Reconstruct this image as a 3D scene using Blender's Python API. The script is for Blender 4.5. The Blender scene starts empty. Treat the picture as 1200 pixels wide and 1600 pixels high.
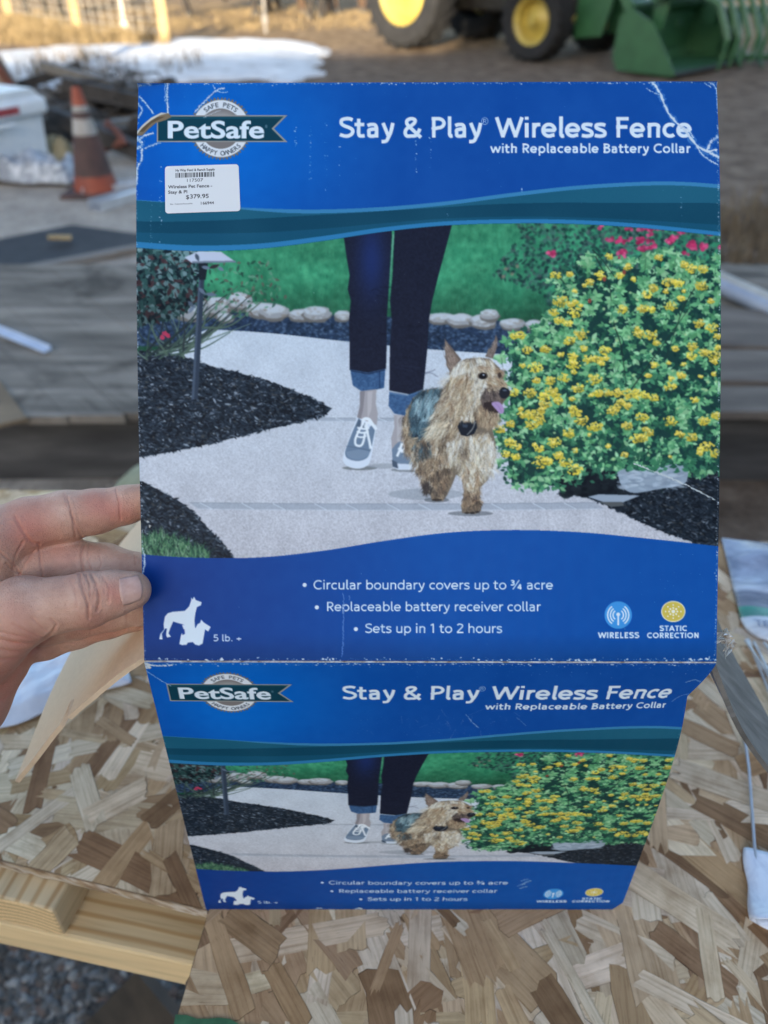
import bpy, bmesh, math, random
import numpy as np
from mathutils import Vector, Matrix
from mathutils.bvhtree import BVHTree

scene = bpy.context.scene
col = scene.collection
R = math.radians

# ------------------------------------------------ camera (a phone held at eye height, tipped down)
PITCH, FPX, CAMZ = R(36.2), 1240.0, 1.5
cam_d = bpy.data.cameras.new('camera'); cam = bpy.data.objects.new('camera', cam_d); col.objects.link(cam)
cam.location = (0, 0, CAMZ); cam.rotation_euler = (math.pi / 2 - PITCH, 0, 0)
cam_d.sensor_fit = 'VERTICAL'; cam_d.sensor_height = 36; cam_d.lens = 36 * FPX / 1600
cam_d.clip_start = 0.02; cam_d.clip_end = 2000
cam_d.dof.use_dof = True; cam_d.dof.focus_distance = 0.425; cam_d.dof.aperture_fstop = 7.2
scene.camera = cam

# ------------------------------------------------ sky, sun, exposure
SUN_EL, SUN_AZ = R(13), R(10)          # low winter sun behind the camera, a little to the left
world = bpy.data.worlds.new('World'); scene.world = world; world.use_nodes = True
nt = world.node_tree; nt.nodes.clear()
sky = nt.nodes.new('ShaderNodeTexSky'); sky.sky_type = 'NISHITA'; sky.sun_disc = False
sky.sun_elevation = SUN_EL; sky.sun_rotation = math.pi + SUN_AZ; sky.altitude = 300; sky.ozone_density = 1; sky.dust_density = 2
bg = nt.nodes.new('ShaderNodeBackground'); bg.inputs[1].default_value = 0.15
wo = nt.nodes.new('ShaderNodeOutputWorld')
nt.links.new(sky.outputs[0], bg.inputs[0]); nt.links.new(bg.outputs[0], wo.inputs[0])
sd = bpy.data.lights.new('sun', 'SUN'); sd.energy = 5.0; sd.angle = R(0.5); sd.color = (1.0, .86, .66)
so = bpy.data.objects.new('sun', sd); col.objects.link(so)
sv = Vector((-math.sin(SUN_AZ) * math.cos(SUN_EL), -math.cos(SUN_AZ) * math.cos(SUN_EL), math.sin(SUN_EL)))
so.rotation_euler = sv.to_track_quat('Z', 'Y').to_euler(); so.location = sv * 60
vs = scene.view_settings
vs.view_transform = 'Standard'; vs.look = 'None'; vs.exposure = 1.75; vs.gamma = 1; vs.use_curve_mapping = False
scene.display_settings.display_device = 'sRGB'

# ------------------------------------------------ geometry helpers
FW = Vector((0, math.cos(PITCH), -math.sin(PITCH))); UP = Vector((0, math.sin(PITCH), math.cos(PITCH))); RT = Vector((1, 0, 0))
CAM = Vector((0, 0, CAMZ))
def ray(px, py):
    return RT * ((px - 600) / FPX) + UP * ((800 - py) / FPX) + FW
def at_depth(px, py, d):
    return CAM + ray(px, py) * d
def at_z(px, py, z):
    r = ray(px, py); return CAM + r * ((z - CAMZ) / r.z)
def at_y(px, py, y):
    r = ray(px, py); return CAM + r * (y / r.y)
def project(P):
    P = np.asarray(P, float) - np.array(CAM)
    d = P @ np.array(FW)
    return 600 + FPX * (P @ np.array(RT)) / d, 800 - FPX * (P @ np.array(UP)) / d

def thing(name, label, cat, loc=(0, 0, 0), rz=0.0, group=None):
    o = bpy.data.objects.new(name, None); col.objects.link(o)
    o.location = loc; o.rotation_euler = (0, 0, rz); o.empty_display_size = .1
    o['label'] = label; o['category'] = cat
    if group: o['group'] = group
    return o
def tag(o, label, cat, group=None):
    o['label'] = label; o['category'] = cat
    if group: o['group'] = group
    return o
def kind(o, k):
    o['kind'] = k; return o
def copy_tree(o, parent=None):
    c = o.copy(); col.objects.link(c); c.parent = parent
    for ch in list(o.children):
        copy_tree(ch, c)
    return c

class MB:
    """collects faces for ONE mesh object"""
    def __init__(s):
        s.v, s.f, s.m, s.k = [], [], [], 0
    def add(s, vs_, fs):
        b = len(s.v); s.v += [Vector(p) for p in vs_]
        for f in fs:
            s.f.append([b + i for i in f]); s.m.append(s.k)
        return s
    def box(s, c, size, rot=None, bev=0.0):
        x, y, z = [q / 2 for q in size]
        if bev <= 0:
            pts = [Vector((i * x, j * y, k * z)) for i in (-1, 1) for j in (-1, 1) for k in (-1, 1)]
            fs = [(0, 1, 3, 2), (4, 6, 7, 5), (0, 4, 5, 1), (2, 3, 7, 6), (0, 2, 6, 4), (1, 5, 7, 3)]
        else:
            bm = bmesh.new(); bmesh.ops.create_cube(bm, size=1)
            for q in bm.verts: q.co = Vector((q.co.x * 2 * x, q.co.y * 2 * y, q.co.z * 2 * z))
            bmesh.ops.bevel(bm, geom=list(bm.edges), offset=bev, segments=2, affect='EDGES', profile=.5)
            bm.verts.index_update(); pts = [q.co.copy() for q in bm.verts]; fs = [[q.index for q in f.verts] for f in bm.faces]; bm.free()
        M = rot.to_matrix() if hasattr(rot, 'to_matrix') else rot
        pts = [(M @ p if M else p) + Vector(c) for p in pts]
        return s.add(pts, fs)
    def tube(s, pts, rad, n=10, cap=True, flat=1.0):
        pts = [Vector(p) for p in pts]; rad = [rad] * len(pts) if isinstance(rad, (int, float)) else rad
        ring = []; prev = None
        for i, p in enumerate(pts):
            t = (pts[min(i + 1, len(pts) - 1)] - pts[max(i - 1, 0)]).normalized()
            if prev is None:
                a = t.orthogonal().normalized()
            else:
                a = (prev - t * prev.dot(t)).normalized()
            prev = a; b = t.cross(a)
            ring.append([p + (a * math.cos(q) + b * math.sin(q) * flat) * rad[i] for q in [2 * math.pi * k / n for k in range(n)]])
        fs = []
        for i in range(len(pts) - 1):
            for k in range(n):
                fs.append((i * n + k, i * n + (k + 1) % n, (i + 1) * n + (k + 1) % n, (i + 1) * n + k))
        if cap:
            fs.append(list(range(n))[::-1]); fs.append([(len(pts) - 1) * n + k for k in range(n)])
        return s.add([p for r_ in ring for p in r_], fs)
    def lathe(s, prof, n=32, M=None, close=False):
        """prof: (r, z) pairs turned about z"""
        v = []; fs = []
        for r_, z in prof:
            for k in range(n):
                a = 2 * math.pi * k / n; p = Vector((r_ * math.cos(a), r_ * math.sin(a), z)); v.append(M @ p if M else p)
        L = len(prof)
        for i in range(L if close else L - 1):
            j = (i + 1) % L
            for k in range(n):
                fs.append((i * n + k, i * n + (k + 1) % n, j * n + (k + 1) % n, j * n + k))
        return s.add(v, fs)
    def prism(s, poly, z0, z1, M=None):
        n = len(poly)
        v = [Vector((x, y, z0)) for x, y in poly] + [Vector((x, y, z1)) for x, y in poly]
        if M: v = [M @ p for p in v]
        fs = [list(range(n))[::-1], list(range(n, 2 * n))] + [(i, (i + 1) % n, n + (i + 1) % n, n + i) for i in range(n)]
        return s.add(v, fs)
    def build(s, name, mats, parent=None, org=None, smooth=False, auto=None):
        me = bpy.data.meshes.new(name)
        o_ = Vector(org) if org is not None else Vector((0, 0, 0))
        me.from_pydata([tuple(p - o_) for p in s.v], [], s.f)
        mats = mats if isinstance(mats, (list, tuple)) else [mats]
        for q in mats: me.materials.append(q)
        if len(mats) > 1: me.polygons.foreach_set('material_index', s.m)
        bm = bmesh.new(); bm.from_mesh(me); bmesh.ops.recalc_face_normals(bm, faces=list(bm.faces)); bm.to_mesh(me); bm.free()
        if smooth or auto:
            me.polygons.foreach_set('use_smooth', [True] * len(me.polygons))
            if auto: me.set_sharp_from_angle(angle=R(auto))
        me.update()
        o = bpy.data.objects.new(name, me); col.objects.link(o)
        if parent: o.parent = parent
        return o

# ------------------------------------------------ material helpers
def new_mat(name):
    m = bpy.data.materials.new(name); m.use_nodes = True
    t = m.node_tree; t.nodes.clear()
    out = t.nodes.new('ShaderNodeOutputMaterial'); b = t.nodes.new('ShaderNodeBsdfPrincipled')
    t.links.new(b.outputs[0], out.inputs[0])
    return m, t, b
def node(t, typ, **kw):
    n = t.nodes.new(typ)
    for k, v in kw.items():
        if k.startswith('i_'):
            n.inputs[int(k[2:]) if k[2:].isdigit() else k[2:].replace('_', ' ')].default_value = v
        else:
            setattr(n, k, v)
    return n
def ramp(t, stops, inter='LINEAR'):
    n = t.nodes.new('ShaderNodeValToRGB'); e = n.color_ramp; e.interpolation = inter
    while len(e.elements) < len(stops): e.elements.new(.5)
    for q, (p, c) in zip(e.elements, stops):
        q.position = p; q.color = (*c, 1) if len(c) == 3 else c
    return n
def coords(t, kind_='Object', scale=(1, 1, 1), rot=(0, 0, 0)):
    c = t.nodes.new('ShaderNodeTexCoord'); m = t.nodes.new('ShaderNodeMapping')
    m.inputs['Scale'].default_value = scale; m.inputs['Rotation'].default_value = rot
    t.links.new(c.outputs[kind_], m.inputs[0]); return m.outputs[0]
def noise(t, vec, scale, detail=4, rough=.55, dist=0.0):
    n = t.nodes.new('ShaderNodeTexNoise'); n.inputs['Scale'].default_value = scale; n.inputs['Detail'].default_value = detail
    n.inputs['Roughness'].default_value = rough; n.inputs['Distortion'].default_value = dist
    t.links.new(vec, n.inputs['Vector']); return n.outputs[0]
def mixc(t, fac, a, b, mode='MIX'):
    n = t.nodes.new('ShaderNodeMix'); n.data_type = 'RGBA'; n.blend_type = mode
    for s_, v in ((0, fac), (6, a), (7, b)):
        if hasattr(v, 'is_output'): t.links.new(v, n.inputs[s_])
        else: n.inputs[s_].default_value = (*v, 1) if isinstance(v, tuple) and len(v) == 3 else v
    return n.outputs[2]
def bump(t, b, h, dist=.002, strength=.6):
    n = t.nodes.new('ShaderNodeBump'); n.inputs['Strength'].default_value = strength; n.inputs['Distance'].default_value = dist
    t.links.new(h, n.inputs['Height']); t.links.new(n.outputs[0], b.inputs['Normal'])
def rough_mat(name, stops, scale=8, rough=.7, bdist=.002, detail=6, stretch=(1, 1, 1), metal=0.0, dist=0.0, spec=None, bstr=.6, kind_='Object'):
    """a surface of a few related colours broken up by noise, with matching relief"""
    m, t, b = new_mat(name)
    v = coords(t, kind_, stretch); n = noise(t, v, scale, detail, .6, dist)
    r_ = ramp(t, stops); t.links.new(n, r_.inputs[0]); t.links.new(r_.outputs[0], b.inputs['Base Color'])
    b.inputs['Roughness'].default_value = rough; b.inputs['Metallic'].default_value = metal
    if spec is not None: b.inputs['Specular IOR Level'].default_value = spec
    if bdist: bump(t, b, n, bdist, bstr)
    return m
# ---------------------------------------------------------------- the print on the carton
# The artwork is painted in code, in "print units" (1 unit = 1/3 mm) and ends up as a
# colour attribute on finely divided panels.
rs = np.random.RandomState(7)

def lin(c):
    c = np.asarray(c, dtype=np.float64) / 255.0
    return np.where(c <= 0.04045, c / 12.92, ((c + 0.055) / 1.055) ** 2.4)

class Canvas:
    def __init__(s, x0, y0, x1, y1, ss):
        s.x0, s.y0, s.ss = x0, y0, ss
        s.w, s.h = int((x1 - x0) * ss), int((y1 - y0) * ss)
        s.a = np.zeros((s.h, s.w, 3), np.float32)
    def grid(s):
        yy, xx = np.mgrid[0:s.h, 0:s.w].astype(np.float32)
        return xx / s.ss + s.x0, yy / s.ss + s.y0
    def mask(s, pts):
        p = (np.asarray(pts, np.float64) - (s.x0, s.y0)) * s.ss
        ix0 = max(0, int(p[:, 0].min())); ix1 = min(s.w, int(p[:, 0].max()) + 2)
        iy0 = max(0, int(p[:, 1].min())); iy1 = min(s.h, int(p[:, 1].max()) + 2)
        if ix0 >= ix1 or iy0 >= iy1:
            return None
        xs = np.arange(ix0, ix1) + 0.5
        ys = np.arange(iy0, iy1) + 0.5
        m = np.zeros((iy1 - iy0, ix1 - ix0), bool)
        q = np.roll(p, -1, axis=0)
        for (ax, ay), (bx, by) in zip(p, q):
            if ay == by:
                continue
            rows = (ys > min(ay, by)) & (ys <= max(ay, by))
            if not rows.any():
                continue
            xc = ax + (ys[rows] - ay) * (bx - ax) / (by - ay)
            m[rows] ^= xs[None, :] > xc[:, None]
        return (slice(iy0, iy1), slice(ix0, ix1)), m
    def poly(s, pts, col, al=1.0):
        r = s.mask(pts)
        if r is None:
            return
        sl, m = r
        v = s.a[sl]
        v[m] = v[m] * (1 - al) + np.asarray(col, np.float32) * al
    def stroke(s, pts, w, col, al=1.0):
        p = np.asarray(pts, np.float64)
        w = np.broadcast_to(np.asarray(w, np.float64), (len(p),))
        t = np.gradient(p, axis=0)
        t /= np.linalg.norm(t, axis=1)[:, None] + 1e-9
        n = np.stack([-t[:, 1], t[:, 0]], 1) * w[:, None] / 2
        s.poly(np.concatenate([p + n, (p - n)[::-1]]), col, al)
    def disc(s, x, y, rx, ry, col, al=1.0, n=14, rot=0.0, rough=0.0):
        t = np.linspace(0, 2 * math.pi, n, endpoint=False)
        k = 1 + rough * (rs.rand(n) - 0.5)
        cx, cy = rx * k * np.cos(t), ry * k * np.sin(t)
        c, d = math.cos(rot), math.sin(rot)
        s.poly(np.stack([x + cx * c - cy * d, y + cx * d + cy * c], 1), col, al)
    def leaf(s, x, y, ln, wd, rot, col, al=1.0):
        u = np.array([-.5, -.25, 0, .25, .5]); v = np.array([0, .42, .5, .3, 0])
        px = np.concatenate([u, u[::-1][1:-1]]) * ln
        py = np.concatenate([v, -v[::-1][1:-1]]) * wd
        c, d = math.cos(rot), math.sin(rot)
        s.poly(np.stack([x + px * c - py * d, y + px * d + py * c], 1), col, al)

def vnoise(h, w, cell, seed):
    r = np.random.RandomState(seed)
    gh, gw = int(h / cell) + 3, int(w / cell) + 3
    g = r.rand(gh, gw).astype(np.float32)
    y = np.arange(h) / cell; x = np.arange(w) / cell
    yi, xi = y.astype(int), x.astype(int)
    fy = (y - yi)[:, None].astype(np.float32); fx = (x - xi)[None, :].astype(np.float32)
    fy = fy * fy * (3 - 2 * fy); fx = fx * fx * (3 - 2 * fx)
    g00 = g[yi][:, xi]; g01 = g[yi][:, xi + 1]; g10 = g[yi + 1][:, xi]; g11 = g[yi + 1][:, xi + 1]
    return (g00 * (1 - fx) + g01 * fx) * (1 - fy) + (g10 * (1 - fx) + g11 * fx) * fy

def cv(pts, n=60):
    """smooth curve through points (Catmull-Rom)"""
    p = np.asarray(pts, np.float64)
    p = np.concatenate([[2 * p[0] - p[1]], p, [2 * p[-1] - p[-2]]])
    out = []
    k = max(2, n // (len(p) - 3))
    for i in range(1, len(p) - 2):
        t = np.linspace(0, 1, k, endpoint=False)[:, None]
        a, b, c, d = p[i - 1], p[i], p[i + 1], p[i + 2]
        out.append(0.5 * (2 * b + (c - a) * t + (2 * a - 5 * b + 4 * c - d) * t ** 2 + (3 * b - a - 3 * c + d) * t ** 3))
    out.append(p[-2][None])
    return np.concatenate(out)

def rnd(a, b):
    return a + (b - a) * rs.rand()

def pick(cols, jit=10):
    c = np.array(cols[rs.randint(len(cols))], float)
    return np.clip(c + (rs.rand() - .5) * 2 * jit, 0, 255)

def inside(poly, x, y):
    p = np.asarray(poly, float); q = np.roll(p, -1, 0)
    cond = (p[:, 1] > y) != (q[:, 1] > y)
    with np.errstate(divide='ignore', invalid='ignore'):
        xc = p[:, 0] + (y - p[:, 1]) * (q[:, 0] - p[:, 0]) / (q[:, 1] - p[:, 1])
    return (np.count_nonzero(cond & (x < xc)) % 2) == 1

def scatter(poly, n):
    p = np.asarray(poly, float)
    lo, hi = p.min(0), p.max(0)
    k = 0
    while k < n:
        x, y = rnd(lo[0], hi[0]), rnd(lo[1], hi[1])
        if inside(p, x, y):
            k += 1
            yield x, y

# ---- text: glyph outlines of Blender's own built-in font
_tc = {}
def text_tris(s, bold):
    if (s, bold) in _tc:
        return _tc[(s, bold)]
    c = bpy.data.curves.new('lettering', 'FONT')
    c.body = s; c.size = 1.0; c.offset = bold; c.resolution_u = 4; c.fill_mode = 'FRONT'
    o = bpy.data.objects.new('lettering', c)
    bpy.context.scene.collection.objects.link(o)
    dg = bpy.context.evaluated_depsgraph_get()
    ev = o.evaluated_get(dg); m = ev.to_mesh()
    m.calc_loop_triangles()
    v = np.array([q.co[:2] for q in m.vertices]).reshape(-1, 2)
    t = np.array([list(q.vertices) for q in m.loop_triangles], int).reshape(-1, 3)
    ev.to_mesh_clear()
    bpy.data.objects.remove(o); bpy.data.curves.remove(c)
    _tc[(s, bold)] = (v, t)
    return v, t


def ell(cx, cy, rx, ry, a0, a1, n=18):
    t = np.radians(np.linspace(a0, a1, n))
    return np.stack([cx + rx * np.cos(t), cy + ry * np.sin(t)], 1)

def glyph(ch, w):
    """centre lines of a low-contrast sans letter: cap height 1, x-height .71 -> (advance, [lines])"""
    h = w / 2; X = .72; L = lambda *p: np.array(p, float)
    bowl = lambda cx, r: ell(cx, X / 2, r, X / 2 - h + .01, 0, 360, 30)
    if ch == 'S':
        return .60, [cv([(.53, .86), (.42, 1 - h - .005), (.28, 1 - h), (.13, .88 - h * .3), (.12, .68), (.24, .57), (.40, .49), (.52, .38), (.51, .20), (.38, h + .01), (.24, h), (.06, .15)], 60)]
    if ch == 't':
        return .40, [cv([(.15, .93), (.15, .5), (.15, .2), (.19, .09), (.28, h), (.37, h + .02)], 30), L((.0, X - h), (.36, X - h))]
    if ch == 'a':
        s = .48 - h
        return .56, [cv([(s, 0), (s, .2), (s, .44), (s - .04, .60), (.27, X - h), (.15, X - h - .015), (.07, X - h - .06)], 40), cv([(s, .415), (.30, .415), (.13, .37), (.05 + h, .22), (.10 + h * .4, .08 + h * .3), (.22, h - .01), (.36, .10), (s, .22)], 40)]
    if ch == 'y':
        return .54, [L((.0 + h, X), (.28, .06)), cv([(.52 - h, X), (.36, .26), (.27, .0), (.21, -.15), (.12, -.27 + h), (.02, -.27 + h)], 30)]
    if ch == '&':
        return .72, [cv([(.66, .0), (.50, .20), (.30, .45), (.16, .64), (.14, .80), (.22, 1 - h - .03), (.33, 1 - h), (.44, .86), (.42, .72), (.28, .56), (.13, .42), (.06 + h * .3, .24), (.14, .08), (.30, h), (.46, .10), (.56, .26), (.62, .44)], 90)]
    if ch == 'P':
        return .58, [L((.06 + h, 0), (.06 + h, 1)), np.concatenate([L((.06, 1 - h), (.28, 1 - h)), ell(.30, .70 - h * .0, .21, .30 - h, 90, -90), L((.06, .40), )])]
    if ch == 'B':
        return .60, [L((.06 + h, 0), (.06 + h, 1)), np.concatenate([L((.06, 1 - h), (.26, 1 - h)), ell(.30, .76, .17, .24 - h, 90, -90), L((.06, .52), )]), np.concatenate([L((.06, .53), (.28, .53)), ell(.31, .265 + h * .5, .20, .265 - h * .5, 90, -90), L((.06, h), )])]
    if ch == 'R':
        return .61, [L((.06 + h, 0), (.06 + h, 1)), np.concatenate([L((.06, 1 - h), (.28, 1 - h)), ell(.30, .70, .20, .30 - h, 90, -90), L((.06, .41), )]), L((.30, .42), (.53, 0))]
    if ch == 'l':
        return .27, [cv([(.06 + h, 1.04), (.06 + h, .5), (.06 + h, .18), (.10 + h, .07), (.20, h), (.25, h + .01)], 30)]
    if ch == 'i':
        return .25, [L((.125, 0), (.125, X)), L((.125, .86), (.125, 1.02))]
    if ch == 'W':
        return .98, [L((.04, 1), (.27, .02)), L((.25, .02), (.49, .94)), L((.48, .94), (.72, .02)), L((.70, .02), (.94, 1))]
    if ch == 'w':
        return .80, [L((.04, X), (.23, .02)), L((.21, .02), (.40, X - .03)), L((.39, X - .03), (.58, .02)), L((.56, .02), (.75, X))]
    if ch == 'v':
        return .54, [L((.03, X), (.28, .02)), L((.25, .02), (.50, X))]
    if ch == 'r':
        return .38, [L((.05 + h, 0), (.05 + h, X)), cv([(.05 + h, .44), (.12 + h, .60), (.24, X - h - .01), (.36, X - h)], 16)]
    if ch == 'e':
        return .57, [np.concatenate([L((.04 + h, .355), (.52 - h * .4, .355)), ell(.28, X / 2, .24 - h * .4, X / 2 - h, 2, 300, 34), L((.48, .13), )])]
    if ch == 'c':
        return .50, [ell(.29, X / 2, .24 - h * .4, X / 2 - h, 48, 312, 30)]
    if ch == 's':
        return .46, [cv([(.41, .60), (.32, X - h - .005), (.20, X - h), (.09, .61), (.09, .48), (.20, .40), (.33, .33), (.39, .24), (.37, .12), (.26, h), (.16, h), (.03, .11)], 50)]
    if ch == 'F':
        return .53, [L((.06 + h, 0), (.06 + h, 1)), L((.06, 1 - h), (.50, 1 - h)), L((.06, .52), (.46, .52))]
    if ch == 'E':
        return .55, [L((.06 + h, 0), (.06 + h, 1)), L((.06, 1 - h), (.50, 1 - h)), L((.06, .51), (.46, .51)), L((.06, h), (.51, h))]
    if ch == 'L':
        return .50, [L((.06 + h, 0), (.06 + h, 1)), L((.06, h), (.47, h))]
    if ch == 'I':
        return .26, [L((.13, 0), (.13, 1))]
    if ch == 'T':
        return .58, [L((.29, 0), (.29, 1)), L((.02, 1 - h), (.56, 1 - h))]
    if ch == 'A':
        return .68, [L((.04, 0), (.34, .97)), L((.34, .97), (.64, 0)), L((.15, .30), (.53, .30))]
    if ch == 'N':
        return .72, [L((.06 + h, 0), (.06 + h, 1)), L((.66 - h, 0), (.66 - h, 1)), L((.06 + h, .98), (.66 - h, .02))]
    if ch == 'O':
        return .80, [ell(.40, .5, .35 - h * .4, .5 - h, 0, 360, 40)]
    if ch == 'C':
        return .68, [ell(.40, .5, .35 - h * .4, .5 - h, 48, 312, 40)]
    if ch in 'nh':
        return .58, [L((.06 + h, 0), (.06 + h, X if ch == 'n' else 1.04)), cv([(.06 + h, .40), (.14, .58), (.30, X - h), (.45, .58), (.52 - h, .40), (.52 - h, .2), (.52 - h, 0)], 34)]
    if ch == 'u':
        return .58, [L((.52 - h, 0), (.52 - h, X)), cv([(.52 - h, .30), (.44, .13), (.28, h), (.13, .13), (.06 + h, .30), (.06 + h, .5), (.06 + h, X)], 34)]
    if ch == 'o':
        return .60, [bowl(.30, .25 - h * .4)]
    if ch in 'pb':
        return .61, [L((.06 + h, -.27 if ch == 'p' else 0), (.06 + h, X if ch == 'p' else 1.04)), bowl(.32, .24 - h * .4)]
    if ch == 'd':
        return .61, [L((.55 - h, 0), (.55 - h, 1.04)), bowl(.29, .24 - h * .4)]
    if ch == 'f':
        return .38, [cv([(.15, 0), (.15, .5), (.15, .78), (.19, .93), (.28, 1.04 - h), (.38, 1.03 - h)], 30), L((.0, X - h), (.35, X - h))]
    if ch == '1':
        return .42, [L((.26, 0), (.26, 1)), L((.06, .80), (.26, .97))]
    if ch == '2':
        return .58, [cv([(.08, .82), (.18, .95 - h * .3), (.30, 1 - h), (.46, .86), (.46, .68), (.34, .46), (.18, .24), (.07, h)], 40), L((.05, h), (.53, h))]
    if ch == '3':
        return .54, [cv([(.07, .86), (.25, 1 - h), (.44, .86), (.42, .64), (.22, .54)], 30), cv([(.20, .54), (.44, .46), (.48, .22), (.28, h), (.05, .12)], 30)]
    if ch == '4':
        return .60, [L((.40, 0), (.40, .98)), L((.40, .98), (.05, .27)), L((.04, .26), (.56, .26))]
    if ch == '5':
        return .56, [L((.14, 1 - h), (.47, 1 - h)), L((.14, 1), (.12, .52)), cv([(.11, .56), (.28, .60), (.46, .48), (.48, .25), (.30, h), (.06, .12)], 30)]
    if ch == '.':
        return .24, [L((.12, 0), (.12, w * 1.1))]
    if ch == '+':
        return .62, [L((.06, .36), (.56, .36)), L((.31, .11), (.31, .61))]
    return .27, []

def word_polys(s, w, track=.0):
    x = 0.0; out = []
    for ch in s:
        if ch == '\u00be':
            for c_, ox, oy, sc in (('3', 0, .42, .58), ('4', .52, 0, .58)):
                for p in glyph(c_, w * 1.5)[1]:
                    out.append((p * sc + (x + ox, oy), w))
            out.append((np.array([(x + .18, 0), (x + .66, 1.0)]), w * .8)); x += .92; continue
        adv, ls = glyph(ch, w)
        for p in ls:
            out.append((p + (x, 0), w))
        x += adv + track
    return x, out

CAP = 0.682          # cap height of that font at size 1
class Ink:
    """coverage layers: list of (mask canvas, colour)"""
    def __init__(s, x0, y0, x1, y1, ss=3):
        s.c = (x0, y0, x1, y1); s.ss = ss; s.layers = {}
    def lay(s, col):
        if col not in s.layers:
            k = Canvas(*s.c, s.ss); k.a = np.zeros((k.h, k.w), bool); s.layers[col] = k
        return s.layers[col]
    def tris(s, v, t, col):
        k = s.lay(col)
        for a in t:
            r = k.mask(v[a])
            if r is not None:
                k.a[r[0]] |= r[1]
    def poly(s, pts, col):
        k = s.lay(col); r = k.mask(pts)
        if r is not None:
            k.a[r[0]] |= r[1]
    def text(s, body, x0, x1, base, cap, col, bold=0.0, shear=0.0):
        v, t = text_tris(body, bold)
        lo, hi = v[:, 0].min(), v[:, 0].max()
        sx = (x1 - x0) / (hi - lo); sy = cap / CAP
        w = np.stack([x0 + (v[:, 0] - lo) * sx + v[:, 1] * sy * shear, base - v[:, 1] * sy], 1)
        s.tris(w, t, col)
    def word(s, body, x0, x1, base, cap, col, w=.13, track=.035):
        """lettering drawn with the stroke alphabet, fitted between x0 and x1"""
        tot, ps = word_polys(body, w, track)
        lo = min((p[:, 0].min() - (0 if np.ptp(p[:, 0]) > .02 else q / 2)) for p, q in ps); hi = max((p[:, 0].max() + (0 if np.ptp(p[:, 0]) > .02 else q / 2)) for p, q in ps)
        sx = (x1 - x0) / (hi - lo)
        for p, q in ps:
            P = np.stack([x0 + (p[:, 0] - lo) * sx, base - p[:, 1] * cap], 1)
            t = np.gradient(P, axis=0); t /= np.linalg.norm(t, axis=1)[:, None] + 1e-9
            n = np.stack([-t[:, 1], t[:, 0]], 1) * q * (cap + sx) / 4
            for i in range(len(P) - 1):
                s.poly([P[i] + n[i], P[i + 1] + n[i + 1], P[i + 1] - n[i + 1], P[i] - n[i]], col)
    def arc_text(s, body, cx, cy, r, mid, step, size, col, bold, flip=False, sq=1.0):
        n = len(body)
        for i, ch in enumerate(body):
            if ch == ' ':
                continue
            v, t = text_tris(ch, bold)
            px = (v[:, 0] - (v[:, 0].min() + v[:, 0].max()) / 2) * size
            py = v[:, 1] * size
            a = mid + (i - (n - 1) / 2) * step * (-1 if flip else 1)
            if not flip:                        # upright on top
                rr = r + py; ang = a + px / r
            else:
                rr = r - py; ang = a - px / r
            s.tris(np.stack([cx + rr * np.sin(ang), cy - rr * np.cos(ang) * sq], 1), t, col)
    def comp(s, base, bw, bh):
        """lay the ink over base, an array of (bh, bw) cells covering the same area"""
        for col, k in s.layers.items():
            f = k.a[:bh * s.ss, :bw * s.ss].reshape(bh, s.ss, bw, s.ss).mean((1, 3))[..., None]
            base[:] = base * (1 - f) + np.asarray(col, np.float32) * f

# ============================================================ 1. the garden photograph
PX0, PY0, PX1, PY1 = 205, 335, 1130, 885
def soft(a, n=1):
    for _ in range(n):
        for ax in (0, 1):
            p = np.concatenate([a[:1], a, a[-1:]], 0) if ax == 0 else np.concatenate([a[:, :1], a, a[:, -1:]], 1)
            a = (p[:-2] + 2 * p[1:-1] + p[2:]) / 4 if ax == 0 else (p[:, :-2] + 2 * p[:, 1:-1] + p[:, 2:]) / 4
    return a

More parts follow.
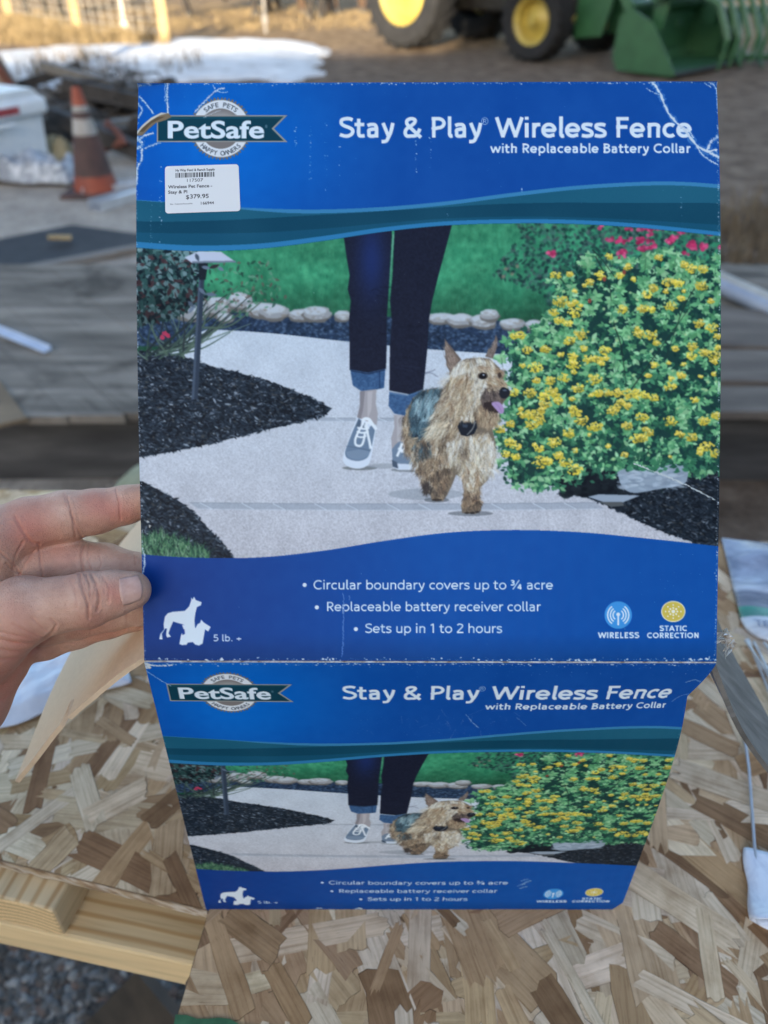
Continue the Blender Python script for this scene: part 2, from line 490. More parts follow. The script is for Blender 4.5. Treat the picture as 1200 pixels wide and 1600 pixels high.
def paint_photo():
    C = Canvas(PX0, PY0, PX1, PY1, 2)
    X, Y = C.grid()
    H, W = C.h, C.w
    n1, n2, n3 = vnoise(H, W, 5, 1), vnoise(H, W, 16, 2), vnoise(H, W, 60, 3)
    nf = np.random.RandomState(4).rand(H, W).astype(np.float32)
    # lawn
    g = np.stack([48 + 30 * n2, 132 + 36 * n2, 98 + 28 * n2], -1)
    g *= (0.86 + 0.20 * n3 + 0.12 * (n1 - .5) + 0.10 * (nf - .5))[..., None]
    shade = np.clip((Y - 440) / 60, 0, 1)[..., None]
    C.a[:] = g * (1 - 0.42 * shade)
    for _ in range(2600):
        x, y = rnd(340, 900), rnd(345, 500)
        l = rnd(4, 10)
        C.stroke([(x, y), (x + rnd(-2, 2), y - l)], [1.4, .4], pick([(60, 150, 108), (44, 128, 92), (26, 96, 74), (80, 165, 125)]), .4)
    # shrubs behind the lawn, upper right
    bush = [(770, 430), (790, 395), (815, 370), (800, 335), (1130, 335), (1130, 480), (1000, 470), (900, 500), (862, 500), (850, 460)]
    for x, y in scatter(bush, 2600):
        C.leaf(x, y, rnd(4, 10), rnd(3, 6), rnd(0, 3.14), pick([(28, 58, 58), (38, 78, 72), (52, 96, 86), (20, 40, 46), (70, 110, 104), (84, 92, 96)], 12), .7)
    for x, y in scatter([(930, 345), (1125, 345), (1125, 395), (960, 395)], 26):
        for _ in range(5):
            C.disc(x + rnd(-5, 5), y + rnd(-3, 3), rnd(2, 4), rnd(2, 3.4), pick([(198, 60, 108), (214, 84, 130), (160, 46, 84)]), .85)
    for x, y in [(1000, 376), (1018, 385), (1046, 377), (1052, 372), (1080, 381), (1098, 386), (965, 375), (975, 392), (970, 400), (861, 396), (911, 417), (1065, 360)]:
        for _ in range(9):
            C.disc(x + rnd(-6, 6), y + rnd(-4, 4), rnd(2, 4.5), rnd(2, 4), pick([(206, 58, 110), (226, 92, 140), (168, 44, 86)]), .9)
    for x, y in [(790, 420), (800, 428), (786, 432), (808, 416)]:
        C.disc(x, y, 3, 3, (150, 140, 120), .7)
    # dark mulch band behind the path
    C.poly([(205, 470), (330, 488), (450, 490), (700, 498), (880, 505), (880, 560), (205, 540)], (40, 58, 84))
    for x, y in scatter([(205, 478), (330, 490), (700, 500), (860, 508), (860, 556), (205, 540)], 3600):
        C.leaf(x, y, rnd(3, 8), rnd(2, 4), rnd(-.8, .8), pick([(30, 44, 66), (46, 66, 98), (66, 90, 124), (22, 34, 52), (92, 116, 148)], 8), .75)
    # edging stones
    st = [(338, 478, 24, 16), (375, 470, 20, 15), (410, 484, 28, 13), (428, 487, 24, 14), (470, 492, 20, 10), (495, 490, 24, 13), (535, 493, 14, 9),
          (352, 496, 14, 8), (300, 484, 30, 18), (690, 497, 26, 9), (720, 500, 24, 11), (755, 502, 22, 12), (765, 492, 16, 10), (800, 506, 20, 10), (850, 512, 22, 10), (835, 508, 16, 9), (580, 497, 20, 8)]
    for x, y, a, b in st:
        C.disc(x, y + 2, a, b, (112, 108, 106), 1, 18, 0, .22)
        C.disc(x, y - 1, a * .95, b * .85, (158, 160, 166), 1, 18, 0, .2)
        C.disc(x - a * .1, y - b * .35, a * .78, b * .52, (196, 204, 216), .9, 16, 0, .25)
        for _ in range(16):
            C.disc(x + rnd(-.7, .7) * a, y + rnd(-.6, .6) * b, rnd(1.5, 5), rnd(1, 2.5), pick([(176, 176, 176), (210, 216, 226), (140, 130, 120)]), .4)
    C.a[:] = soft(C.a, 5)                      # the garden behind is out of focus in the print
    # the path
    path = np.concatenate([cv([(325, 514), (420, 520), (550, 534), (680, 546), (830, 556)], 30), [(1130, 556), (1130, 885), (205, 885), (205, 560), (260, 540)]])
    r = C.mask(path)
    t = np.clip((Y - 510) / 360, 0, 1)
    col = np.stack([206 - 8 * t, 216 - 20 * t, 232 - 26 * t], -1)
    nq = vnoise(H, W, 2.2, 77)
    grain = (nf - .5) * (14 + 22 * t) + (nq - .5) * (26 + 40 * t) + (n1 - .5) * 10 + (n3 - .5) * 14 - 26 * np.clip((nq - .78) * 5, 0, 1) * t
    col = col + grain[..., None]
    C.a[r[0]][r[1]] = col[r[0]][r[1]]
    # paver courses in the path
    def course(xa, xb, y0, y1, bend, step, sl):
        n = 40
        xs = np.linspace(xa, xb, n)
        top = [(x, y0 + bend * ((x - xa) / (xb - xa) - .5) ** 2 * 4) for x in xs]
        bot = [(x + sl, y1 + bend * ((x - xa) / (xb - xa) - .5) ** 2 * 4) for x in xs]
        C.poly(top + bot[::-1], (150, 160, 178), .55)
        C.stroke(top, 1.0, (120, 130, 146), .6); C.stroke(bot, 1.2, (214, 222, 236), .6)
        x = xa + 25
        while x < xb - 10:
            k = int((x - xa) / (xb - xa) * (n - 1))
            C.stroke([top[k], (top[k][0] + sl + 6, bot[k][1])], 1.6, (222, 229, 241), .85)
            C.stroke([(top[k][0] + 2, top[k][1]), (top[k][0] + sl + 8, bot[k][1])], .8, (120, 130, 148), .5)
            x += step
    course(466, 640, 653, 658, 0, 34, 8)
    course(296, 930, 787, 797, -2, 57, 14)
    # left bed of mulch
    bed = np.concatenate([[(205, 552)], cv([(222, 548), (280, 556), (330, 572), (400, 590), (450, 607), (490, 624), (518, 638)], 40),
                          cv([(508, 648), (460, 661), (400, 675), (340, 690), (270, 705), (222, 713), (205, 716)], 40)])
    bed2 = np.concatenate([[(205, 748)], cv([(226, 754), (252, 768), (290, 790), (318, 818), (345, 846), (366, 874)], 30), [(366, 890), (205, 890)]])
    bed3 = np.concatenate([[(868, 772)], cv([(905, 772), (960, 795), (1020, 824), (1080, 846), (1130, 862)], 30), [(1130, 730), (960, 742)]])
    chips = [(24, 34, 46), (34, 46, 60), (50, 62, 78), (16, 22, 32), (72, 84, 100), (120, 130, 146), (160, 170, 186), (70, 72, 74)]
    wts = [5, 5, 4, 5, 2, 1, .5, 1]
    wts = np.array(wts) / np.sum(wts)
    for b, n, dark in ((bed, 6500, 1.0), (bed2, 2600, 1.0), (bed3, 3200, .82)):
        C.poly(b, (28, 38, 50))
        for x, y in scatter(b, n):
            c = np.array(chips[rs.choice(len(chips), p=wts)], float) * dark + rnd(-6, 6)
            C.leaf(x + rnd(-3, 3), y + rnd(-2, 2), rnd(4, 12), rnd(1.4, 3.2), rs.randn() * .55 + .2, np.clip(c, 0, 255), .9)
    # grass tuft at the lower left
    for x, y in scatter([(205, 845), (245, 830), (290, 842), (325, 862), (330, 885), (205, 885)], 900):
        l = rnd(7, 18); a = rs.randn() * .5
        C.stroke(cv([(x, y + 5), (x + a * l * .4, y + 5 - l * .6), (x + a * l, y + 5 - l)], 6), np.linspace(1.8, .3, 7)[:7], pick([(70, 120, 84), (104, 150, 108), (48, 92, 72), (140, 176, 140), (30, 62, 56)]), .8)
    # rose bush on the left: canes, then leaves
    for _ in range(34):
        x0, y0 = rnd(222, 292), rnd(545, 562)
        x1, y1 = rnd(205, 400), rnd(440, 520)
        p = cv([(x0, y0), ((x0 + x1) / 2 + rnd(-14, 14), (y0 + y1) / 2 + 8), (x1, y1)], 14)
        C.stroke(p, np.linspace(3.2, 1.2, len(p)), pick([(44, 60, 60), (70, 92, 84), (98, 118, 108), (36, 44, 50)]), .9)
    for a, b, c_ in [((282, 556), (330, 520), (392, 478)), ((290, 552), (320, 500), (300, 470)), ((262, 556), (240, 520), (236, 480)), ((318, 512), (360, 508), (410, 470))]:
        p = cv([a, b, c_], 20); C.stroke(p, np.linspace(4, 1.6, len(p)), (84, 104, 92), .9)
    rose = [(205, 380), (300, 386), (318, 410), (310, 440), (325, 465), (300, 480), (262, 500), (230, 505), (205, 512)]
    C.poly([(205, 385), (290, 392), (300, 440), (290, 470), (240, 488), (205, 495)], (22, 38, 46), .85)
    for x, y in scatter(rose, 1500):
        top = (500 - y) / 120
        c = pick([(26, 48, 54), (40, 72, 74), (58, 96, 96), (86, 124, 124), (20, 32, 42), (76, 52, 58), (120, 150, 156)], 10)
        C.leaf(x, y, rnd(7, 17), rnd(4, 8), rnd(0, 3.14), c * (0.72 + .36 * top), .9)
    for x, y in scatter([(330, 400), (420, 410), (450, 470), (360, 500), (320, 470)], 130):
        C.leaf(x, y, rnd(5, 11), rnd(3, 5), rnd(0, 3.14), pick([(66, 120, 92), (104, 150, 126), (44, 80, 70), (110, 96, 90)]), .75)
    for x, y in [(257, 521), (262, 524), (253, 527)]:
        C.disc(x, y, 4, 4, (196, 60, 92), .9, 10, 0, .5)
    # low lamp on its stake
    C.poly([(288, 402), (310, 392), (345, 393), (368, 409), (300, 411)], (196, 204, 226))
    C.poly([(300, 408), (368, 407), (368, 410), (300, 411)], (120, 130, 150))
    C.poly([(310, 411), (325, 411), (321, 437), (311, 437)], (28, 36, 46))
    C.poly([(310, 437), (319, 437), (309, 624), (299, 624)], (52, 64, 82))
    C.poly([(310, 437), (313, 437), (303, 624), (299, 624)], (86, 100, 122), .7)
    for x, y, l, a in [(322, 418, 16, .2), (335, 416, 18, -.3), (316, 455, 16, .8), (330, 460, 20, .1), (300, 482, 20, -.9), (345, 420, 12, .5), (308, 402, 14, 1.2), (298, 475, 14, .8)]:
        C.leaf(x, y, l, 6, a, pick([(110, 124, 146), (76, 88, 106), (60, 50, 58)]), .95)
    # legs in dark jeans
    for n_, pts in enumerate(([(537, 340), (537, 372), (541, 400), (546, 430), (543, 452), (548, 470), (545, 500), (546, 540), (546, 578), (575, 582), (603, 576), (604, 540), (604, 500), (608, 440), (612, 368), (612, 340)],
                ([(616, 340), (616, 366), (613, 430), (609, 470), (612, 500), (609, 540), (608, 610), (640, 616), (661, 608), (664, 580), (668, 540), (670, 500), (675, 470), (685, 430), (697, 385), (709, 340)]))):
        r = C.mask(pts)
        sl, m = r
        xs, ys = X[sl], Y[sl]
        c = np.stack([24 + 8 * n1[sl], 28 + 9 * n1[sl], 46 + 12 * n1[sl]], -1)
        if n_ == 0:
            hl = np.exp(-((xs - 580) / 22) ** 2 - ((ys - 405) / 60) ** 2)[..., None]
            c = c * (1 - .8 * hl) + np.array([32, 52, 112]) * .8 * hl
        c = c + ((nf[sl] - .5) * 10)[..., None]
        C.a[sl][m] = c[m]
        for k in range(12):
            y = rnd(420, 590); x = rnd(545, 600) if n_ == 0 else rnd(612, 665)
            C.stroke(cv([(x, y), (x + rnd(6, 16), y + rnd(-4, 4)), (x + rnd(18, 34), y + rnd(-8, 8))], 8), 1.8, pick([(20, 24, 40), (46, 54, 82)]), .35)
    C.stroke([(614.5, 366), (609, 440)], [2.6, .6], (110, 170, 150), .9)
    for pts in ([(547, 577), (575, 582), (602, 576), (600, 606), (585, 609), (566, 612), (551, 602)], [(608, 612), (636, 617), (660, 609), (652, 632), (632, 649), (616, 646), (607, 634)]):
        sl, m = C.mask(pts)
        c = np.stack([50 + 26 * n1[sl], 82 + 28 * n1[sl], 124 + 30 * n1[sl]], -1) + ((nf[sl] - .5) * 22)[..., None]
        C.a[sl][m] = c[m]
    C.stroke([(593, 580), (593, 607)], 2, (34, 58, 96), .8); C.stroke([(548, 579), (575, 584), (601, 578)], 1.6, (22, 34, 62), .8)
    C.stroke([(608, 614), (636, 618), (659, 611)], 1.6, (100, 136, 176), .8)
    # ankles
    for pts in ([(562, 611), (588, 608), (587, 630), (590, 645), (588, 668), (560, 662), (558, 650), (562, 634)], [(615, 648), (636, 649), (646, 720), (612, 702), (611, 684), (616, 668)]):
        C.poly(pts, (172, 166, 172))
    C.poly([(562, 611), (570, 611), (567, 640), (562, 660), (558, 652), (562, 634)], (128, 122, 130), .7)
    C.poly([(574, 612), (582, 611), (580, 640), (574, 655)], (196, 190, 196), .8)
    C.poly([(620, 649), (628, 649), (626, 690), (620, 690)], (192, 188, 194), .8)
    # shadows under the shoes, then the shoes
    C.disc(562, 731, 28, 3.4, (96, 102, 104), .7); C.disc(600, 728, 26, 4, (150, 156, 166), .6); C.disc(640, 734, 30, 3.4, (96, 102, 104), .55)
    C.disc(665, 772, 60, 9, (140, 148, 160), .5); C.disc(735, 802, 36, 4, (90, 96, 104), .6); C.disc(682, 781, 20, 4, (80, 86, 94), .6)
    C.poly(cv([(558, 652), (548, 676), (541, 696), (537, 708), (536, 720), (544, 729), (560, 732), (574, 727), (580, 714), (584, 690), (588, 664)], 60), (222, 230, 246))
    C.poly(cv([(560, 653), (550, 676), (543, 694), (539, 707), (543, 716), (558, 720), (572, 716), (578, 706), (582, 690), (586, 664), (575, 668)], 60), (112, 132, 158))
    C.poly(cv([(541, 706), (545, 714), (558, 718), (571, 714), (577, 706), (560, 702)], 30), (136, 154, 178), .7)
    C.stroke(cv([(540, 697), (556, 699), (579, 704)], 12), 1, (84, 100, 124), .7)
    C.poly([(560, 655), (572, 662), (568, 670), (556, 666)], (80, 96, 118), .9)
    lace = (238, 243, 252)
    for p, w in (([(566, 664), (568, 655), (576, 655), (582, 663), (588, 671)], 5), ([(566, 664), (560, 674), (555, 686), (556, 695), (564, 696), (568, 688), (570, 676)], 3.6),
                 ([(572, 664), (574, 676), (577, 690), (579, 701)], 4), ([(558, 668), (570, 670), (577, 668)], 3.2), ([(557, 674), (566, 676), (576, 674)], 3), ([(570, 668), (574, 660), (584, 664)], 4), ([(556, 681), (564, 683), (572, 681)], 2.6)):
        C.stroke(cv(p, 20), w, lace)
    C.poly(cv([(612, 702), (614, 725), (620, 733), (652, 734), (664, 732), (655, 718), (640, 700), (626, 690), (618, 694)], 40), (118, 136, 160))
    C.poly([(612, 722), (620, 724), (660, 726), (660, 734), (622, 734), (613, 730)], (216, 224, 240))
    C.poly([(612, 718), (620, 722), (622, 732), (613, 729)], (78, 92, 112))
    for p, w in (([(628, 692), (624, 704), (620, 713)], 4), ([(630, 692), (634, 700), (626, 706)], 5), ([(622, 700), (632, 706), (638, 706)], 4)):
        C.stroke(cv(p, 10), w, lace)
    # lantana bush: leaves, stems, flower heads
    lan = [(772, 700), (774, 640), (786, 600), (778, 560), (796, 520), (850, 505), (866, 470), (858, 440), (880, 415), (905, 408), (920, 388), (945, 384), (965, 408), (1000, 402), (1040, 388), (1075, 402), (1130, 400),
           (1130, 742), (1060, 745), (1010, 748), (970, 740), (930, 752), (880, 768), (815, 768), (786, 752)]
    C.poly([(790, 700), (800, 600), (800, 540), (870, 500), (880, 450), (930, 420), (1130, 420), (1130, 735), (1000, 740), (880, 760), (800, 755)], (26, 62, 60))
    for x, y in scatter([(870, 735), (960, 735), (970, 770), (880, 775)], 300):
        C.disc(x, y, rnd(3, 9), rnd(2, 6), pick([(14, 22, 32), (22, 32, 40)]), .8)
    lo = [(40, 92, 74), (54, 114, 86), (68, 134, 98)]
    hi = [(102, 170, 118), (128, 190, 136), (158, 208, 160), (88, 154, 108)]
    for x, y in scatter(lan, 1900):
        s_ = rnd(7, 13)
        C.leaf(x, y, s_, s_ * rnd(.4, .6), rnd(0, 3.14), pick([(30, 74, 62), (40, 92, 74), (50, 108, 84), (20, 54, 52)], 8), .9)
    cl = list(scatter(lan, 860))
    cl.sort(key=lambda q: rs.rand())
    for k, (x, y) in enumerate(cl):
        up = np.clip((680 - y) / 260, 0, 1)
        deep = math.sin(x * .061 + 1.3 + math.sin(y * .03)) * math.sin(y * .057 + math.sin(x * .04)) + rnd(-.5, .5)
        if deep < -.62 and rs.rand() < .8: continue
        br = .36 + .55 * up + .3 * (deep > .1)
        nl_ = rs.randint(4, 8); a0 = rnd(0, 6.28); R_ = rnd(6, 12)
        for j in range(nl_):
            a = a0 + 6.28 * j / nl_ + rs.randn() * .25; q = R_ * rnd(.4, .75)
            c = pick(hi if rs.rand() < br else lo, 9) * rnd(.88, 1.08)
            ln_ = R_ * rnd(.9, 1.35)
            lx, ly = x + q * math.cos(a), y + q * math.sin(a) * .7
            C.leaf(lx, ly, ln_, ln_ * rnd(.42, .58), math.atan2(math.sin(a) * .7, math.cos(a)), np.clip(c, 0, 255), .94)
            if rs.rand() < .5:
                C.stroke([(lx - ln_ * .35 * math.cos(a), ly - ln_ * .35 * math.sin(a) * .7), (lx + ln_ * .35 * math.cos(a), ly + ln_ * .35 * math.sin(a) * .7)], .8, np.clip(c + 34, 0, 255), .6)
        if rs.rand() < .2:
            C.stroke([(x, y), (x + rnd(-8, 8), y + rnd(10, 26))], 1.1, (40, 70, 58), .6)
    for p in ([(958, 505), (970, 540), (978, 600)], [(1085, 450), (1066, 485), (1040, 560)], [(985, 610), (1020, 560), (1078, 480)], [(925, 390), (940, 405), (960, 432)], [(870, 430), (885, 445)], [(930, 400), (950, 440), (955, 470)]):
        q = cv(p, 16); C.stroke(q, np.linspace(2.2, 1, len(q)), (34, 52, 48), .85)
    fl = [(876, 471, 13), (892, 475, 8), (866, 487, 9), (898, 488, 12), (874, 500, 10), (888, 505, 9), (908, 522, 12), (890, 532, 11), (804, 524, 9), (812, 524, 8), (824, 547, 8), (852, 545, 11),
          (836, 574, 12), (945, 547, 10), (919, 561, 10), (934, 562, 10), (946, 559, 7), (894, 556, 9), (896, 569, 12), (971, 483, 10), (1005, 482, 9), (1018, 483, 8), (1048, 478, 11), (1010, 460, 9), (1020, 450, 9), (1096, 446, 14),
          (1045, 440, 10), (1060, 442, 10), (1110, 470, 7), (1064, 466, 7), (952, 400, 9), (980, 417, 9), (968, 430, 8), (921, 440, 10), (938, 430, 9), (890, 428, 7), (868, 430, 8), (1068, 413, 10), (1080, 420, 10), (1098, 420, 8), (1030, 402, 7),
          (998, 521, 10), (1017, 523, 12), (1081, 541, 11), (1100, 551, 10), (1116, 555, 12), (1092, 505, 9), (1112, 512, 9), (1121, 525, 8), (1122, 543, 7), (1080, 556, 8), (1022, 570, 7), (1064, 586, 8), (1047, 604, 10),
          (860, 595, 11), (862, 610, 12), (880, 590, 9), (838, 594, 8), (828, 614, 14), (850, 620, 11), (868, 616, 11), (903, 606, 12), (928, 593, 13), (934, 614, 9), (946, 614, 11), (965, 613, 11), (982, 616, 11), (995, 614, 11), (1008, 617, 11), (1022, 621, 9),
          (962, 636, 10), (970, 628, 10), (980, 634, 9), (957, 642, 9), (852, 632, 9), (872, 626, 10), (899, 644, 12), (908, 656, 11), (926, 667, 11), (932, 666, 9), (980, 665, 12), (1004, 652, 11), (1046, 658, 12), (1085, 624, 8), (1100, 658, 12), (1120, 650, 9),
          (994, 685, 12), (1002, 684, 10), (1014, 676, 9), (1062, 678, 10), (1080, 683, 12), (1104, 698, 11), (1094, 702, 8), (1118, 708, 9), (888, 677, 12), (866, 691, 11), (842, 700, 10), (828, 647, 11), (838, 648, 12), (830, 663, 12), (842, 657, 10), (798, 662, 10), (781, 670, 9),
          (798, 691, 10), (790, 709, 9), (806, 713, 10), (846, 722, 14), (856, 720, 10), (872, 711, 9), (883, 722, 11), (898, 733, 12), (803, 613, 8), (784, 620, 7), (846, 640, 8), (815, 648, 8)]
    for _ in range(46):
        fl.append((rnd(800, 1122), rnd(430, 720), rnd(3, 7)))
    fl = [f for f in fl if inside(lan, f[0], f[1]) or f[1] < 440]
    for x, y, r_ in fl:
        warm = rnd(0, 1)
        base = np.array([252, 228, 86]) * (1 - .3 * warm) + np.array([222, 174, 84]) * .3 * warm
        C.disc(x + 1, y + 2, r_ * .6, r_ * .45, (120, 116, 54), .7, 14, 0, .4)
        r_ *= rnd(.8, 1.2); base = base * rnd(.9, 1.03)
        for _ in range(int(7 + r_ * 2.4)):
            a, q = rnd(0, 6.28), math.sqrt(rs.rand()) * r_ * .9
            b_ = (base + np.array([0, 6, 22]) * rs.rand()) * rnd(.88, 1.06) - (18 if math.sin(a) > .3 else 0)
            C.disc(x + q * math.cos(a), y + q * math.sin(a) * .72, rnd(1.1, 2.5), rnd(.9, 2.1), np.clip(b_, 0, 250), .95, 7)
        for _ in range(3):
            C.disc(x + rnd(-.5, .5) * r_, y - rnd(0, .5) * r_, 1.4, 1.2, (248, 232, 140), .9, 7)
    for _ in range(70):
        x, y = rnd(800, 1120), rnd(430, 720)
        if inside(lan, x, y):
            C.disc(x, y, rnd(1.6, 3), rnd(1.6, 2.6), (176, 206, 150), .9, 8)
    for x, y in [(921, 470), (944, 436), (975, 425)]:
        C.disc(x, y, 3, 4, (150, 70, 60), .9, 8)
    # rocks under the bush
    C.poly(cv([(964, 738), (974, 733), (1010, 730), (1045, 726), (1072, 726), (1074, 745), (1066, 757), (1030, 764), (990, 770), (972, 760), (964, 738)], 50), (150, 164, 182))
    for _ in range(90):
        x, y = rnd(968, 1070), rnd(730, 764)
        C.disc(x, y, rnd(3, 12), rnd(1.5, 4), pick([(178, 192, 210), (196, 208, 224), (128, 142, 160), (150, 160, 176)]), .45, 10, rnd(-.3, .3))
    for _ in range(60):
        C.leaf(rnd(970, 1085), rnd(716, 738), rnd(8, 14), rnd(4, 7), rs.randn() * .6, pick(lo), .95)
    C.poly([(918, 776), (935, 772), (975, 773), (1000, 774), (970, 786), (945, 785)], (158, 170, 188)); C.poly([(935, 784), (972, 784), (975, 790), (955, 792)], (88, 92, 96))
    dog(C)
    # stray hairs on the bright path edge stay in the dog; light printing tint over all
    a = soft(C.a, 2).reshape(H // 2, 2, W // 2, 2, 3).mean((1, 3))
    return a

def dog(C):
    S = 5.333
    def P(l):
        return [(600 + x / S, 520 + y / S) for x, y in l]
    body = P([(150, 760), (190, 640), (240, 540), (320, 480), (440, 455), (520, 480), (560, 400), (540, 330), (600, 260), (680, 215), (800, 205), (880, 215), (960, 290), (990, 360), (1000, 430), (1045, 480), (1040, 530), (1000, 570),
              (950, 660), (930, 740), (900, 800), (930, 920), (930, 1050), (900, 1150), (860, 1230), (800, 1290), (800, 1400), (810, 1480), (760, 1510), (650, 1500), (640, 1440), (670, 1380), (660, 1280), (640, 1200), (600, 1180), (560, 1280), (520, 1360),
              (490, 1400), (400, 1400), (380, 1340), (340, 1330), (320, 1300), (310, 1200), (250, 1050), (180, 900)])
    C.poly(body, (120, 108, 96))
    # ears
    for e, inn in ((P([(505, 45), (520, 70), (570, 130), (645, 225), (600, 260), (575, 335), (545, 320), (520, 270), (508, 160)]), P([(522, 100), (560, 150), (620, 225), (570, 300), (535, 270)])),
                   (P([(930, 10), (945, 50), (940, 120), (905, 215), (840, 195), (880, 140), (915, 90)]), P([(925, 60), (920, 130), (890, 195), (860, 185), (900, 130)]))):
        C.poly(e, (112, 98, 92)); C.poly(inn, (142, 122, 112), .9)
    tan = [(198, 178, 150), (172, 150, 122), (216, 202, 180), (146, 126, 104), (228, 218, 202)]
    dk = [(120, 100, 82), (98, 82, 70), (78, 66, 60)]
    steel = [(58, 80, 92), (78, 104, 116), (42, 60, 72), (110, 136, 146), (34, 46, 58)]
    cream = [(226, 220, 212), (242, 238, 232), (212, 202, 188), (192, 176, 156)]
    rust = [(152, 124, 98), (128, 102, 82), (178, 152, 124)]
    def hair(area, n, ang, spread, ln, wd, cols, al=.85, curl=.35, jit=9):
        q = sorted(scatter(P(area), max(4, int(n / 2.1))), key=lambda t: -t[1])
        for x0, y0 in q:
            a0 = (ang(x0, y0) if callable(ang) else ang) + rs.randn() * spread
            wave, ph = rs.randn() * curl * .9, rnd(0, 6.28)
            cc = pick(cols, jit) * rnd(.84, 1.14) + np.array([4, 6, 8])
            for j in range(7):
                x, y = x0 + rs.randn() * 1.5, y0 + rs.randn() * 1.8
                l = rnd(.7, 1.25) * ln * .74; a = a0 + rs.randn() * .09
                p = [(x, y)]
                for k in range(6):
                    aa = a + wave * math.sin(ph + k * .9)
                    p.append((p[-1][0] + math.cos(aa) * l / 6, p[-1][1] + math.sin(aa) * l / 6))
                f = .52 if j < 1 else rnd(.86, 1.26)
                C.stroke(p, wd * .44 * np.array([.5, .9, 1.1, 1, .8, .5, .12]), np.clip(cc * f, 0, 246), al)
    D = 1.57
    # hind body, flank, steel saddle
    hair([(150, 760), (200, 620), (300, 500), (300, 900), (320, 1200), (250, 1050), (180, 900)], 420, D + .1, .22, 24, 1.5, dk + tan[:2] + rust)
    hair([(240, 540), (330, 475), (470, 455), (520, 500), (470, 700), (380, 900), (260, 930), (220, 700)], 900, lambda x, y: D + (.5 if x > 672 else .15), .22, 24, 1.4, steel)
    hair([(260, 560), (340, 490), (460, 470), (460, 640), (330, 720)], 120, 1.9, .2, 26, .9, [(140, 168, 178), (168, 190, 198)], .7)
    hair([(230, 880), (420, 850), (560, 900), (560, 1080), (510, 1230), (390, 1270), (320, 1190)], 850, D + .1, .3, 24, 1.5, tan + dk + rust, .85, .6)
    hair([(250, 900), (380, 880), (380, 1000), (280, 1040)], 120, D, .3, 18, 1.3, steel + dk, .6)
    hair([(390, 1160), (540, 1120), (520, 1270), (480, 1330), (410, 1340)], 300, D, .3, 15, 1.5, dk + rust + [(60, 52, 48)])
    hair([(320, 1240), (380, 1240), (380, 1330), (340, 1330)], 90, D, .3, 10, 1.4, [(62, 54, 52), (84, 72, 66)])
    # chest and forelegs
    hair([(520, 900), (640, 860), (860, 820), (905, 900), (905, 1040), (850, 1140), (740, 1170), (650, 1120), (570, 1020)], 1100, lambda x, y: D + (735 - x) * -.004, .22, 28, 1.5, cream + tan[:3], .85, .5)
    hair([(600, 900), (700, 860), (700, 1100), (620, 1150)], 130, D, .3, 26, 1.3, dk + tan, .6, .5)
    hair([(670, 1130), (790, 1130), (785, 1370), (680, 1370)], 330, D, .3, 17, 1.5, tan + cream[2:] + rust)
    hair([(660, 1330), (790, 1330), (795, 1450), (655, 1455)], 260, D + .1, .45, 11, 1.5, rust + dk, .9, .8)
    C.disc(*P([(690, 1500)])[0], 4, 1.6, (44, 38, 36), .9); C.disc(*P([(735, 1500)])[0], 4, 1.8, (36, 32, 32), .9); C.disc(*P([(775, 1492)])[0], 3.4, 1.6, (44, 38, 36), .9)
    C.disc(*P([(440, 1392)])[0], 8, 2, (50, 44, 42), .9)
    # neck ruff and cheek hair falling left-down
    hair([(520, 480), (570, 380), (660, 330), (760, 420), (800, 560), (780, 720), (640, 800), (520, 860), (420, 830), (440, 680)], 1300, lambda x, y: D + .42 + (720 - x) * .006, .2, 30, 1.5, tan + rust[:2] + dk[:2], .85, .4)
    hair([(360, 800), (480, 700), (560, 720), (520, 820), (400, 850)], 90, 2.5, .2, 26, 1.6, [(214, 200, 178), (196, 176, 150)], .9, .3)
    hair([(600, 620), (780, 620), (790, 740), (740, 760), (620, 760)], 220, D + .2, .25, 20, 1.4, rust + dk + tan[:2])
    # head
    hair([(570, 320), (640, 240), (760, 205), (880, 220), (930, 300), (860, 360), (760, 380), (640, 420)], 620, lambda x, y: 2.2 if x < 735 else 1.2, .28, 20, 1.3, cream + tan, .85, .4)
    hair([(560, 360), (700, 330), (760, 420), (740, 640), (640, 700), (560, 560)], 520, D + .35, .2, 28, 1.3, tan + rust + [(206, 188, 160)], .85, .35)
    hair([(740, 380), (880, 380), (860, 470), (800, 560), (760, 600)], 260, D + .25, .2, 19, 1.2, cream + tan[:2])
    # muzzle
    C.poly(P([(840, 470), (930, 420), (1000, 430), (1045, 480), (1040, 530), (990, 575), (900, 590), (830, 640), (800, 560)]), (104, 88, 82), .85)
    hair([(850, 380), (990, 380), (1000, 450), (930, 480), (860, 480)], 240, lambda x, y: .6, .35, 12, 1.1, tan + rust)
    hair([(820, 480), (960, 470), (980, 560), (880, 590), (820, 600)], 230, D - .3, .4, 11, 1.1, [(92, 78, 74), (70, 60, 60), (124, 106, 96)])
    C.poly(P([(830, 580), (900, 570), (960, 580), (990, 620), (960, 660), (900, 680), (830, 650)]), (50, 40, 42), .95)
    hair([(790, 600), (870, 640), (960, 670), (920, 760), (820, 740), (780, 690)], 240, D - .1, .3, 16, 1.2, rust + tan[:2] + dk[:1])
    C.poly(cv(P([(895, 580), (930, 572), (965, 580), (990, 610), (1000, 650), (985, 672), (960, 668), (925, 630), (895, 598)]), 40), (178, 150, 196))
    C.stroke(cv(P([(925, 585), (955, 615), (980, 660)]), 10), 1.2, (150, 120, 172), .8)
    C.poly(cv(P([(960, 478), (985, 452), (1020, 460), (1048, 485), (1046, 515), (1015, 545), (975, 540), (958, 510)]), 40), (30, 34, 44))
    C.disc(*P([(1005, 478)])[0], 3.4, 1.6, (104, 116, 134), .8)
    hair([(770, 285), (870, 275), (880, 305), (780, 315)], 30, .2, .5, 9, 1.1, [(150, 120, 96), (188, 164, 136)])
